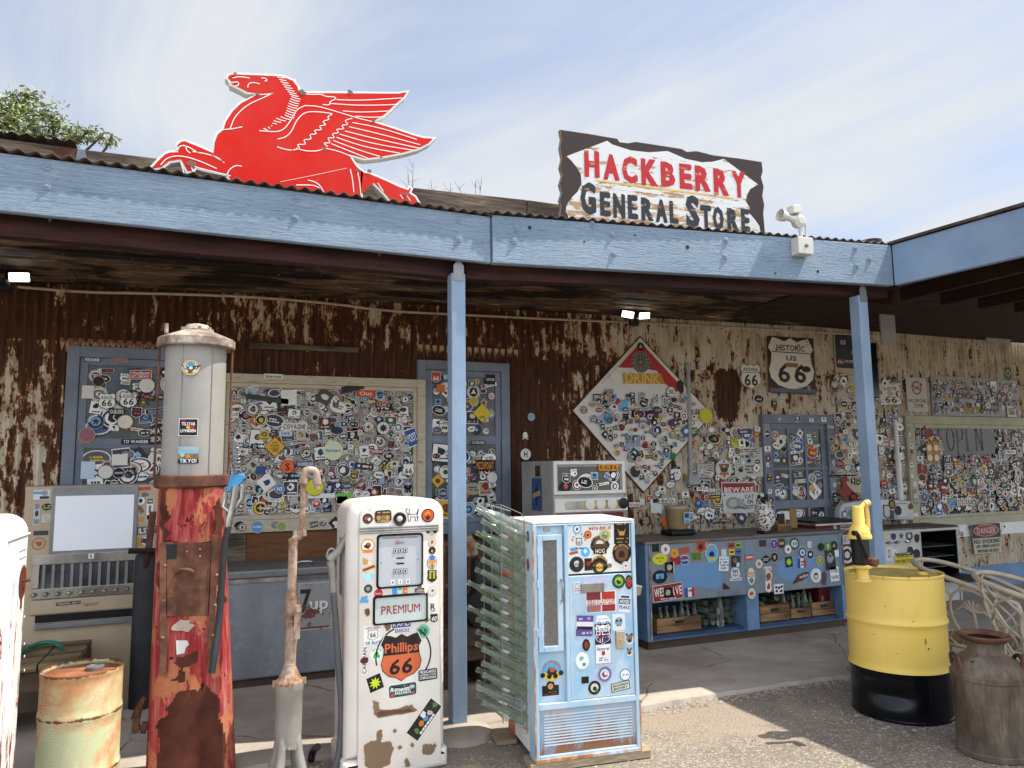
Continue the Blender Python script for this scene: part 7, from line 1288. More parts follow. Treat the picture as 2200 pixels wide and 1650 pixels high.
vs_(1343, 1297, lambda d, u, v, k: [d.rect(u, v, 25*k, 34*k, '#d5dbe2', -.12), d.rect(u, v+4*k, 24*k, 10*k, '#2a3038', -.12), d.text('HOOD', u, v+4*k, 7*k, '#dfe6ee', w=20*k, rot=-.12), d.text('FEARS', u-1*k, v-7*k, 6*k, '#24303c', w=22*k, rot=-.12), d.rect(u+1*k, v+13*k, 18*k, 4*k, '#2a3038', -.12)])
vs_(1240, 1262, lambda d, u, v, k: [d.rect(u, v, 13*k, 22*k, '#cfd6dc'), d.marks(u, v, 11*k, 18*k, '#b5707a', 4, r)]); vs_(1262, 1250, lambda d, u, v, k: d.rect(u+20*k, v+1*k, 56*k, 14*k, '#b9bcd6', -.05))
vs_(1257, 1345, lambda d, u, v, k: [d.rect(u, v, 36*k, 40*k, '#5c4a86', -.08), d.rect(u, v+1*k, 36*k, 14*k, '#d5d2d8', -.08), d.rect(u, v-4*k, 34*k, 6*k, '#1d1a24', -.08), d.marks(u, v+14*k, 28*k, 7*k, '#b9b0cc', 1, r), d.marks(u, v-14*k, 28*k, 7*k, '#b9b0cc', 1, r)])
vs_(1297, 1332, lambda d, u, v, k: [d.poly([(u-16*k, v-5*k), (u+16*k, v-5*k), (u+13*k, v+4*k), (u+6*k, v+9*k), (u-12*k, v+9*k), (u-15*k, v+3*k)], '#dfe3e4'), d.ring(u-9*k, v-6*k, 3.5*k, 1.2*k, '#2a3a4a', 10), d.ring(u+9*k, v-6*k, 3.5*k, 1.2*k, '#2a3a4a', 10), d.line([(u-14*k, v+2*k), (u+14*k, v+2*k)], 1*k, '#8a9098')]); vs_(1330, 1336, lambda d, u, v, k: [d.rect(u, v, 27*k, 31*k, '#cdd8e0'), d.poly(blob(u, v, 10*k, r, 10, .25), '#8a98a4'), d.disc(u-4*k, v+2*k, 2.4*k, '#26303a'), d.disc(u+4*k, v+2*k, 2.4*k, '#26303a'), d.marks(u, v-7*k, 9*k, 5*k, '#26303a', 1, r)])
vs_(1296, 1363, lambda d, u, v, k: [d.rect(u, v, 34*k, 40*k, '#17171a'), d.poly(shield(u, v, 33*k, 38*k), '#e2e2e0'), d.poly(shield(u, v-1*k, 30*k, 34*k), '#233a78'), d.poly([(u-14*k, v+5*k), (u+14*k, v+5*k), (u+15*k, v+13*k), (u, v+16*k), (u-15*k, v+13*k)], '#e2e2e0'), d.text('ROUTE', u, v+9*k, 6*k, '#17171a', w=24*k), d.rect(u, v-3*k, 27*k, 7*k, '#e2e2e0'), d.rect(u-4*k, v-5*k, 7*k, 19*k, '#e2e2e0'), d.rect(u, v-3*k, 27*k, 3.6*k, '#a8262c'), d.rect(u-4*k, v-5*k, 3.6*k, 19*k, '#a8262c'), d.text('66', u+0*k, v-4*k, 8*k, '#17171a', w=20*k)])
vs_(1297, 1405, lambda d, u, v, k: [d.rect(u, v, 34*k, 38*k, '#9aa0a4'), d.rect(u, v, 32*k, 36*k, '#dfe2e2'), d.text('Hannover', u, v+10*k, 6*k, '#26262a', w=27*k), d.poly(shield(u, v+1*k, 8*k, 9*k), '#b3262a'), d.marks(u, v-10*k, 24*k, 8*k, '#6a6a6a', 2, r)])
vs_(1331, 1371, lambda d, u, v, k: [d.rect(u, v, 19*k, 31*k, '#d5dde2'), d.rect(u, v, 17*k, 28*k, '#2a2f34'), d.poly(blob(u-1*k, v+6*k, 6*k, r, 9, .3, 1.2), '#6a5a4a'), d.rect(u, v-8*k, 15*k, 9*k, '#aab4ba')])
for px, py, s_ in ((1353, 1373, 1), (1353, 1401, .72)): vs_(px, py, lambda d, u, v, k, s_=s_: [d.poly(blob(u, v, 10*k*s_, r, 11, .2, 1.25), '#e2e2de'), d.poly(blob(u, v+1*k, 8*k*s_, r, 10, .2, 1.2), '#7a6f64'), d.poly([(u-8*k*s_, v+6*k*s_), (u-6*k*s_, v+12*k*s_), (u-2*k*s_, v+8*k*s_)], '#3a342f'), d.poly([(u+8*k*s_, v+6*k*s_), (u+2*k*s_, v+8*k*s_), (u+6*k*s_, v+12*k*s_)], '#3a342f'), d.disc(u, v-3*k*s_, 3*k*s_, '#1d1a18')])
vs_(1260, 1384, lambda d, u, v, k: [d.poly(blob(u, v-2*k, 10*k, r, 12, .15, 1.3), '#d9dde0'), d.disc(u, v-2*k, 8.5*k, '#2a1712', 12*k), d.poly(blob(u, v-2*k, 6*k, r, 9, .3, 1.4), '#7a3a24')]); vs_(1252, 1420, lambda d, u, v, k: [d.poly(blob(u, v, 15*k, r, 14, .12, 1.2), '#dfe1dd'), d.poly(blob(u-2*k, v+5*k, 6*k, r, 8, .4), '#7aa4b8'), d.poly(blob(u+3*k, v-7*k, 5*k, r, 8, .4), '#4a8a5a')])
vs_(1300, 1449, ring('#b59aa8', '#5a6a9a', '#c9ccd8', [(0, 0, .45, '#8f3a44'), (.1, .1, .25, '#d8d8dc')], 16)); vs_(1344, 1450, ring('#3f6a94', '#dfe4e6', '#dfe4e6', [], 11.5)); vs_(1344, 1450, lambda d, u, v, k: d.marks(u, v, 14*k, 4*k, '#3f5a74', 1, r), off=-.0035)
vs_(1278, 1478, ring('#1d1d1b', '#26241f', '#c9c5b8', [(0, -.1, .4, '#1d1d1b'), (.3, -.4, .3, '#2a7a3a')], 13.5)); vs_(1334, 1475, lambda d, u, v, k: [d.rect(u, v, 40*k, 17*k, '#20241f', .12), d.rect(u, v, 37*k, 14.5*k, '#c3c4b4', .12), d.text('BRECKENRIDGE', u, v+3*k, 4*k, '#20241f', w=33*k, rot=.12), d.text('BREWERY', u, v-3*k, 4*k, '#20241f', w=30*k, rot=.12)])
vs_(1188, 1443, lambda d, u, v, k: [d.disc(u, v, 23*k, '#d9d6c4', n=22), d.disc(u, v, 22*k, '#5aa8d4', n=22), d.poly([(u-22*k, v-3*k), (u+22*k, v-3*k), (u+16*k, v-15*k), (u, v-22*k), (u-16*k, v-15*k)], '#d9b53a'), d.arct('MAURIGRABOURE', u, v-2*k, 19*k, 5*k, '#d0702a', 90, 150), d.poly(blob(u, v-2*k, 13*k, r, 11, .35, .7), '#2a2420'), d.poly(blob(u+2*k, v+2*k, 7*k, r, 8, .4), '#c0582c')]+[d.disc(u+x*k, v+y*k, 5*k, '#17171a') for x, y in ((-19, -8), (-5, -11), (8, -11), (20, -6))], off=-.0245)
vs_(1186, 1483, lambda d, u, v, k: [d.rect(u, v-3*k, 36*k, 20*k, '#1a1714'), d.disc(u, v+7*k, 9*k, '#1a1714'), d.disc(u, v+5*k, 6*k, '#c9825a'), d.marks(u, v-6*k, 28*k, 3*k, '#3a8a4a', 1, r), d.marks(u, v-10*k, 28*k, 3*k, '#a8322c', 1, r)], off=-.0245)
# ------------------------------------------------------------------ boards the machine stands on
def board(pts, z0, z1, label, name='plank', mat='plank_wood'):
    b = MB(); p = [gz(*q, z0) for q in pts]; b.hexa([A(q[0], q[1], z0) for q in p]+[A(q[0], q[1], z1) for q in p]); o = b.build(name, M[mat], bev=.004); tag(o, label, 'plank')
board([(1140, 1662), (1400, 1628), (1378, 1606), (1125, 1640)], .004, .046, 'weathered plank under the front of the blue vending machine')
board([(1052, 1580), (1100, 1570), (1112, 1598), (1068, 1604)], .004, .030, 'short weathered plank on the ground left of the vending machine')
board([(955, 1665), (1030, 1648), (1045, 1672), (965, 1690)], .004, .03, 'short plank lying at the right foot of the white PREMIUM pump')
# ------------------------------------------------------------------ wire rack with empty bottles on its left side
PROF = [(.0, .002), (.026, .0), (.0305, .006), (.031, .05), (.0295, .085), (.031, .115), (.028, .15), (.0165, .195), (.0128, .225), (.0125, .245), (.0148, .248), (.0148, .262), (.011, .264), (.009, .262)]
def make_bottle(label, glass='bottle_glass', cap=None, h=1.0, group=None, lab=None):
    t = thing('glass_bottle', label, 'bottle', (0, 0, 0), group); b = MB(); b.lathe([(r_, z*h) for r_, z in PROF], (0, 0, 0), 14, caps=False); b.build('glass', M[glass], t, smooth=True)
    if lab: b = MB(); b.grid(lambda u, v: ((.0313-.001*abs(v-.5))*math.cos(4.2+1.7*u), (.0313-.001*abs(v-.5))*math.sin(4.2+1.7*u), (.092+.046*v)*h), 6, 2); b.build('label', M[lab], t, smooth=True)
    return t
bp = {k: make_bottle('x', *v) for k, v in {'plain': ('bottle_glass',), 'white': ('bottle_glass', None, 1.0, None, 'print_white'), 'red': ('bottle_glass', None, 1.0, None, 'print_red'), 'clear': ('clear_bottle_glass', None, 1.1, None, 'print_white')}.items()}
used = set()
def bottle(kind, pos, axis, label, group, s=1.0):
    src = bp[kind]
    if kind in used: o = dup(src)
    else: o = src; used.add(kind)
    o.location = tuple(pos); o.rotation_mode = 'QUATERNION'; o.rotation_quaternion = Vector(axis).to_track_quat('Z', 'Y'); o.scale = (s, s, s); tag(o, label, 'bottle', group); return o
t = thing('bottle_rack', 'tall wire rack of sloping shelves fixed to the side of the vending machine', 'rack', tuple(VL+VD*.25+A(0, 0, .2)))
def rk(u, v, n): return VF.p(u, v, n)
SL = math.tan(R(27)); zr = [VF.uv(1113, 1155)[1]+.03-i*.0685 for i in range(16)]; nf, nb = -.16, -.30
zl, zh = zr[-1]-.02, zr[0]+.04
b = MB()
for n_ in (nf+.04, nb-.045):
    b.tube([rk(-.012, zl-.04, n_), rk(-.012, zh+.02, n_)], .0028, 6); b.tube([rk(-.145, zl+.03, n_), rk(-.145, zh+.10, n_)], .0028, 6)
b.tube([rk(-.19, zl+.05, nb-.045), rk(-.19, zh+.10, nb-.045)], .0024, 6); b.tube([rk(-.10, zl+.0, (nf+nb)/2), rk(-.10, zh+.08, (nf+nb)/2)], .0022, 6); b.tube([rk(-.17, zl+.05, (nf+nb)/2), rk(-.17, zh+.08, (nf+nb)/2)], .0022, 6)
b.build('upright', M['grey_steel'], t, smooth=True)
b = MB()
for z in zr:
    for n_ in (nf+.04, nb-.045): b.tube([rk(.0, z-.045, n_), rk(-.15, z-.045+.15*SL, n_)], .002, 5)
    for uu in (-.012, -.145): b.tube([rk(uu, z-.045-uu*SL, nf+.04), rk(uu, z-.045-uu*SL, nb-.045)], .002, 5)
b.build('shelf_wire', M['grey_steel'], t, smooth=True)
b = MB(); top_ = [rk(-.012, zh+.02, nf+.04), rk(-.03, zh+.05, nf+.04), rk(-.145, zh+.10, nf+.04), rk(-.19, zh+.10, nb-.045), rk(-.03, zh+.05, nb-.045)]; b.tube(top_, .0026, 6); b.build('top_wire', M['grey_steel'], t, smooth=True)
axd = unit(-VF.U*math.cos(R(27))+A(0, 0, math.sin(R(27)))); rb = random.Random(4); ordn = ['topmost', 'second', 'third', 'fourth', 'fifth', 'sixth', 'seventh', 'eighth', 'ninth', 'tenth', 'eleventh', 'twelfth', 'thirteenth', 'fourteenth', 'fifteenth', 'lowest']
kinds = ['clear', 'white', 'white', 'plain', 'red', 'white', 'white', 'white', 'white', 'white', 'white', 'plain', 'white', 'white', 'clear', 'white']
for i, z in enumerate(zr):
    dsc = {'clear': 'larger clear bottle with printed badge', 'white': 'greenish glass bottle with white print', 'plain': 'plain greenish glass bottle', 'red': 'greenish glass bottle with red print'}[kinds[i]]
    bottle(kinds[i], rk(-.014, z, nf), axd+A(0, rb.gauss(0, .02), rb.gauss(0, .02)), '%s, %s in the front column of the wire rack' % (dsc, ordn[i]), 'bottles in the wire rack')
    if i in (2, 3, 6, 8, 9, 10, 11, 13, 14, 15, 0, 5): bottle('plain', rk(-.014-(.05 if i in (6, 8) else 0), z-.004, nb), axd+A(0, rb.gauss(0, .02), 0), 'plain greenish glass bottle, %s row down in the rear column of the wire rack' % ordn[i], 'bottles in the wire rack')
d = D(Surf(VL+VD*.35-VF.U*.002, VD*-1, (0, 0, 1)), 3); 
SD = Surf(VL-VF.U*.004, VF.N*1.0, (0, 0, 1)); 
def side(px, py, fn):
    S_ = Surf(VL-VF.U*.0042, -VF.N, (0, 0, 1)); S_ = Surf(VL-VF.U*.0042, -VF.N*-1, (0, 0, 1)); u, v = S_.uv(px, py); k = S_.sc(px, py)[1]; d = D(S_, 2, .0005); fn(d, u, v, k); d.build('sticker', bpy.data.objects['vending_machine'])
side(1134, 1153, lambda d, u, v, k: [d.disc(u, v, 9*k, '#2a2624', 12*k), d.disc(u, v, 6*k, '#8a8074', 8*k)]); side(1135, 1212, lambda d, u, v, k: [d.poly(blob(u, v, 13*k, r, 10, .4, 1.6), '#d8d4cc'), d.poly(blob(u, v+2*k, 11*k, r, 9, .4, 1.4), '#a8303a'), d.poly(blob(u, v-8*k, 9*k, r, 9, .4), '#1d1a1c')])
# ------------------------------------------------------------------ galvanised chest cooler
CF = Surf((0, 5.81, 0), (1, 0, 0)); a = CF.uv(500, 1250)[0]-.10; zc = .80
t = thing('chest_cooler', 'dull grey metal chest cooler with a worn drink panel under the sticker window', 'cooler', (.75, 6.1, 0)); e_ = 1.55
b = MB(); b.box(a, e_, 5.81, 6.40, .085, zc); b.build('body', M['grey_body'], t, bev=.015)
b = MB(); b.box(a+.01, e_-.01, 5.835, 6.39, .0, .085); b.build('plinth', M['cooler_base'], t)
b = MB(); b.box(a-.01, e_+.01, 5.795, 6.41, zc+.002, zc+.058); b.build('lid', M['grey_steel'], t, bev=.010)
b = MB(); b.box(a-.005, e_, 5.80, 5.81, zc-.03, zc); b.build('trim', M['chrome'], t)
u, v = CF.uv(660, 1204); b = MB(); b.tube(smoothp([(u-.06, 5.98, zc+.058), (u-.055, 5.96, zc+.085), (u+.055, 5.96, zc+.085), (u+.06, 5.98, zc+.058)]), .007, 8); b.build('handle', M['chrome'], t, smooth=True)
p0, p1 = CF.uv(640, 1253), CF.uv(706, 1350); w, h = p1[0]-p0[0], p0[1]-p1[1]; cx, cy = (p0[0]+p1[0])/2, (p0[1]+p1[1])/2
d = D(CF, 2); d.rect(cx+.015, cy, w*1.1, h, '#a9a9a6'); d.rect(cx+.015, cy, w*1.02, h*.94, '#8f8f8c'); d.text('7', cx-w*.26, cy+h*.13, h*.46, '#8a2f30', w=w*.34); d.text('7', cx-w*.24, cy+h*.13, h*.46, '#24302c', w=w*.34); d.text('up', cx+w*.20, cy+h*.04, h*.26, '#3a463f', w=w*.60); d.text('up', cx+w*.18, cy+h*.055, h*.26, '#d8d6d0', w=w*.60); d.line([(cx-w*.5, cy-h*.45), (cx+w*.5, cy-h*.45)], .012, '#7a3a38'); d.build('drink_panel', t, M['worn_panel'])
# ------------------------------------------------------------------ beige cigarette machine
GY = 5.86; GF = Surf((0, GY, 0), (1, 0, 0)); g = lambda px, py: GF.uv(px, py); xl = g(66, 1100)[0]-.04; xr = g(335, 1100)[0]+.02; zt_ = g(180, 1043)[1]
t = thing('cigarette_machine', 'beige cigarette vending machine with a blank white panel and chrome knobs', 'vending machine', ((xl+xr)/2, 6.0, 0))
b = MB(); b.box(xl, xr, GY, 6.38, .0, zt_); b.build('cabinet', M['beige_enamel'], t, bev=.012)
def gb(px0, py0, px1, py1, n0, n1, mat, name, bev=.002, parent=None): a = g(px0, py0); c = g(px1, py1); b = MB(); b.obox(GF.O, GF.U, GF.V, GF.N, a[0], c[0], c[1], a[1], n0, n1); return b.build(name, M[mat], parent or t, bev=bev)
gb(114, 1047, 292, 1183, 0, .012, 'grey_steel', 'panel_frame'); gb(121, 1066, 284, 1176, .012, .016, 'white_board', 'blank_panel', 0)
gb(70, 1193, 322, 1201, 0, .02, 'chrome', 'upper_trim'); gb(70, 1212.5, 83.5, 1263.5, 0, .018, 'chrome', 'side_trim'); dw = gb(84, 1214.5, 318, 1251, 0, .004, 'dark_glass', 'display_window', 0); gb(70, 1266, 322, 1271, 0, .02, 'chrome', 'knob_rail')
b = MB(); x0_, x1_ = g(84, 1240)[0], g(318, 1240)[0]; z0_, z1_ = g(318, 1251)[1], g(84, 1214.5)[1]
for i in range(12): x = x0_+(x1_-x0_)*(i+.5)/12; b.obox(GF.O, GF.U, GF.V, GF.N, x-.009, x+.009, z0_, z1_, .004, .014)
b.build('divider', M['grey_steel'], dw)
zk = g(200, 1269)[1]
for i in range(11): x = x0_-.02+(x1_-x0_+.03)*i/10; b = MB(); b.lathe([(.009, .018), (.008, .035), (.014, .038), (.015, .05), (.010, .056), (0, .057)], (x, GY, zk), 12, (0, -1, 0)); b.build('knob', M['chrome'], t, smooth=True)
gb(66, 1290, 335, 1302, 0, .022, 'beige_enamel', 'hood', .01); gb(76, 1323, 335, 1319, 0, .004, 'oven_dark', 'slot', 0); gb(76, 1341, 335, 1331, 0, .03, 'grey_steel', 'tray', .004)
d = D(GF, .0225/.0005); u, v = g(148, 1295); d.rect(u, v, .145, .022, '#3a3436', .03); d.marks(u, v, .13, .014, '#b9a0a8', 1, r, .03); u, v = g(196, 1296); d.text('National', u, v, .022, '#6a5c4a', w=.085, bold=False, slant=.3, rot=.05); d.build('badge', t, M['flat_paint'])
u, v = g(194, 1352); 
for px, py, f in [(90, 1063, lambda d, u, v, k: [d.rect(u, v, 36*k, 24*k, '#c3ccd0'), d.rect(u-4*k, v+5*k, 28*k, 7*k, '#5a9ab8'), d.disc(u+6*k, v+4*k, 7*k, '#8a8c90'), d.rect(u+6*k, v-7*k, 20*k, 7*k, '#3a3d42')]), (101, 1089, lambda d, u, v, k: [d.poly(blob(u, v, 12*k, r, 11, .2, .9), '#22221f'), d.marks(u, v, 16*k, 10*k, '#a3a868', 2, r)]), (79, 1104, lambda d, u, v, k: [d.rect(u, v, 14*k, 56*k, '#b5b3ae'), d.rect(u, v+19*k, 11*k, 14*k, '#7a7f84'), d.rect(u, v-19*k, 11*k, 12*k, '#7a7f84'), d.disc(u, v+1*k, 4*k, '#3a3a3c', 8*k)]), (102, 1113, lambda d, u, v, k: [d.rect(u, v, 24*k, 20*k, '#bdb8ae'), d.marks(u, v, 20*k, 16*k, '#9a958a', 4, r)]), (88, 1145, f_rect('#3a3c3e', '#b5b5b0', '', 32, 11)), (83, 1168, lambda d, u, v, k: [d.ring(u, v, 15*k, 2*k, '#a0522f'), d.poly(blob(u, v, 9*k, r, 9, .5), '#a0522f')]),
                  (308, 1050, f_rect('#b3453f', '#d8d2c8', '', 32, 8, .05)), (312, 1063, lambda d, u, v, k: d.poly(blob(u, v, 11*k, r, 10, .4, .6), '#6a5f52')), (302, 1076, f_disc('#d8d4cc', '#2a2a2a', '', 10, '#2a2a2a', 1, lambda d, u, v, r_: d.poly(blob(u, v, r_*.6, rr, 8, .5), '#2a2a2a'))), (322, 1094, lambda d, u, v, k: [d.rect(u, v, 14*k, 52*k, '#d8d6d0'), d.rect(u, v+19*k, 12*k, 12*k, '#1d1d1f'), d.text('40', u, v+19*k, 6*k, '#d8d6d0'), d.rect(u, v-19*k, 12*k, 11*k, '#1d1d1f'), d.rect(u, v, 5*k, 18*k, '#5a6a78')]), (303, 1095, lambda d, u, v, k: d.rect(u, v, 9*k, 17*k, '#7a5a44', .5)), (303, 1116, f_disc('#b08a5a', '#3a2a1e', '', 9, '#d8d0c4')), (316, 1139, lambda d, u, v, k: [d.rect(u, v, 42*k, 18*k, '#4a4c4e', .05), d.text('ILSTV', u, v, 12*k, '#d8d6d0', w=36*k, rot=.05)]), (297, 1165, f_rect('#b08444', '#3a3a5a', '', 17, 20)), (312, 1162, lambda d, u, v, k: [d.disc(u, v, 9*k, '#d8d4cc'), d.poly(shield(u, v, 13*k, 13*k), '#26344a')])]: wallst(px, py, t, .0015, f, surf=GF)
wallst(197, 1194, t, .0215, f_rect('#d8d6d0', '#1d1d1f', 'R', 12, 12, 0, .7), surf=GF)
# ------------------------------------------------------------------ second vending machine behind the blue one
SY = 5.35; SF = Surf((0, SY, 0), (1, 0, 0)); g2 = lambda px, py: SF.uv(px, py); a = g2(1187, 990); c = g2(1343, 1100)
t = thing('cigarette_machine', 'cream selector vending machine with a sticker panel behind the blue machine', 'vending machine', ((a[0]+c[0])/2, 5.65, 0))
b = MB(); b.box(a[0]-.0, c[0], SY, 6.0, 0, a[1]); b.build('cabinet', M['grey_white'], t, bev=.012)
b = MB(); frame(b, SF, a[0], c[0], g2(1200, 1063)[1], a[1]-.004, .028, 0, .02); b.build('panel_frame', M['light_plastic'], t, bev=.004)
q = g2(1198, 1003); q1 = g2(1333, 1058); d = D(SF, 3); d.rect((q[0]+q1[0])/2, (q[1]+q1[1])/2, q1[0]-q[0], q[1]-q1[1], '#57534e'); d.build('front_panel', t, M['flat_paint'])
sticker_field((q[0]+.01, q1[0]-.01, q1[1]+.01, q[1]-.02), t, SF, random.Random(6), .085, .06, .12, 14, off=.004); wallst(1305, 1004, t, .02, f_rect('#c9822a', '#1d1a14', 'KALIFA', 42, 13, -.03), surf=SF)
b = MB(); e0, e1 = g2(1195, 1072), g2(1350, 1096); b.obox(SF.O, SF.U, SF.V, SF.N, a[0], c[0]+.01, e1[1], e0[1], 0, .03); b.build('selector_rail', M['light_plastic'], t, bev=.006)
b = MB(); q = g2(1250, 1076); q1 = g2(1320, 1092); b.obox(SF.O, SF.U, SF.V, SF.N, q[0], c[0]-.01, q1[1], q[1], .03, .033); b.build('yellow_strip', M['yellow_lid'], t)
for i, px in enumerate((1264, 1287, 1311, 1335)): u, v = g2(px, 1083-i*.8); b = MB(); b.lathe([(.045, .033), (.045, .037), (.036, .040)], SF.p(u, v, 0), 18, SF.N); b.build('selector_dial', M['black_metal'] if i == 3 else M['light_plastic'], t, smooth=True)
b = MB(); u, v = g2(1230, 1086); b.obox(SF.O, SF.U, SF.V, SF.N, u-.08, u+.08, v-.03, v+.035, .03, .034); b.build('coin_plate', M['chrome'], t, bev=.003)
b = MB(); q = g2(1200, 1105); b.obox(SF.O, SF.U, SF.V, SF.N, a[0]+.02, c[0]-.02, q[1]-.35, q[1], 0, .01); b.build('lower_door', M['dark_red'], t)
S2 = Surf((a[0]-.003, SY, 0), (0, -1, 0)); u, v = S2.uv(1154, 1050)
d = D(S2, 1); u, v = S2.uv(1153, 1062); d.rect(u, v, .20, .27, '#2f4f86'); d.poly(starp(u, v, .10, 4, .4), '#1d2230'); d.rect(u, v, .16, .04, '#a8946a', .2); u, v = S2.uv(1155, 1012); d.rect(u, v, .10, .09, '#4a2a1c'); d.build('sticker', t)
# ------------------------------------------------------------------ open-front blue bottle cooler
KY = 5.5; KF = Surf((0, KY, 0), (1, 0, 0)); kq = lambda px, py: KF.uv(px, py)
x0 = kq(1390, 1300)[0]; x1_ = kq(1820, 1300)[0]; zt_ = kq(1500, 1161)[1]; dp = .60
t = thing('bottle_cooler', 'long faded blue drinks cooler with two open bays of empty bottles', 'cooler', ((x0+x1_)/2, KY+dp/2, 0))
zb = kq(1500, 1372)[1]+.02; zo = kq(1500, 1284)[1]-.015; xm0, xm1 = kq(1606, 1330)[0], kq(1632, 1330)[0]
b = MB(); b.box(x0+.02, x1_-.0, KY+.03, KY+dp, .0, .10); b.build('plinth', M['cooler_base'], t, bev=.005)
b = MB(); b.box(x0, x0+.05, KY+.002, KY+dp, .10, zt_-.01); b.box(x1_-.05, x1_, KY+.002, KY+dp, .10, zt_-.01); b.box(xm0, xm1, KY+.002, KY+dp-.03, .10, zo); b.box(x0+.05, x1_-.05, KY+.002, KY+.06, .10, zb); b.build('frame', M['cooler_paint'], t, bev=.012)
b = MB(); b.box(x0+.05, x1_-.05, KY+.06, KY+dp-.01, .10, .13); b.box(x0+.05, x1_-.05, KY+dp-.02, KY+dp, .13, zo); b.build('bay_lining', M['cooler_inside'], t)
b = MB(); b.box(x0+.052, x1_-.052, KY, KY+dp-.02, zo, zt_-.012); b.build('front_panel', M['cooler_blue'], t, bev=.010)
b = MB(); b.box(x0-.015, (xm0+xm1)/2+.03, KY-.02, KY+dp+.02, zt_-.010, zt_+.012); b.box((xm0+xm1)/2+.033, x1_+.02, KY-.02, KY+dp+.02, zt_-.008, zt_+.020); b.build('top', M['cooler_top'], t, bev=.006)
b = MB(); b.box(xm0+.0, xm1, KY-.004, KY, zo, zt_-.02); b.build('centre_strip', M['cooler_blue'], t)
b = MB(); u0_ = kq(1398, 1200)[0]; b.tube([(u0_-.015, KY-.004, zb), (u0_-.015, KY-.004, zt_-.03)], .008, 6); b.tube([(kq(1811, 1200)[0], KY-.004, zo), (kq(1811, 1200)[0], KY-.004, zt_-.03)], .008, 6); b.build('edge_trim', M['pipe_rust'], t, smooth=True)
d = D(KF, 1)
p_ = [kq(*q) for q in ((1452, 1218), (1470, 1212), (1500, 1209), (1540, 1203), (1552, 1230), (1553, 1245), (1545, 1262), (1525, 1268), (1500, 1258), (1475, 1267), (1458, 1262), (1448, 1250), (1446, 1232))]; d.poly([tuple(x) for x in smoothp(ccw(p_), 2, True)], '#648cb2')
d.build('worn_paint', t, M['flat_paint']); d = D(KF, 1)
p_ = [kq(*q) for q in ((1674, 1205), (1690, 1198), (1730, 1193), (1762, 1198), (1768, 1220), (1764, 1240), (1740, 1248), (1715, 1245), (1690, 1250), (1676, 1238), (1670, 1222))]; d.poly([tuple(x) for x in smoothp(ccw(p_), 2, True)], '#648cb2')
d.build('worn_paint', t, M['flat_paint']); d = D(KF, 2); u, v = kq(1566, 1274); d.text("'ICE COLD'", u, v, .045, '#5d666e', w=.26, bold=False, slant=.2, rot=.03); d.lay -= 1; u, v = kq(1485, 1240); d.text('Drink', u, v, .10, '#678fb8', w=.28, bold=False, slant=.3); d.build('embossed_lettering', t, M['flat_paint'])
r = random.Random(61)
def ks(px, py, f): wallst(px, py, t, .006, f, surf=KF)
def ico(*a): return lambda d, u, v, k: [getattr(d, q[0])(*q[1](u, v, k)) for q in a]
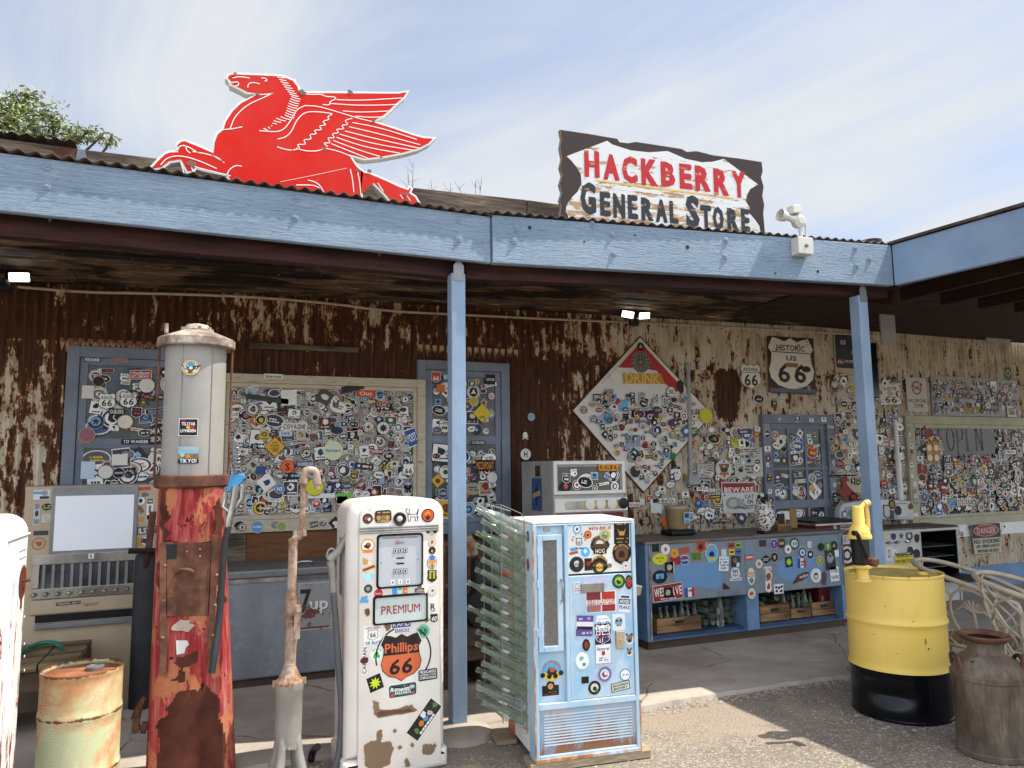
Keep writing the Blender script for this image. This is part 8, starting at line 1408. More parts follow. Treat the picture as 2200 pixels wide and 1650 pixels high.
for px, py, f in [(1408, 1177, f_rect('#1d1f20', '#8a8f90', '', 15, 14)), (1429, 1180, f_disc('#d0d4d2', '#8a5a3a', '', 9, '#d8d8d4', 1, lambda d, u, v, r_: d.poly(blob(u, v, r_*.6, r, 8, .5), '#b5703a'))), (1448, 1189, f_disc('#d0942c', '#3a2414', 'M', 8, '#d0942c', .9)), (1470, 1182, f_rect('#b04a2c', '#e0d4c0', '', 20, 10, .08)), (1505, 1175, lambda d, u, v, k: [d.poly(shield(u, v, 24*k, 22*k), '#d8b84a'), d.poly(shield(u, v, 22*k, 20*k), '#b3392a'), d.poly(blob(u, v, 7*k, r, 8, .4), '#2a2420')]), (1528, 1188, lambda d, u, v, k: [d.disc(u, v, 14*k, '#d9d6c4', 16*k), d.disc(u, v, 13*k, '#5aa0cc', 15*k), d.arct('GRABOURE', u, v, 11*k, 3*k, '#d0702a'), d.poly(blob(u, v-2*k, 9*k, r, 9, .4, .7), '#2a2420'), d.rect(u, v-10*k, 18*k, 4*k, '#c9b04a')]), (1554, 1188, f_rect('#c6cccd', '#1d1d1f', '', 11, 13)), (1578, 1179, lambda d, u, v, k: [d.rect(u+x*k, v+y*k, 13*k, 10*k, c) for x, y, c in ((-7, 6, '#b3303a'), (7, 6, '#7aa83a'), (-7, -5, '#d0b43a'), (7, -5, '#3a6aa8'))]+[d.rect(u+x*k, v+y*k, 8*k, 3*k, '#1d1d1f') for x, y in ((-7, 6), (7, 6), (-7, -5), (7, -5))]),
                  (1417, 1201, lambda d, u, v, k: [d.disc(u, v, 16*k, '#c9c22c', 10.5*k), d.text('Not bad.', u, v+2*k, 4*k, '#4a4a18', w=18*k), d.text('66', u, v-4*k, 2.5*k, '#4a4a18')]), (1450, 1204, f_rect('#8f2a2c', '#c9d0d0', '', 22, 14)), (1470, 1203, lambda d, u, v, k: [d.disc(u, v, 11*k, '#d8dad8', 9*k), d.disc(u, v, 10*k, '#2a4a88', 8*k), d.text('Route 66', u, v, 4*k, '#d8dad8', w=16*k), d.rect(u, v+5*k, 14*k, 2.5*k, '#b3262a')]), (1495, 1195, f_rect('#6a8a3a', '#1d2014', ['2020', 'VIRUS'], 21, 14, 0, .7)), (1554, 1211, lambda d, u, v, k: [d.rect(u, v, 21*k, 25*k, '#d5d9da', -.1), d.marks(u, v, 17*k, 20*k, '#6a7074', 4, r)]), (1580, 1206, lambda d, u, v, k: [d.rect(u, v, 20*k, 19*k, '#2a2c40', -.1), d.poly(blob(u-2*k, v+2*k, 6*k, r, 8, .4), '#8a5a4a'), d.poly(blob(u+4*k, v-6*k, 5*k, r, 8, .4), '#c9ccd4')]),
                  (1438, 1219, lambda d, u, v, k: [d.rect(u, v, 21*k, 19*k, '#141516'), d.poly(blob(u-1*k, v, 7*k, r, 9, .4), '#a9a28a'), d.rect(u+9*k, v, 2*k, 19*k, '#c9c9c4')]), (1417, 1239, lambda d, u, v, k: [d.disc(u, v, 16*k, '#161718', 12*k), d.rect(u, v+1*k, 17*k, 9*k, '#6a9ac4'), d.poly([(u-3*k, v-3*k), (u+3*k, v-3*k), (u, v+4*k)], '#4a4a4a')]), (1434, 1272, lambda d, u, v, k: [d.rect(u, v, 64*k, 29*k, '#c9cccb', .06), d.rect(u, v, 62*k, 27*k, '#8f1f26', .06), d.text('WES', u-18*k, v+1*k, 15*k, '#dcdcd6', w=22*k, rot=.06), d.text('RVE', u+19*k, v+2*k, 15*k, '#dcdcd6', w=22*k, rot=.06), d.rect(u+1*k, v-1*k, 20*k, 19*k, '#141516'), d.poly(blob(u, v-1*k, 7*k, r, 9, .4), '#a9a28a'), d.marks(u, v-11*k, 36*k, 3*k, '#dcdcd6', 1, r)]),
                  (1481, 1272, lambda d, u, v, k: [d.rect(u, v, 20*k, 16*k, '#d8d8d4'), d.rect(u-7*k, v, 6*k, 16*k, '#2a4a94'), d.rect(u+7*k, v, 6*k, 16*k, '#b3303a'), d.marks(u, v, 5*k, 11*k, '#3a2a2a', 2, r)]), (1579, 1234, lambda d, u, v, k: [d.disc(u, v+2*k, 10*k, '#c9cdce'), d.poly(shield(u, v+2*k, 12*k, 12*k), '#6a7074'), d.text('66', u, v+2*k, 6*k, '#e0e2e2'), d.rect(u, v-8*k, 26*k, 5*k, '#c9cdce'), d.marks(u, v-8*k, 22*k, 3*k, '#4a4e52', 1, r)]), (1560, 1258, lambda d, u, v, k: d.poly([(u-8*k, v-6*k), (u-6*k, v+6*k), (u+9*k, v-6*k)], '#3a241c')),
                  (1608, 1187, lambda d, u, v, k: [d.poly([(u-8*k, v-3*k), (u, v+12*k), (u+8*k, v-3*k)], '#5a8ab0'), d.rect(u, v-8*k, 18*k, 10*k, '#b3503a'), d.marks(u, v-8*k, 15*k, 5*k, '#d8d8d0', 1, r)]), (1613, 1238, lambda d, u, v, k: [d.disc(u, v, 10*k, '#3a7a98', 17*k), d.disc(u, v, 8.5*k, '#d8c8a0', 15*k), d.rect(u, v+3*k, 14*k, 7*k, '#c9603a'), d.text('UNION', u, v+3*k, 4*k, '#e8e0d0', w=12*k), d.poly(blob(u, v-7*k, 6*k, r, 8, .4), '#3a8aa8')]), (1614, 1275, lambda d, u, v, k: [d.disc(u, v, 10*k, '#1d1d1f', 11*k), d.disc(u, v, 9*k, '#c3bdb0', 10*k), d.poly(blob(u, v, 6*k, r, 8, .4, .6), '#b3392a')]),
                  (1638, 1167, f_rect('#3a2c26', '#6a4a3a', '', 15, 11)), (1662, 1169, f_disc('#5a3f78', '#d8d2de', 'Y', 8, '#c9c6d0', .9)), (1678, 1167, f_disc('#2a2622', '#b58a4a', '', 8, '#7a6a50', 1, lambda d, u, v, r_: d.rect(u, v, r_*1.3, r_*.6, '#b58a4a'))), (1706, 1168, lambda d, u, v, k: [d.poly(blob(u, v, 11*k, r, 12, .15), '#26423a'), d.poly(blob(u, v, 9*k, r, 10, .2, .8), '#b5bfb4'), d.marks(u, v, 14*k, 6*k, '#26423a', 1, r)]), (1692, 1180, f_disc('#d5d5d0', '#8a3a34', '', 7, '#b9b9b4', 1, lambda d, u, v, r_: d.poly(blob(u, v, r_*.6, r, 8, .5), '#7a3a34'))), (1738, 1170, f_rect('#d8dad8', '#1d1d1f', 'O', 8, 10, 0, .7)), (1763, 1175, f_disc('#161718', '#a9a9a6', '', 6, '#161718')), (1778, 1174, f_disc('#5f8a2f', '#e0e4d8', 'V', 7, '#5f8a2f', 1.1)), (1791, 1172, f_disc('#161a18', '#b5a86a', '', 7, '#161a18', 1, lambda d, u, v, r_: d.poly(starp(u, v, r_*.6, 3, .4), '#b5a86a'))),
                  (1645, 1202, lambda d, u, v, k: [d.poly([(u-12*k, v), (u, v-7*k), (u+12*k, v), (u, v+8*k)], '#151716'), d.marks(u, v, 14*k, 5*k, '#c9cdca', 2, r)]), (1663, 1197, f_disc('#1d1c1a', '#b9b0a0', '', 8, '#c9c9c4', 1, lambda d, u, v, r_: d.poly(blob(u, v, r_*.6, r, 8, .5), '#a89a80'))), (1723, 1187, f_disc('#3a4a68', '#d8dce4', '', 9, '#d8dce4', 1, lambda d, u, v, r_: [d.disc(u, v, r_*.6, '#d8dce4'), d.poly(starp(u, v, r_*.5, 5), '#3a4a68')])), (1740, 1191, f_disc('#1d2430', '#d8dce4', '', 7, '#d0d4d8', 1, lambda d, u, v, r_: d.poly(blob(u, v, r_*.6, r, 8, .5), '#d0d4d8'))), (1630, 1211, f_disc('#c9c3b5', '#7a5a3a', '', 7, '#d0cabc', 1, lambda d, u, v, r_: d.poly(blob(u, v, r_*.6, r, 8, .5), '#8a6a44'))),
                  (1694, 1207, lambda d, u, v, k: [d.rect(u, v, 15*k, 17*k, '#101210', .08), d.poly(starp(u, v, 7*k, 9, .5), '#a8d02c')]), (1722, 1210, lambda d, u, v, k: [d.rect(u, v, 17*k, 15*k, '#d8d8d4'), d.rect(u-6*k, v, 5*k, 15*k, '#2a4a94'), d.rect(u+6*k, v, 5*k, 15*k, '#b3303a'), d.marks(u, v, 4*k, 10*k, '#3a2a2a', 2, r)]), (1760, 1205, f_disc('#8f8a2a', '#d8d8a8', 'Y', 7, '#d8d8c4', .9)), (1783, 1202, lambda d, u, v, k: [d.rect(u, v, 21*k, 33*k, '#26282c', .04), d.poly(blob(u, v+2*k, 8*k, r, 9, .4, 1.3), '#8f9194'), d.rect(u, v+6*k, 5*k, 4*k, '#3a3c40')]), (1796, 1189, f_rect('#d5d9dc', '#3a4a6a', '', 10, 11)), (1648, 1221, f_rect('#d8d8d4', '#a8303a', 'Be Safe', 17, 6, 0, .7)), (1650, 1237, lambda d, u, v, k: [d.poly(blob(u, v, 9*k, r, 10, .3, 1.2), '#d0ccc4'), d.poly(blob(u, v-1*k, 7*k, r, 9, .4, 1.2), '#8a4a24')]), (1650, 1260, lambda d, u, v, k: [d.poly(shield(u, v, 14*k, 21*k), '#d8d4cc'), d.poly(blob(u, v, 5*k, r, 8, .5, 1.3), '#b3303a')]), (1672, 1265, lambda d, u, v, k: [d.rect(u, v, 20*k, 16*k, '#d8dadb')]+[d.poly(blob(u+x*k, v+y*k, 4*k, r, 7, .5, .8), '#1d1d1f') for x, y in ((-5, 3), (1, 2), (6, 3), (-4, -3), (5, -4))]),
                  (1720, 1240, lambda d, u, v, k: [d.poly([(u-19*k, v-10*k), (u-6*k, v+4*k), (u+8*k, v+8*k), (u+17*k, v+8*k), (u+16*k, v), (u, v-6*k)], '#5a1d1f'), d.text('Indian', u+6*k, v+2*k, 5*k, '#d8c8b8', w=18*k, slant=.3, rot=.2)]), (1752, 1236, f_disc('#d8d8d4', '#2a2a2c', '', 11, '#c9c9c4', 1, lambda d, u, v, r_: [d.poly(blob(u, v-r_*.1, r_*.5, r, 9, .2, 1.2), '#3a3a3c'), d.poly(blob(u, v-r_*.2, r_*.35, r, 8, .2), '#c9c5bd')])), (1773, 1250, lambda d, u, v, k: [d.poly(blob(u-3*k, v+6*k, 9*k, r, 10, .4, 1.4), '#4a4244'), d.text('DAKAR', u, v-11*k, 5*k, '#151516', w=17*k)]), (1792, 1233, lambda d, u, v, k: [d.rect(u, v, 19*k, 23*k, '#dcdedc', .04), d.text('XAVIER', u, v+5*k, 5*k, '#1d1d1f', w=15*k), d.text('VALENTINE', u, v-5*k, 5*k, '#1d1d1f', w=15*k)])]: ks(px, py, f)
# bottles and crates in the bays
fz = .132
def crate(px0, px1, py0, py1, Y, dpt, label):
    a = gy(px0, py0, Y); c = gy(px1, py1, Y); w = c[0]-a[0]; h = a[2]-c[2]; z0 = fz; t = thing('bottle_crate', label, 'crate', ((a[0]+c[0])/2, Y+dpt/2, z0), 'wooden crates in the blue cooler'); hh = max(.07, h)
    b = MB(); b.box(a[0], c[0], Y, Y+.012, z0+.004, z0+hh*.48); b.box(a[0], c[0], Y, Y+.012, z0+hh*.51, z0+hh); b.build('front_slat', M['crate_wood'], t, bev=.002)
    b = MB(); b.box(a[0], a[0]+.012, Y+.0125, Y+dpt, z0+.004, z0+hh*.98); b.box(c[0]-.012, c[0], Y+.0125, Y+dpt, z0+.004, z0+hh*.98); b.build('end_panel', M['crate_wood'], t, bev=.002)
    b = MB(); b.box(a[0]+.0125, c[0]-.0125, Y+.0125, Y+dpt, z0+.004, z0+.014); b.box(a[0]+.0125, c[0]-.0125, Y+dpt-.012, Y+dpt, z0+.0145, z0+hh*.9); b.build('bottom', M['crate_wood'], t)
    b = MB(); m_ = (a[0]+c[0])/2; b.box(m_-.045, m_+.045, Y-.001, Y+.004, z0+hh*.58, z0+hh*.80); b.build('hand_slot', M['black_metal'], t, bev=.003); return z0+.016, Y
crate(1412, 1508, 1356, 1376, KY+.10, .26, 'plain low wooden crate in the left bay of the blue cooler'); crate(1634, 1699, 1333, 1361, KY+.09, .30, 'dark tall wooden crate nearest the middle post of the blue cooler'); crate(1701, 1744, 1336, 1352, KY+.10, .28, 'low pale wooden crate between two taller crates in the right bay'); crate(1746, 1799, 1327, 1350, KY+.10, .28, 'pale wooden crate at the right end of the blue cooler')
KG = 'empty bottles in the blue cooler'; rb = random.Random(19)
def stand(px, py_base, Y, kind, label, s=.82, tilt=(0, 0)): 
    p = gy(px, py_base, Y); bottle(kind, (p[0], Y, max(fz+.002, p[2])), (tilt[0], tilt[1], 1), label, KG, s)
for i, (px, kind) in enumerate([(1420, 'white'), (1434, 'white'), (1451, 'white'), (1466, 'red'), (1479, 'plain'), (1494, 'red')]): stand(px, 1360, KY+.16+.02*(i % 2), kind, '%s bottle standing %s in the left bay crate' % ({'white': 'white printed', 'red': 'red printed', 'plain': 'plain clear'}[kind], ['first from the left', 'second from the left', 'third from the left', 'fourth from the left', 'fifth from the left', 'at the right end'][i]), .80+.14*(i in (3,)))
stand(1549, 1366, KY+.12, 'clear', 'tall clear bottle standing alone in front of the loose pile in the left bay', 1.0)
for i, (px, kind, s_, Y) in enumerate([(1685, 'white', .95, .2), (1705, 'red', .78, .16), (1718, 'plain', .78, .22), (1731, 'white', .98, .18), (1743, 'plain', .74, .24), (1755, 'plain', .76, .26), (1767, 'red', .98, .18), (1780, 'red', .68, .2)]): stand(px, 1336-i*.6, KY+Y, kind, '%s bottle standing %s in the right bay crates' % ({'white': 'white printed', 'red': 'red printed', 'plain': 'plain'}[kind], ['nearest the middle post', 'second from the middle post', 'third from the middle post', 'fourth from the middle post', 'fifth from the middle post', 'sixth from the middle post', 'seventh from the middle post', 'at the far right'][i]), s_)
bottle('white', gy(1672, 1331, KY+.14), (-.62, .1, .6), 'white printed bottle leaning to the left on the dark crate', KG, .95)
rows = [(x_, z_, 1) for z_ in range(4) for x_ in range(8-z_ % 2)] + [(x_, z_, 0) for z_ in range(3) for x_ in range(13)]
for (x_, z_, left) in rows:
    if left: X = gy(1516, 1340, KY+.14)[0]+.036+x_*.064+(z_ % 2)*.03; Y = KY+.16+rb.uniform(-.03, .03); Z = fz+.033+z_*.056
    else: X = xm1+.06+x_*.07; Y = KY+.40+rb.uniform(-.02, .02) if z_ < 2 else KY+.36; Z = fz+.04+z_*.058
    if rb.random() < .9 and X < (xm0-.03 if left else x1_-.08): bottle(rb.choice(['plain', 'plain', 'white', 'clear']), (X+rb.gauss(0, .006), min(Y, KY+.31), Z+rb.gauss(0, .004)), (rb.gauss(0, .16), 1, rb.gauss(.03, .12)), 'loose glass bottle in the heap in the %s bay of the blue cooler' % ('left' if left else 'right'), 'loose bottles heaped in the %s bay' % ('left' if left else 'right'), .92)
for q_ in range(9): bottle('plain', (rb.uniform(gy(1505, 1300, KY+.3)[0], xm0-.16), KY+rb.uniform(.16, .34), fz+.27+rb.uniform(0, .03)), (rb.choice([-1, 1]), rb.gauss(0, .5), rb.gauss(0, .2)), 'loose glass bottle lying sideways on top of the left bay heap', 'loose bottles on top of the left heap', .92)
# ------------------------------------------------------------------ things standing on the cooler
zt2 = zt_+.014
p = gz(1470, 1151, zt2); t = thing('drink_dispenser', 'cloudy tan plastic jar on a black base on the left end of the blue cooler', 'jar', (p[0], p[1]+.09, zt2)); C = (p[0]-.01, p[1]+.09, zt2)
b = MB(); b.box(C[0]-.13, C[0]+.14, C[1]-.10, C[1]+.10, zt2, zt2+.055); b.build('base', M['black_metal'], t, bev=.02)
b = MB(); b.lathe([(.085, .056), (.095, .065), (.10, .10), (.108, .22), (.112, .245), (.105, .25)], C, 24); b.build('jar', M['jar_plastic'], t, smooth=True); b = MB(); b.lathe([(.112, .246), (.116, .252), (.116, .27), (.1, .275)], C, 24); b.build('lid', M['beige_enamel'], t, smooth=True)
d = D(Surf((C[0]+.03, C[1]-.112, zt2), (1, .25, 0)), 1); d.rect(.0, .165, .085, .10, '#8fb2c8'); d.rect(0, .185, .06, .04, '#2a3a5a'); d.marks(0, .135, .06, .025, '#3a4a5a', 2, r); d.build('label', t)
p = gz(1653, 1149, zt2); oy = p[1]+.06; ox = p[0]; t = thing('owl_decoy', 'black and white plastic owl figure standing on the blue cooler', 'owl figure', (ox, oy, zt2))
H = gy(1653, 1066, oy)[2]-zt2; b = MB(); prof = [(.045, 0), (.055, .02), (.05, .10), (.075, .18), (.098, .30), (.105, .45), (.098, .60), (.085, .70), (.075, .76), (.080, .84), (.076, .91), (.055, .97), (.02, 1.0), (.001, 1.0)]
b.lathe([(r_*.86, z*H) for r_, z in prof], (ox, oy, zt2), 22); b.ell((ox-.062, oy-.01, zt2+H*.45), (.03, .065, H*.25), 12, 8); b.ell((ox+.062, oy-.01, zt2+H*.45), (.03, .065, H*.25), 12, 8); b.ell((ox+.03, oy+.05, zt2+H*.1), (.04, .03, H*.12), 10, 6); b.build('body', M['owl_feathers'], t, smooth=True)
b = MB(); b.ell((ox-.02, oy-.045, zt2+H*.9), (.05, .03, .035), 10, 6); b.lathe([(.022, 0), (.001, .04)], (ox-.045, oy, zt2+H*.96), 8); b.lathe([(.022, 0), (.001, .04)], (ox+.045, oy, zt2+H*.96), 8); b.build('head_patch', M['black_metal'], t, smooth=True); b = MB(); b.ell((ox-.03, oy-.075, zt2+H*.86), (.011, .008, .011), 8, 6); b.ell((ox+.02, oy-.078, zt2+H*.86), (.011, .008, .011), 8, 6); b.lathe([(.011, 0), (.001, .03)], (ox-.005, oy-.07, zt2+H*.83), 8, (0, -.7, -1)); b.build('face', M['yellow_lid'], t, smooth=True)
b = MB(); b.box(ox-.055, ox+.06, oy-.05, oy+.05, zt2, zt2+.035); b.build('foot_block', M['black_metal'], t, bev=.01)
a = gz(1672, 1143, zt2); e_ = gz(1717, 1143, zt2); t = thing('brochure_box', 'open wooden box of leaflets behind the owl', 'box', ((a[0]+e_[0])/2, a[1]+.06, zt2)); b = MB(); y0 = a[1]; b.box(a[0], e_[0], y0, y0+.012, zt2, zt2+.075); b.box(a[0], a[0]+.012, y0+.0125, y0+.16, zt2, zt2+.11); b.box(e_[0]-.012, e_[0], y0+.0125, y0+.16, zt2, zt2+.11); b.box(a[0]+.0125, e_[0]-.0125, y0+.15, y0+.16, zt2, zt2+.11); b.build('tray', M['crate_wood'], t, bev=.002)
b = MB()
for i, (fx, c_) in enumerate(((.03, '#1d1a18'), (.12, '#d0ccc4'), (.24, '#8a6a3a'))): b.box(a[0]+fx, a[0]+fx+.085, y0+.03+i*.03, y0+.045+i*.03, zt2+.02, zt2+.17+.02*i, 0, lin(c_))
b.build('leaflets', M['sticker'], t, col=True)
# ------------------------------------------------------------------ red cooler, enamel range, red cut-out rider
a = gy(1748, 1124, 5.66); c = gy(1846, 1120, 5.66); t = thing('ice_chest', 'dark red ice chest with a silver rim beside the white range', 'cooler', ((a[0]+c[0])/2, 5.9, 0)); ztc = a[2]
b = MB(); b.box(a[0]+.02, c[0], 5.66, 6.2, .02, ztc-.035); b.build('body', M['dark_red'], t, bev=.02); b = MB(); b.box(a[0]+.01, c[0]+.01, 5.645, 6.21, ztc-.034, ztc-.004); b.build('rim', M['chrome'], t, bev=.006); b = MB(); b.box(a[0]+.012, c[0]+.008, 5.648, 6.208, ztc-.003, ztc+.015); b.build('lid', M['black_metal'], t, bev=.006)
b = MB(); u = a[0]+.10; b.tube(smoothp([(u, 5.655, ztc-.10), (u, 5.62, ztc-.11), (u+.16, 5.62, ztc-.11), (u+.16, 5.655, ztc-.10)]), .009, 8); b.build('handle', M['grey_steel'], t, smooth=True)
RF = Surf((0, 5.66, 0), (1, 0, 0)); d = D(RF, 2); u, v = RF.uv(1815, 1133); d.text('LA RUTA', u, v+.02, .026, '#c9c5bd', w=.12); d.text('DESCAPE', u, v-.018, .026, '#c9c5bd', w=.12); u, v = RF.uv(1795, 1140); d.rect(u, v, .045, .10, '#7fa0b4', .2); u, v = RF.uv(1818, 1170); d.rect(u, v+.05, .09, .09, '#c9c5bd'); d.marks(u, v+.05, .07, .07, '#2a2a2a', 3, r); d.disc(u, v-.10, .085, '#c9c5bd'); d.disc(u, v-.10, .06, '#1d1d1f'); d.disc(u, v-.10, .035, '#c9c5bd'); d.build('sticker', t)
sticker_field((a[0]+.42, c[0]-.02, .35, .66), t, RF, random.Random(2), .14, .08, .14, 6, off=.002, prob=.9)
TY_ = 5.78; TF = Surf((0, TY_, 0), (1, 0, 0)); q = lambda px, py: TF.uv(px, py); u1 = q(2059, 1150)[0]; u0 = q(1850, 1150)[0]; zt_s = q(1960, 1137)[1]
t = thing('kitchen_range', 'old white enamel kitchen range with drawers and an open black oven', 'stove', ((u0+u1)/2, 6.1, 0)); um = q(1976, 1150)[0]
b = MB(); b.box(u0, um, TY_+.02, 6.40, .08, zt_s-.03); b.box(um+.001, um+.02, TY_, 6.40, .08, zt_s-.031); b.box(u1-.022, u1, TY_, 6.40, .08, zt_s-.031); b.box(um+.0205, u1-.0225, TY_+.02, 6.40, .08, .34); b.box(um+.0205, u1-.0225, 6.38, 6.399, .341, zt_s-.032); b.build('body', M['stove_enamel'], t, bev=.008)
b = MB(); b.box(um+.0206, u1-.0226, TY_+.03, 6.379, .342, .350); b.box(um+.0206, um+.026, TY_+.01, 6.378, .351, zt_s-.04); b.box(u1-.028, u1-.0227, TY_+.01, 6.378, .351, zt_s-.04); b.box(um+.027, u1-.029, 6.36, 6.378, .352, zt_s-.04); b.box(um+.0206, u1-.0227, TY_+.01, 6.378, zt_s-.04, zt_s-.034); b.build('oven_lining', M['oven_dark'], t)
b = MB(); b.box(u0-.02, u1+.01, TY_-.02, 6.42, zt_s-.03, zt_s-.002); b.build('hob_rim', M['stove_enamel'], t, bev=.006); b = MB()
for i in range(4): y = TY_-.005+i*.105; b.box(u0-.01, u1, y, y+.10, zt_s-.001, zt_s+.016)
b.build('board_cover', M['grey_wood'], t, bev=.003)
b = MB()
for z in (.45, .56, .67):
    for i in range(7): x = um+.03+(u1-um-.06)*i/6; b.tube([(x, TY_+.04, z), (x, 6.34, z)], .003, 5)
    b.tube([(um+.03, TY_+.04, z), (u1-.03, TY_+.04, z)], .004, 5)
b.build('oven_rack', M['grey_steel'], t)
b = MB(); b.box(um+.03, u1-.03, TY_-.38, TY_+.0, .345, .375); b.build('oven_door', M['oven_dark'], t, bev=.01)
for i, (py0, py1) in enumerate(((1141, 1170), (1174, 1212), (1216, 1262))):
    a = q(1893, py0); c = q(1973, py1); b = MB(); b.obox(TF.O, TF.U, TF.V, TF.N, u0+.02, um-.01, c[1], a[1], -.02, .012); dw = b.build('drawer', M['stove_enamel'], t, bev=.010)
    u = q(1935, 1190)[0]; z = (a[1]+c[1])/2+(.02 if i else -.04); b = MB()
    if i: b.tube(smoothp([TF.p(u-.10, z, .012), TF.p(u-.09, z, .045), TF.p(u+.09, z, .045), TF.p(u+.10, z, .012)]), .010, 8)
    else:
        for dx_ in (-.18, -.06, .10): b.ell(TF.p(u+dx_, z, .025), (.05, .018, .014), 10, 6)
    b.build('handle', M['chrome'], dw, smooth=True)
d = D(TF, 26); u, v = q(1942, 1199); d.rect(u, v, .30, .125, '#c9b52a'); d.text('Watch Out For', u, v+.028, .030, '#1d1c14', w=.25); d.text('MOTORCYCLES', u, v-.028, .032, '#1d1c14', w=.28); d.build('sticker', t)
for px, py, f in [(1900, 1152, f_rect('#c3b5a0', '#8a4a34', '', 9, 14)), (1917, 1152, f_disc('#2a3a5a', '#d0d4dc', '', 6)), (1934, 1151, lambda d, u, v, k: d.poly(starp(u, v, 6*k, 5), '#3a3a3c')), (1951, 1151, f_disc('#4a4a4a', '#c9c9c4', '', 7, '#2a2a2a', 1, lambda d, u, v, r_: d.disc(u, v, r_*.5, '#b5b5b0'))), (1967, 1156, lambda d, u, v, k: d.poly(blob(u, v, 8*k, r, 9, .4, 1.3), '#1d1d1f')), (1908, 1189, f_rect('#d0d0cc', '#3a3a3c', 'O', 14, 22, -.1)), (1920, 1187, f_disc('#e0e0dc', '#2a3a5a', 'Q', 5)), (1953, 1183, f_disc('#1d1d20', '#c9c9c4', '', 7)), (1967, 1190, f_disc('#2a1d1a', '#c9a08a', '', 8)), (1910, 1219, f_rect('#d0d0cc', '#1d1d1f', 'prime', 17, 7, 0, .9))]: wallst(px, py, t, .014, f, surf=TF)
BS = Surf((0, 6.30, 0), (1, 0, 0)); qq = lambda px, py: BS.uv(px, py); bp_ = [qq(*z) for z in ((1797, 1116), (1797, 1092), (1805, 1080), (1835, 1076), (1880, 1070), (1915, 1073), (1950, 1076), (1955, 1090), (1958, 1117))]
b = MB(); rbody(b, bp_, BS, .05, .09, .02); b.build('backsplash', M['stove_enamel'], t, smooth=True)
d = D(BS, .052/.0005); u, v = qq(1898, 1099); d.poly(shield(u, v, .13, .17), '#26262a'); d.poly(shield(u, v, .10, .14), '#b9b9b4'); u, v = qq(1908, 1083); d.disc(u, v, .055, '#1d1a14'); d.disc(u, v, .035, '#8a7a3a'); u, v = qq(1929, 1096); d.rect(u, v, .20, .17, '#8f8f8c', r=.02); d.rect(u+.005, v-.005, .18, .15, '#c6c6c2', r=.02); d.disc(u-.06, v, .055, '#17171a'); u, v = qq(1948, 1088); d.poly(blob(u, v, .045, r, 8, .4), '#7a2a2c'); u, v = qq(1908, 1105); d.rect(u, v, .06, .10, '#3a3a3c'); u, v = qq(1820, 1103); d.rect(u, v, .17, .16, '#9a9a96', r=.02); d.poly(blob(u, v, .06, r, 9, .4), '#5a7a5a'); u, v = qq(1806, 1105); d.disc(u, v, .04, '#1d1d1f'); d.disc(u, v, .03, '#c6c6c2'); d.build('sticker', t)
b = MB(); p = q(1995, 1178); b.lathe([(.06, 0), (.062, .12), (.05, .13)], (p[0], TY_+.25, .565), 16); o = b.build('can', M['pipe_rust'], smooth=True); tag(o, 'small rusty tin can on the rack inside the open oven', 'tin can')
RY_ = 6.36; rq = lambda px, py: gy(px, py, RY_); t = thing('rider_cutout', 'dark red metal cut-out of a horse rider hanging by the glazed door', 'ornament', tuple(rq(1815, 1050)))
pts = [rq(*z) for z in ((1802, 1060), (1800, 1052), (1808, 1050), (1810, 1035), (1806, 1030), (1812, 1024), (1820, 1025), (1821, 1032), (1818, 1036), (1824, 1046), (1834, 1056), (1846, 1064), (1840, 1075), (1832, 1074), (1828, 1066), (1820, 1066), (1822, 1076), (1814, 1076), (1812, 1066), (1806, 1064))]
sf = Surf((0, RY_, 0), (1, 0, 0)); pts = ccw([sf.uv(*z) for z in ((1802, 1060), (1800, 1052), (1808, 1050), (1810, 1035), (1806, 1030), (1812, 1024), (1820, 1025), (1821, 1032), (1818, 1036), (1824, 1046), (1834, 1056), (1846, 1064), (1840, 1075), (1832, 1074), (1828, 1066), (1820, 1066), (1822, 1076), (1814, 1076), (1812, 1066), (1806, 1064))])
b = MB(); b.prism([sf.p(*z) for z in pts], sf.N, .006); b.build('figure', M['rooster_red'], t); b = MB(); b.tube([rq(1784, 1022), rq(1838, 1021)], .008, 6); b.tube([rq(1815, 1024), rq(1815, 1021)], .004, 6)
for px in (1797, 1834): c_ = rq(px, 1070); b.tube([c_+A(.055*math.cos(z), 0, .055*math.sin(z)) for z in np.linspace(0, 6.1, 16)], .007, 6)
b.build('hanger_bar', M['black_metal'], t)
# ------------------------------------------------------------------ old engine, low bench and tank under the porch
e_ = gz(1000, 1435, .0); t = thing('old_engine', 'dark rusty old pump engine standing behind the porch post', 'machine', (2.15, 5.75, 0))
b = MB(); eq = lambda px, py, Y=5.75: gy(px, py, Y)
for px, r_, y0, y1 in ((1008, .03, 1360, 1170), (1028, .022, 1370, 1190), (950, .03, 1370, 1160), (1045, .02, 1360, 1230)): b.tube([eq(px, y0), eq(px, y1)], r_, 8)
b.tube([eq(945, 1260), eq(1075, 1262)], .025, 8); b.tube([eq(945, 1170), eq(1030, 1168)], .02, 8); b.build('pipework', M['rust_metal'], t, smooth=True)
b = MB(); c_ = eq(1008, 1175); b.lathe([(.05, -.08), (.075, -.06), (.075, .03), (.04, .06), (.02, .10), (.05, .105)], c_, 12); b.build('valve', M['pipe_rust'], t, smooth=True); b = MB(); b.lathe([(.10, -.01), (.10, .02)], eq(1010, 1290), 14); b.build('flange', M['pipe_rust'], t, smooth=True)
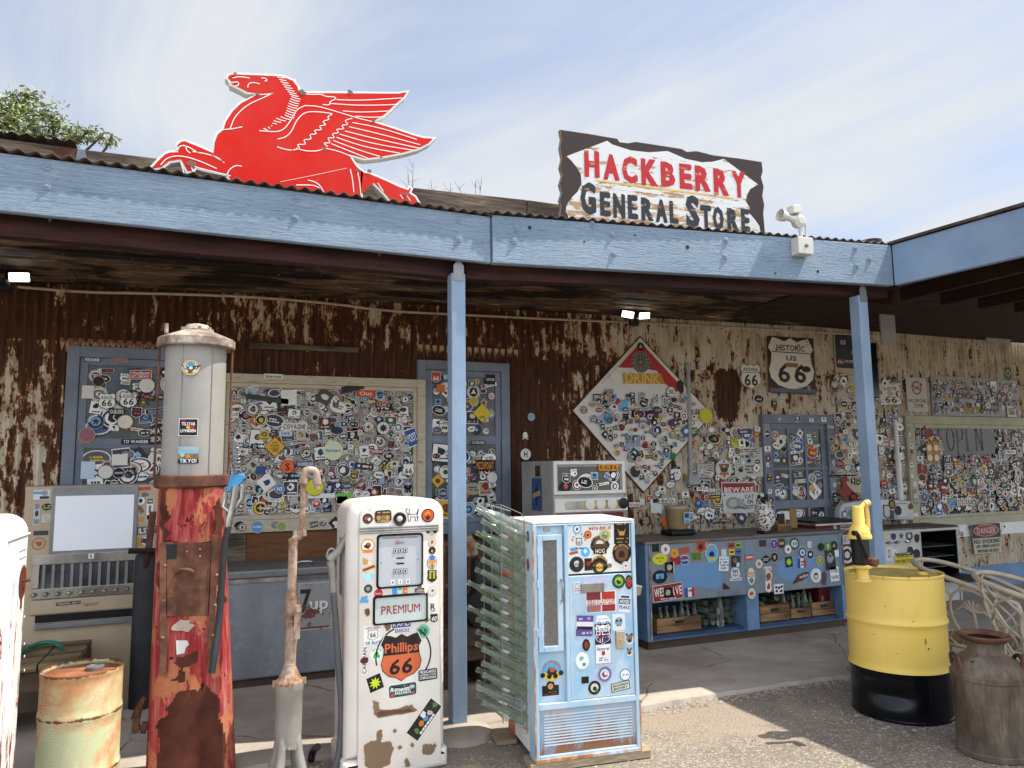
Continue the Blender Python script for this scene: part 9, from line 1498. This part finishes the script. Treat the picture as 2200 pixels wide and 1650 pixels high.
b = MB(); a = eq(1022, 1205, 5.6); c = eq(1075, 1290, 5.6); b.box(a[0], c[0], 5.6, 5.85, c[2], a[2]); b.build('grey_box', M['black_tank'], t, bev=.02); b = MB(); b.lathe([(.16, -.05), (.18, 0), (.16, .05)], eq(1040, 1305, 5.55), 20, (0, 1, 0)); b.build('flywheel', M['black_metal'], t, smooth=True)
b = MB(); b.box(1.75, 2.75, 5.95, 6.35, .0, .95); b.build('crate_base', M['dark_bench_wood'], t, bev=.01)
a = gz(960, 1420, .36); t = thing('low_bench', 'low dark timber bench behind the porch post', 'bench', (2.0, 5.35, 0)); b = MB(); xa = gy(945, 1380, 5.15)[0]; xb = gy(1062, 1380, 5.15)[0]
for i in range(3): b.box(xa, xb, 5.10+i*.16, 5.252+i*.16, .33, .36)
b.build('seat', M['dark_bench_wood'], t, bev=.004); b = MB(); b.box(xa+.02, xb-.02, 5.13, 5.16, .22, .329); b.build('apron', M['dark_bench_wood'], t)
for x in (xa+.06, xb-.06): b = MB(); b.box(x-.04, x+.04, 5.17, 5.53, .0, .329); b.build('leg', M['dark_bench_wood'], t, bev=.004)
zbn = .47; cs = [gz(*z, zbn) for z in ((40, 1425), (165, 1420), (200, 1373), (95, 1378))]; t = thing('plank_bench', 'low weathered plank bench in front of the beige cigarette machine', 'bench', tuple(A(cs[0][0], cs[0][1], 0)))
ya, yb = cs[1][1], cs[2][1]; xa, xb = gz(30, 1422, zbn)[0]-.25, (cs[1][0]+cs[2][0])/2
for i in range(3):
    b = MB(); f0, f1 = i/3, (i+1)/3-.015; x = lambda f: xb-.19*(0)+0; xs0 = xa+(xb-xa)*f0; xs1 = xa+(xb-xa)*f1; sk = cs[2][0]-cs[1][0]; b.hexa([(xs0, ya, zbn-.04), (xs1, ya, zbn-.04), (xs1+sk, yb, zbn-.04), (xs0+sk, yb, zbn-.04), (xs0, ya, zbn), (xs1, ya, zbn), (xs1+sk, yb, zbn), (xs0+sk, yb, zbn)]); b.build('seat_plank', M['bench_wood'], t, bev=.004)
b = MB(); b.box(xa+.02, xb-.01, ya+.03, ya+.07, zbn-.16, zbn-.041); b.build('apron', M['dark_bench_wood'], t, bev=.004)
for x in (xa+.05, xb-.06): b = MB(); b.box(x, x+.06, ya+.075, yb-.03, .0, zbn-.041); b.build('leg', M['dark_bench_wood'], t, bev=.004)
b = MB(); hp2 = [gz(40, 1405, zbn+.02), gz(75, 1384, zbn+.03), gz(115, 1378, zbn+.035), gz(135, 1392, zbn+.02)]; b.tube(smoothp(hp2), .015, 8); o = b.build('garden_hose', M['green_hose'], smooth=True); tag(o, 'loop of green garden hose lying on the plank bench', 'hose')
p = gz(304, 1537); tx, ty = p[0]-.01, p[1]+.11; t = thing('steel_tank', 'dark grey upright steel tank with a T handle behind the red pump', 'tank', (tx, ty, 0)); zt_k = gy(300, 1188, ty)[2]; rt_ = (gy(331, 1300, ty)[0]-gy(276, 1300, ty)[0])/2*1.05
b = MB(); b.lathe([(rt_*.95, 0), (rt_, .02), (rt_, zt_k-.05), (rt_*.9, zt_k-.01), (rt_*.5, zt_k+.01), (.001, zt_k+.012)], (tx, ty, 0), 28); b.build('shell', M['black_tank'], t, smooth=True)
b = MB(); zh_ = gy(300, 1185, ty)[2]+.28; b.tube([(tx, ty, zt_k), (tx+.02, ty, gy(300, 1100, ty)[2])], .022, 8); hz_ = gy(300, 1183, ty-.2)[2]; b.build('stem', M['rust_metal'], t, smooth=True)
b = MB(); b.tube([gy(276, 1184, ty-.1), gy(340, 1183, ty-.1)], .018, 8); b.tube([gy(318, 1185, ty-.1), gy(308, 1262, ty-.02)], .02, 8); b.build('tee_handle', M['header_wood'], t, smooth=True)
# ------------------------------------------------------------------ drums and can
def drum(C, r_, h, mats, rings, name, label, lidm, segs=56, lean=(0, 0), edge=False):
    t = thing(name, label, 'drum', C); prof = [(r_*.985, 0), (r_*1.012, .004), (r_*1.012, .016), (r_, .02)]
    for z in sorted(rings): prof += [(r_, z-.028), (r_*1.012, z-.018), (r_*1.035, z), (r_*1.012, z+.018), (r_, z+.028)]
    prof += [(r_, h-.02), (r_*1.012, h-.016), (r_*1.016, h-.004), (r_*1.008, h), (r_*.985, h), (r_*.98, h-.018)]
    fine = []; 
    for i in range(len(prof)-1):
        (ra, za_), (rb_, zb_) = prof[i], prof[i+1]; k = max(1, int(abs(zb_-za_)/.025)); fine += [(ra+(rb_-ra)*j/k, za_+(zb_-za_)*j/k) for j in range(k)]
    fine.append(prof[-1]); return t, fine
p = gz(172, 1715); C = (p[0], p[1]+.06, 0)
C = tuple(gz(178, 1433, .665)*A(1, 1, 0)); rw = (gz(278, 1440, .665)-gz(82, 1440, .665)); rad = float(np.linalg.norm(gy(277, 1440, C[1])-gy(81, 1440, C[1])))/2*.90
t, f = drum(C, rad, .665, None, (.468, .215), 'steel_drum', 'small rusty steel drum with pale green and orange scraped paint', None)
b = MB(); b.lathe(f, C, 64, caps=False); o = b.build('shell', M['drum_paint'], t, smooth=True); ev = []
for v in o.data.vertices: z = v.co.z; ev.append(max(0, 1-min(abs(z-.665), abs(z-.468)*1.6, abs(z-.215)*1.6)/.05)*.62)
at_ = o.data.attributes.new('edge', 'FLOAT', 'POINT'); at_.data.foreach_set('value', np.array(ev, np.float32))
b = MB(); b.lathe([(rad*.982, .64), (rad*.95, .643), (rad*.6, .646), (.001, .646)], C, 48, caps=False); b.build('lid', M['drum_lid_rust'], t, smooth=True)
b = MB(); q_ = gz(204, 1437, .648); b.lathe([(.040, .0), (.040, .014), (.034, .016), (.028, .012), (.0, .012)], q_, 20); b.build('bung', M['grey_steel'], t, smooth=True); b = MB(); q_ = gz(180, 1422, .648); b.lathe([(.014, 0), (.014, .02), (.0, .022)], q_, 10); b.lathe([(.02, 0), (.02, .008), (0, .008)], gz(163, 1421, .648), 10); b.build('plug', M['rust_metal'], t)
C = gz(1938, 1527); C = (C[0], C[1], 0); rad = .292; hd = .885
t, f = drum(C, rad, hd, None, (.59, .30), 'steel_drum', 'full size oil drum painted yellow above and gloss black below', None)
lo = [q_ for q_ in f if q_[1] <= .312]; up_ = [lo[-1]]+[q_ for q_ in f if q_[1] > .312]
def dent(v):
    a = math.atan2(v.co.y, v.co.x)-R(-150); z = v.co.z-.165; g_ = math.exp(-(a/.42)**2-(z/.055)**2)
    s_ = 1-.10*g_*(1 if z < .02 else .5); v.co.x *= s_; v.co.y *= s_
b = MB(); b.lathe(lo, C, 72, caps=False); o = b.build('lower_shell', M['black_gloss'], t, smooth=True)
for v in o.data.vertices: dent(v)
b = MB(); b.lathe(up_, C, 72, caps=False); b.build('upper_shell', M['yellow_paint'], t, smooth=True); b = MB(); b.lathe([(rad*.981, hd-.02), (rad*.95, hd-.017), (rad*.5, hd-.013), (.001, hd-.013)], C, 48, caps=False); b.build('lid', M['yellow_lid'], t, smooth=True); b = MB(); b.lathe([(.03, 0), (.03, .012), (.02, .016), (0, .016)], gz(1982, 1234, hd-.012), 14); b.build('bung', M['yellow_paint'], t, smooth=True)
d = D(Surf((0, 0, 0), (1, 0, 0)), 1); mapd = lambda u, v, n: A(C[0]+(rad+n+.001)*math.cos(u), C[1]+(rad+n+.001)*math.sin(u), v); d.mapf = mapd
for u, v, w_, h_ in ((R(-107), .50, .02, .035), (R(-104), .455, .03, .012), (R(-150), .70, .02, .006), (R(-120), .62, .02, .008), (R(-165), .52, .03, .004), (R(-140), .42, .012, .01)): d.lay = 1; d.rect(u, v, w_, h_, '#4a3418')
d.build('scratch_mark', t, M['flat_paint'])
# rotary pump on the yellow drum
PYd = gz(1856, 1243, hd)[1]; dq = lambda px, py, dy_=0: gy(px, py, PYd+dy_); kx = dq(1854, 1240)[0]; t = thing('drum_pump', 'yellow and black rotary hand pump screwed into the yellow drum', 'pump', (kx, PYd, hd-.01)); zz2 = lambda py: dq(1856, py)[2]
b = MB(); b.lathe([(.05, hd-.014), (.05, hd-.002), (.036, hd), (.034, zz2(1222)), (.055, zz2(1219)), (.055, zz2(1213)), (.02, zz2(1212))], (kx, PYd, 0), 20); b.build('base_flange', M['yellow_paint'], t, smooth=True)
b = MB(); x_b = dq(1846, 1180)[0]; b.lathe([(.046, zz2(1212)), (.046, zz2(1156))], (x_b, PYd, 0), 20); b.lathe([(.022, zz2(1212)), (.022, zz2(1156))], (x_b+.075, PYd+.02, 0), 12); b.build('black_barrel', M['black_metal'], t, smooth=True)
x_h = dq(1846, 1135)[0]; b = MB(); b.lathe([(.070, zz2(1156)), (.072, zz2(1150)), (.060, zz2(1143)), (.052, zz2(1132)), (.036, zz2(1124)), (.034, zz2(1090)), (.030, zz2(1087)), (.001, zz2(1086))], (x_h-.002, PYd, 0), 20); b.ell((x_h, PYd-.035, zz2(1146)), (.045, .03, .035), 14, 8); b.build('pump_body', M['yellow_paint'], t, smooth=True)
b = MB(); b.tube(smoothp([dq(1848, 1092), dq(1855, 1084), dq(1861, 1080)]), .014, 8); b.tube([dq(1857, 1084), dq(1866, 1080)], .022, 10); b.tube(smoothp([dq(1860, 1084), dq(1863, 1110), dq(1865, 1135), dq(1862, 1150), dq(1858, 1153)]), .0145, 10); b.tube([dq(1853, 1117), dq(1869, 1117)], .004, 6); b.build('spout_pipe', M['yellow_paint'], t, smooth=True)
b = MB(); b.bar(dq(1841, 1146, -.085), dq(1867, 1207, -.10), .012, .030, (0, 1, 0)); b.lathe([(.016, 0), (.016, .03)], dq(1841, 1146, -.095), 12, (0, 1, 0)); b.build('crank_arm', M['black_metal'], t, bev=.003); b = MB(); b.lathe([(.018, 0), (.026, .01), (.028, .05), (.02, .06)], dq(1866, 1206, -.11), 14, (0, -1, 0)); b.build('crank_knob', M['rust_metal'], t, smooth=True)
# milk can
p = gz(2134, 1618); C = (p[0], p[1], 0); rad = .172; t = thing('milk_can', 'rusty old milk can with a wide lip at the right edge', 'milk can', C); zq = lambda py: gy(2130, py, C[1])[2]
b = MB(); b.lathe([(rad*.98, 0), (rad*1.03, .006), (rad*1.03, .03), (rad, .036), (rad, .40), (rad*1.05, .405), (rad*1.06, .43), (rad*1.0, .437), (rad*.98, .455), (rad*.90, .49), (rad*.72, .52), (rad*.56, .535), (rad*.50, .55), (rad*.49, .59), (rad*.56, .612)], C, 44, caps=False); b.build('body', M['can_rust'], t, smooth=True)
b = MB(); b.lathe([(rad*.52, .598), (rad*.66, .606), (rad*.76, .620), (rad*.78, .630), (rad*.74, .638), (rad*.64, .634), (rad*.52, .616)], C, 40, caps=False); b.build('lip', M['rust_metal'], t, smooth=True)
b = MB(); b.lathe([(rad*.525, .615), (rad*.46, .59), (rad*.46, .50), (.001, .49)], C, 40, caps=False); b.build('opening', M['can_inside'], t, smooth=True)
for a_ in (R(-35), R(150)):
    ca, sa = math.cos(a_), math.sin(a_); tn = A(-sa, ca, 0); o_ = A(ca, sa, 0); c_ = A(*C); b = MB(); b.tube(smoothp([c_+o_*rad*.9+tn*.055+A(0, 0, .46), c_+o_*rad*.95+tn*.05+A(0, 0, .515), c_+o_*rad*.98+A(0, 0, .53), c_+o_*rad*.95-tn*.05+A(0, 0, .515), c_+o_*rad*.9-tn*.055+A(0, 0, .46)]), .010, 8); b.build('handle', M['rust_metal'], t, smooth=True)
mp_ = lambda u, v, n: A(C[0]+(rad*.93-(v-.46)*rad*2.9+n+.002)*math.cos(u), C[1]+(rad*.93-(v-.46)*rad*2.9+n+.002)*math.sin(u), v)
d = D(Surf((0, 0, 0), (1, 0, 0)), 1); d.mapf = mp_; 
for u in (R(-172),): d.poly(blob(u, .49, .17, r, 13, .45, .2), '#6f6350'); d.lay = 3; d.poly(blob(u+.02, .492, .11, r, 10, .55, .2), '#2c2930'); d.lay = 1
d.build('old_decal', t, M['flat_paint'])
# ------------------------------------------------------------------ two lattice-back armchairs
def chair():
    t = thing('lattice_armchair', 'lattice back metal armchair behind the drum', 'chair', (0, 0, 0), 'lattice back armchairs at the right')
    K = [-1, -.80, -.55, -.30, 0, .30, .55, .80, 1]     # plan of hoop and of seat rail from the right arm round the back to the left arm
    hx_ = [.28, .31, .33, .25, 0, -.25, -.33, -.31, -.28]; hy_ = [.24, .08, -.10, -.30, -.38, -.30, -.10, .08, .24]; hz_ = [.70, .77, .83, .885, .90, .885, .83, .77, .70]
    sx_ = [.26, .27, .27, .20, 0, -.20, -.27, -.27, -.26]; sy_ = [.23, .08, -.08, -.20, -.24, -.20, -.08, .08, .23]
    I = lambda q, a: float(np.interp(q, K, a))
    top = smoothp([A(hx_[i], hy_[i], hz_[i]) for i in range(9)], 3); bot = smoothp([A(sx_[i], sy_[i], .40) for i in range(9)], 3); n_ = len(top)
    def P_(s_, q): x = (s_+1)/2*(n_-1); i = min(n_-2, max(0, int(x))); f = x-i; a_ = top[i]*(1-f)+top[i+1]*f; c_ = bot[i]*(1-f)+bot[i+1]*f; return c_*(1-q)+a_*q
    b = MB(); b.tube([A(.27, .25, .0), A(.275, .255, .35), A(.28, .26, .63)]+top+[A(-.28, .26, .63), A(-.275, .255, .35), A(-.27, .25, .0)], .0165, 10)
    for s_ in (-1, 1): b.tube([(s_*.272, .252, .33), (s_*.272, .252, .35)], .024, 8)
    b.build('hoop_frame', M['wicker_paint'], t, smooth=True); b = MB(); md = (-.58,)
    inm = lambda s_, q: any(((s_-c_)/.17)**2+((q-.52)/.40)**2 < 1 for c_ in md)
    for sg in (-1, 1):
        for c0_ in np.arange(-1.6, 1.61, .21):
            seg = []
            for q in np.linspace(0, 1, 26):
                s_ = c0_+sg*(q-.5)*.55+.012*math.sin(q*20+c0_*9)
                if -.97 < s_ < .22 and not inm(s_, q): seg.append(P_(s_, q))
                else:
                    if len(seg) > 1: b.tube(seg, .0075, 6)
                    seg = []
            if len(seg) > 1: b.tube(seg, .0075, 6)
    for c_ in md: b.tube([P_(c_+.175*math.cos(q), .52+.41*math.sin(q)) for q in np.linspace(0, 2*math.pi, 28)[:-1]], .009, 6, closed=True)
    b.build('lattice', M['wicker_paint'], t, smooth=True)
    for c_ in md:
        b = MB(); b.tube([P_(c_+.01, .14), P_(c_-.01, .35), P_(c_, .58)], .008, 6)
        for q in range(7): an = R(10+q*27); b.tube([P_(c_, .58), P_(c_+.075*math.cos(an), .60+.16*math.sin(an)), P_(c_+.13*math.cos(an), .52+.13*math.sin(an))], [.0075, .006, .003], 5)
        b.build('palm_motif', M['wicker_paint'], t, smooth=True)
    b = MB(); b.tube(bot, .014, 8); b.tube([bot[0], bot[-1]], .017, 8); b.build('seat_frame', M['wicker_paint'], t, smooth=True)
    for s_ in (-1, 1): b = MB(); b.tube([(s_*.23, -.27, 0), (s_*.215, -.19, .40)], .017, 8); b.build('rear_leg', M['wicker_paint'], t, smooth=True)
    b = MB()
    for i in range(10): y = -.21+i*.044; hw_ = float(np.interp(y, [-.24, -.20, -.08, .23], [.08, .19, .26, .255])); b.box(-hw_, hw_, y, y+.036, .400, .410)
    b.build('seat', M['seat_slat'], t, bev=.002); return t
c1 = chair(); c2 = dup(c1)
for o, px, py, z, lb in ((c1, 1962, 1206, .90, 'lattice back metal armchair directly behind the yellow drum'), (c2, 2086, 1233, .90, 'lattice back metal armchair behind the milk can, cut off by the right edge')):
    p = gz(px, py, z); rz = R(-150); o.rotation_euler = (0, 0, rz); off = Matrix.Rotation(rz, 3, 'Z') @ Vector((.0, -.38, 0)); o.location = (p[0]-off.x+(.02 if o is c1 else 0), p[1]-off.y+(.03 if o is c1 else 0), .005); o['label'] = lb
